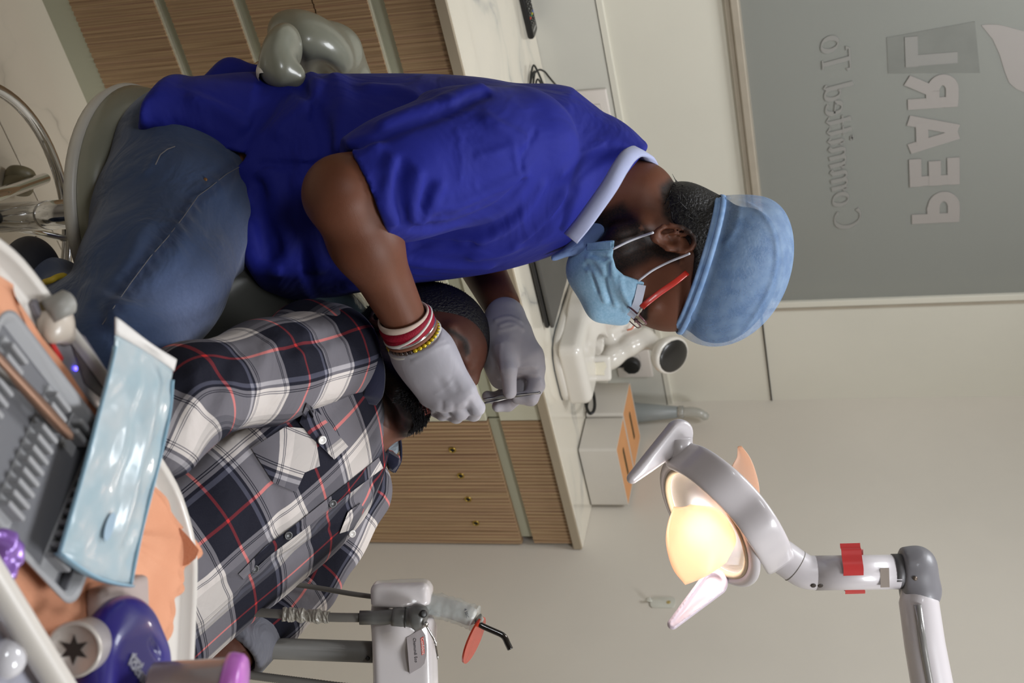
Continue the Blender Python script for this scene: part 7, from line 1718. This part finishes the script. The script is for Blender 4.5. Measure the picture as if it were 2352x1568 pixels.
def sheet_pair(name, u0, u1, mat, lift=0.0):
    A_, B_ = pouch_surface(True, u0, u1), pouch_surface(False, u0, u1); bm = new()
    va = [[bm.verts.new(V(p_+Z3*lift)) for p_ in r_] for r_ in A_]; vb = [[bm.verts.new(V(p_)) for p_ in r_] for r_ in B_]; n1, n2 = len(va), NV
    for i in range(n1-1):
        for j in range(n2-1):
            bm.faces.new((va[i][j], va[i][j+1], va[i+1][j+1], va[i+1][j])); bm.faces.new((vb[i][j], vb[i+1][j], vb[i+1][j+1], vb[i][j+1]))
    for i in range(n1-1):
        bm.faces.new((va[i][0], va[i+1][0], vb[i+1][0], vb[i][0])); bm.faces.new((va[i][-1], vb[i][-1], vb[i+1][-1], va[i+1][-1]))
    for j in range(n2-1):
        bm.faces.new((va[0][j], vb[0][j], vb[0][j+1], va[0][j+1])); bm.faces.new((va[-1][j], va[-1][j+1], vb[-1][j+1], vb[-1][j]))
    return obj(name, bm, mat, pou)
pm = NT('pouch_film'); pm.b.inputs['Base Color'].default_value = srgb(168, 186, 194); pm.b.inputs['Roughness'].default_value = 0.3; pm.b.inputs['Coat Weight'].default_value = 0.35; pm.b.inputs['Coat Roughness'].default_value = 0.05
n_ = pm.n('ShaderNodeTexNoise', i_Scale=26.0, i_Detail=2.0); pm.l(pm.coord(), n_.inputs['Vector']); pm.bump(n_.outputs[0], 0.4, 0.006)
pm.l(pm.ramp(n_.outputs[0], [(0.35, srgb(158, 178, 186)), (0.65, srgb(176, 186, 190))]), pm.b.inputs['Base Color'])
sheet_pair('film', 0.10, 1.0, pm.m); sheet_pair('paper_end', 0.0, 0.115, simple('pouch_paper', srgb(224, 220, 216), 0.5, coat=0.1), 0.0012)
pe = NT('pouch_border'); pe.b.inputs['Base Color'].default_value = srgb(142, 176, 194); pe.b.inputs['Roughness'].default_value = 0.3
for S_ in (La, Ra): obj('sealed_edge', tube(new(), [p_+Z3*0.001 for p_ in S_[5:]], 0.0022, 8, flat=(1.0, 0.5, Z3)), pe.m, pou)
mt = [La[-1]*(1-v_)+Ra[-1]*v_+Z3*0.001+nrm(T_(200, 1345, ZP)-T_(215, 1300, ZP))*0.006*sin(pi*v_) for v_ in np.linspace(0, 1, 14)]
obj('sealed_edge', tube(new(), mt, 0.0032, 8, flat=(1.6, 0.5, Z3)), pe.m, pou)
md = (La[-6]*0.55+Ra[-6]*0.45)+Z3*0.0068
obj('printed_oval', prism(new(), [(0.013*cos(2*pi*k/28), 0.007*sin(2*pi*k/28)) for k in range(28)], md, nrm(La[-6]-La[-9]), nrm(Ra[-6]-La[-6]), Z3, 0, 0.0006), simple('oval_blue_print', srgb(146, 170, 188), 0.4), pou, False)
# ---- dark blue capped dispenser with white print
dsp = thing('blue_dispenser', 'dark violet blue rounded dispenser with thumb notch and white lettering on the tray', 'dispenser', T_(310, 1500, 0.03))
BM_ = simple('violet_blue_plastic', srgb(42, 34, 122), 0.35, coat=0.3, var=0.03)
d0_, d1_ = T_(318, 1425, 0.038), T_(268, 1780, 0.038); da = nrm(d1_-d0_); db_ = np.cross(Z3, da)
dlen = np.linalg.norm(d1_-d0_)
dpoly = []; wd_ = abs((T_(385, 1500, 0.038)-T_(232, 1490, 0.038))@db_)/2
dc = (T_(385, 1500, 0.038)+T_(232, 1490, 0.038))/2; dc = dc-da*((dc-d0_)@da)
sl_f = s_int(s_uni([s_ell(dc+da*0.030-Z3*0.012, np.array([da, db_, Z3]), (0.052, wd_, 0.026)), (s_box(dc+da*0.10-Z3*0.014, np.array([da, db_, Z3]), (0.085, wd_, 0.028), 0.022), 0.02)], 0.02), s_plane(dc+Z3*0.010, Z3), 0.005)
ntc = T_(362, 1492, 0.050)
sl_f = s_sub(sl_f, s_ell(ntc, np.array([nrm(T_(368, 1515, .05)-T_(340, 1462, .05)), nrm(np.cross(Z3, T_(368, 1515, .05)-T_(340, 1462, .05))), Z3]), (0.016, 0.0055, 0.006)), 0.001)
obj('shell', relax(sdf_mesh(sl_f, dc+da*0.06-0.16, dc+da*0.06+0.16, 0.0026), 1), BM_, dsp)
text_mesh('freedent', 0.017, T_(335, 1562, 0.054)+Z3*0.0002, nrm(T_(352, 1640, .05)-T_(310, 1510, .05)), nrm(np.cross(Z3, T_(352, 1640, .05)-T_(310, 1510, .05))), Z3, simple('white_print', srgb(196, 196, 206), 0.5), dsp, depth=0.0006, shear=0.3) if False else None
wp_ = simple('white_print', srgb(196, 196, 206), 0.5)
def print_on(s_, px, py, px2, py2, size):
    a_, b_ = surf_hit(sl_f, px, py, 0.8, 2.0), surf_hit(sl_f, px2, py2, 0.8, 2.0)
    if a_ is None or b_ is None: return
    c_ = (a_+b_)/2; e_ = 0.002; g_ = nrm(np.array([float(sl_f((c_+k_*e_).astype('f')[None])[0]-sl_f((c_-k_*e_).astype('f')[None])[0]) for k_ in (X3, Y3, Z3)]))
    u_ = nrm((b_-a_)-g_*((b_-a_)@g_)); text_mesh(s_, size, c_+g_*0.0012, u_, np.cross(g_, u_), g_, wp_, dsp, depth=0.0006)
print_on('Identium', 302, 1520, 352, 1590, 0.017); print_on('dental', 304, 1503, 324, 1530, 0.008)
# ---- cream canister lying on its side, star shaped opening towards the camera
can = thing('star_canister', 'cream canister lying on the tray with a star shaped hole in its end', 'canister', T_(200, 1490, 0.03))
cc0 = T_(168, 1492, 0.036); cax = nrm(T_(330, 1430, 0.036)-cc0+np.array([0, 0, 0.0])); cfn = -cax
cfn = nrm(cfn*0.6-nrm(ray(168, 1492))*0.8); cfn = nrm(cfn)
CCm = simple('canister_cream', srgb(188, 180, 172), 0.35, 0.15, coat=0.2)
RC = 0.0225
obj('can_body', lathe(new(), cc0-cfn*0.075, cfn, [(RC*0.8, 0.0), (RC, 0.006), (RC, 0.068), (RC*1.02, 0.070), (RC*1.02, 0.0748), (RC*0.90, 0.0765), (RC*0.86, 0.0735)], 44), CCm, can)
uu_, vv_, _ = frame_of(cfn); star = [((0.0125 if k % 2 == 0 else 0.0056)*cos(2*pi*k/12), (0.0125 if k % 2 == 0 else 0.0056)*sin(2*pi*k/12)) for k in range(12)]
obj('star_opening', prism(new(), star, cc0, uu_, vv_, cfn, -0.0018, -0.0008), simple('star_dark', srgb(46, 38, 34), 0.8), can, False)
gp = thing('grey_pad', 'soft grey folded pad under the violet dispenser', 'pad', T_(240, 1450, 0.012))
obj('pad', relax(sdf_mesh(s_int(s_box(T_(275, 1500, 0.010), np.array([nrm(T_(280, 1380, .01)-T_(160, 1420, .01)), nrm(np.cross(Z3, T_(280, 1380, .01)-T_(160, 1420, .01))), Z3]), (0.042, 0.065, 0.009), 0.006), s_plane(T_(0, 0, 0.003), -Z3), 0), T_(275, 1500, 0.01)-0.12, T_(275, 1500, 0.01)+0.12, 0.003)), simple('pad_grey', srgb(168, 152, 146), 0.8), gp)
# ---- crumpled purple packet
pup = thing('purple_packet', 'crumpled glossy purple packet at the tray edge', 'packet', T_(0, 1290, 0.03))
pfld = s_uni([s_ell(T_(-8, 1300, 0.030), np.eye(3), (0.018, 0.026, 0.016)), (s_ell(T_(8, 1250, 0.032), np.eye(3), (0.014, 0.010, 0.010)), 0.01)], 0.01)
me = sdf_mesh(pfld, T_(0, 1285, 0.03)-0.06, T_(0, 1285, 0.03)+0.06, 0.0026); vs = vcos(me); rn = np.random.default_rng(5); vs = vs+0.0016*np.sin(vs*420+rn.uniform(0, 6, 3))[:, [1, 2, 0]]; me.vertices.foreach_set('co', vs.astype('f').ravel())
obj('packet', me, simple('purple_foil', srgb(146, 104, 190), 0.25, 0.3, coat=0.5, var=0.3, scale=90), pup)
# ---- clear tub with a magenta lid
tub = thing('clear_tub', 'translucent tub with a bright magenta lid beside the tray corner', 'tub', at(500, 1560, 1.2))
tb0 = at(400, 1600, 1.24); tb1 = at(532, 1596, 1.24); tbx = nrm(tb1-tb0)
obj('tub_body', lathe(new(), tb0-tbx*0.02, tbx, [(0.026, 0), (0.030, 0.003), (0.0325, 0.072), (0.0335, 0.074), (0.031, 0.074), (0.028, 0.004)], 40), simple('tub_clear', srgb(206, 186, 178), 0.2, trans=0.6), tub)
obj('lid', lathe(new(), tb1-tbx*0.002, nrm(tbx+YIM*0.12), [(0.036, -0.004), (0.037, 0.000), (0.036, 0.008), (0.033, 0.011), (0.010, 0.0135)], 44), simple('magenta_lid', srgb(186, 104, 190), 0.35, coat=0.3), tub)
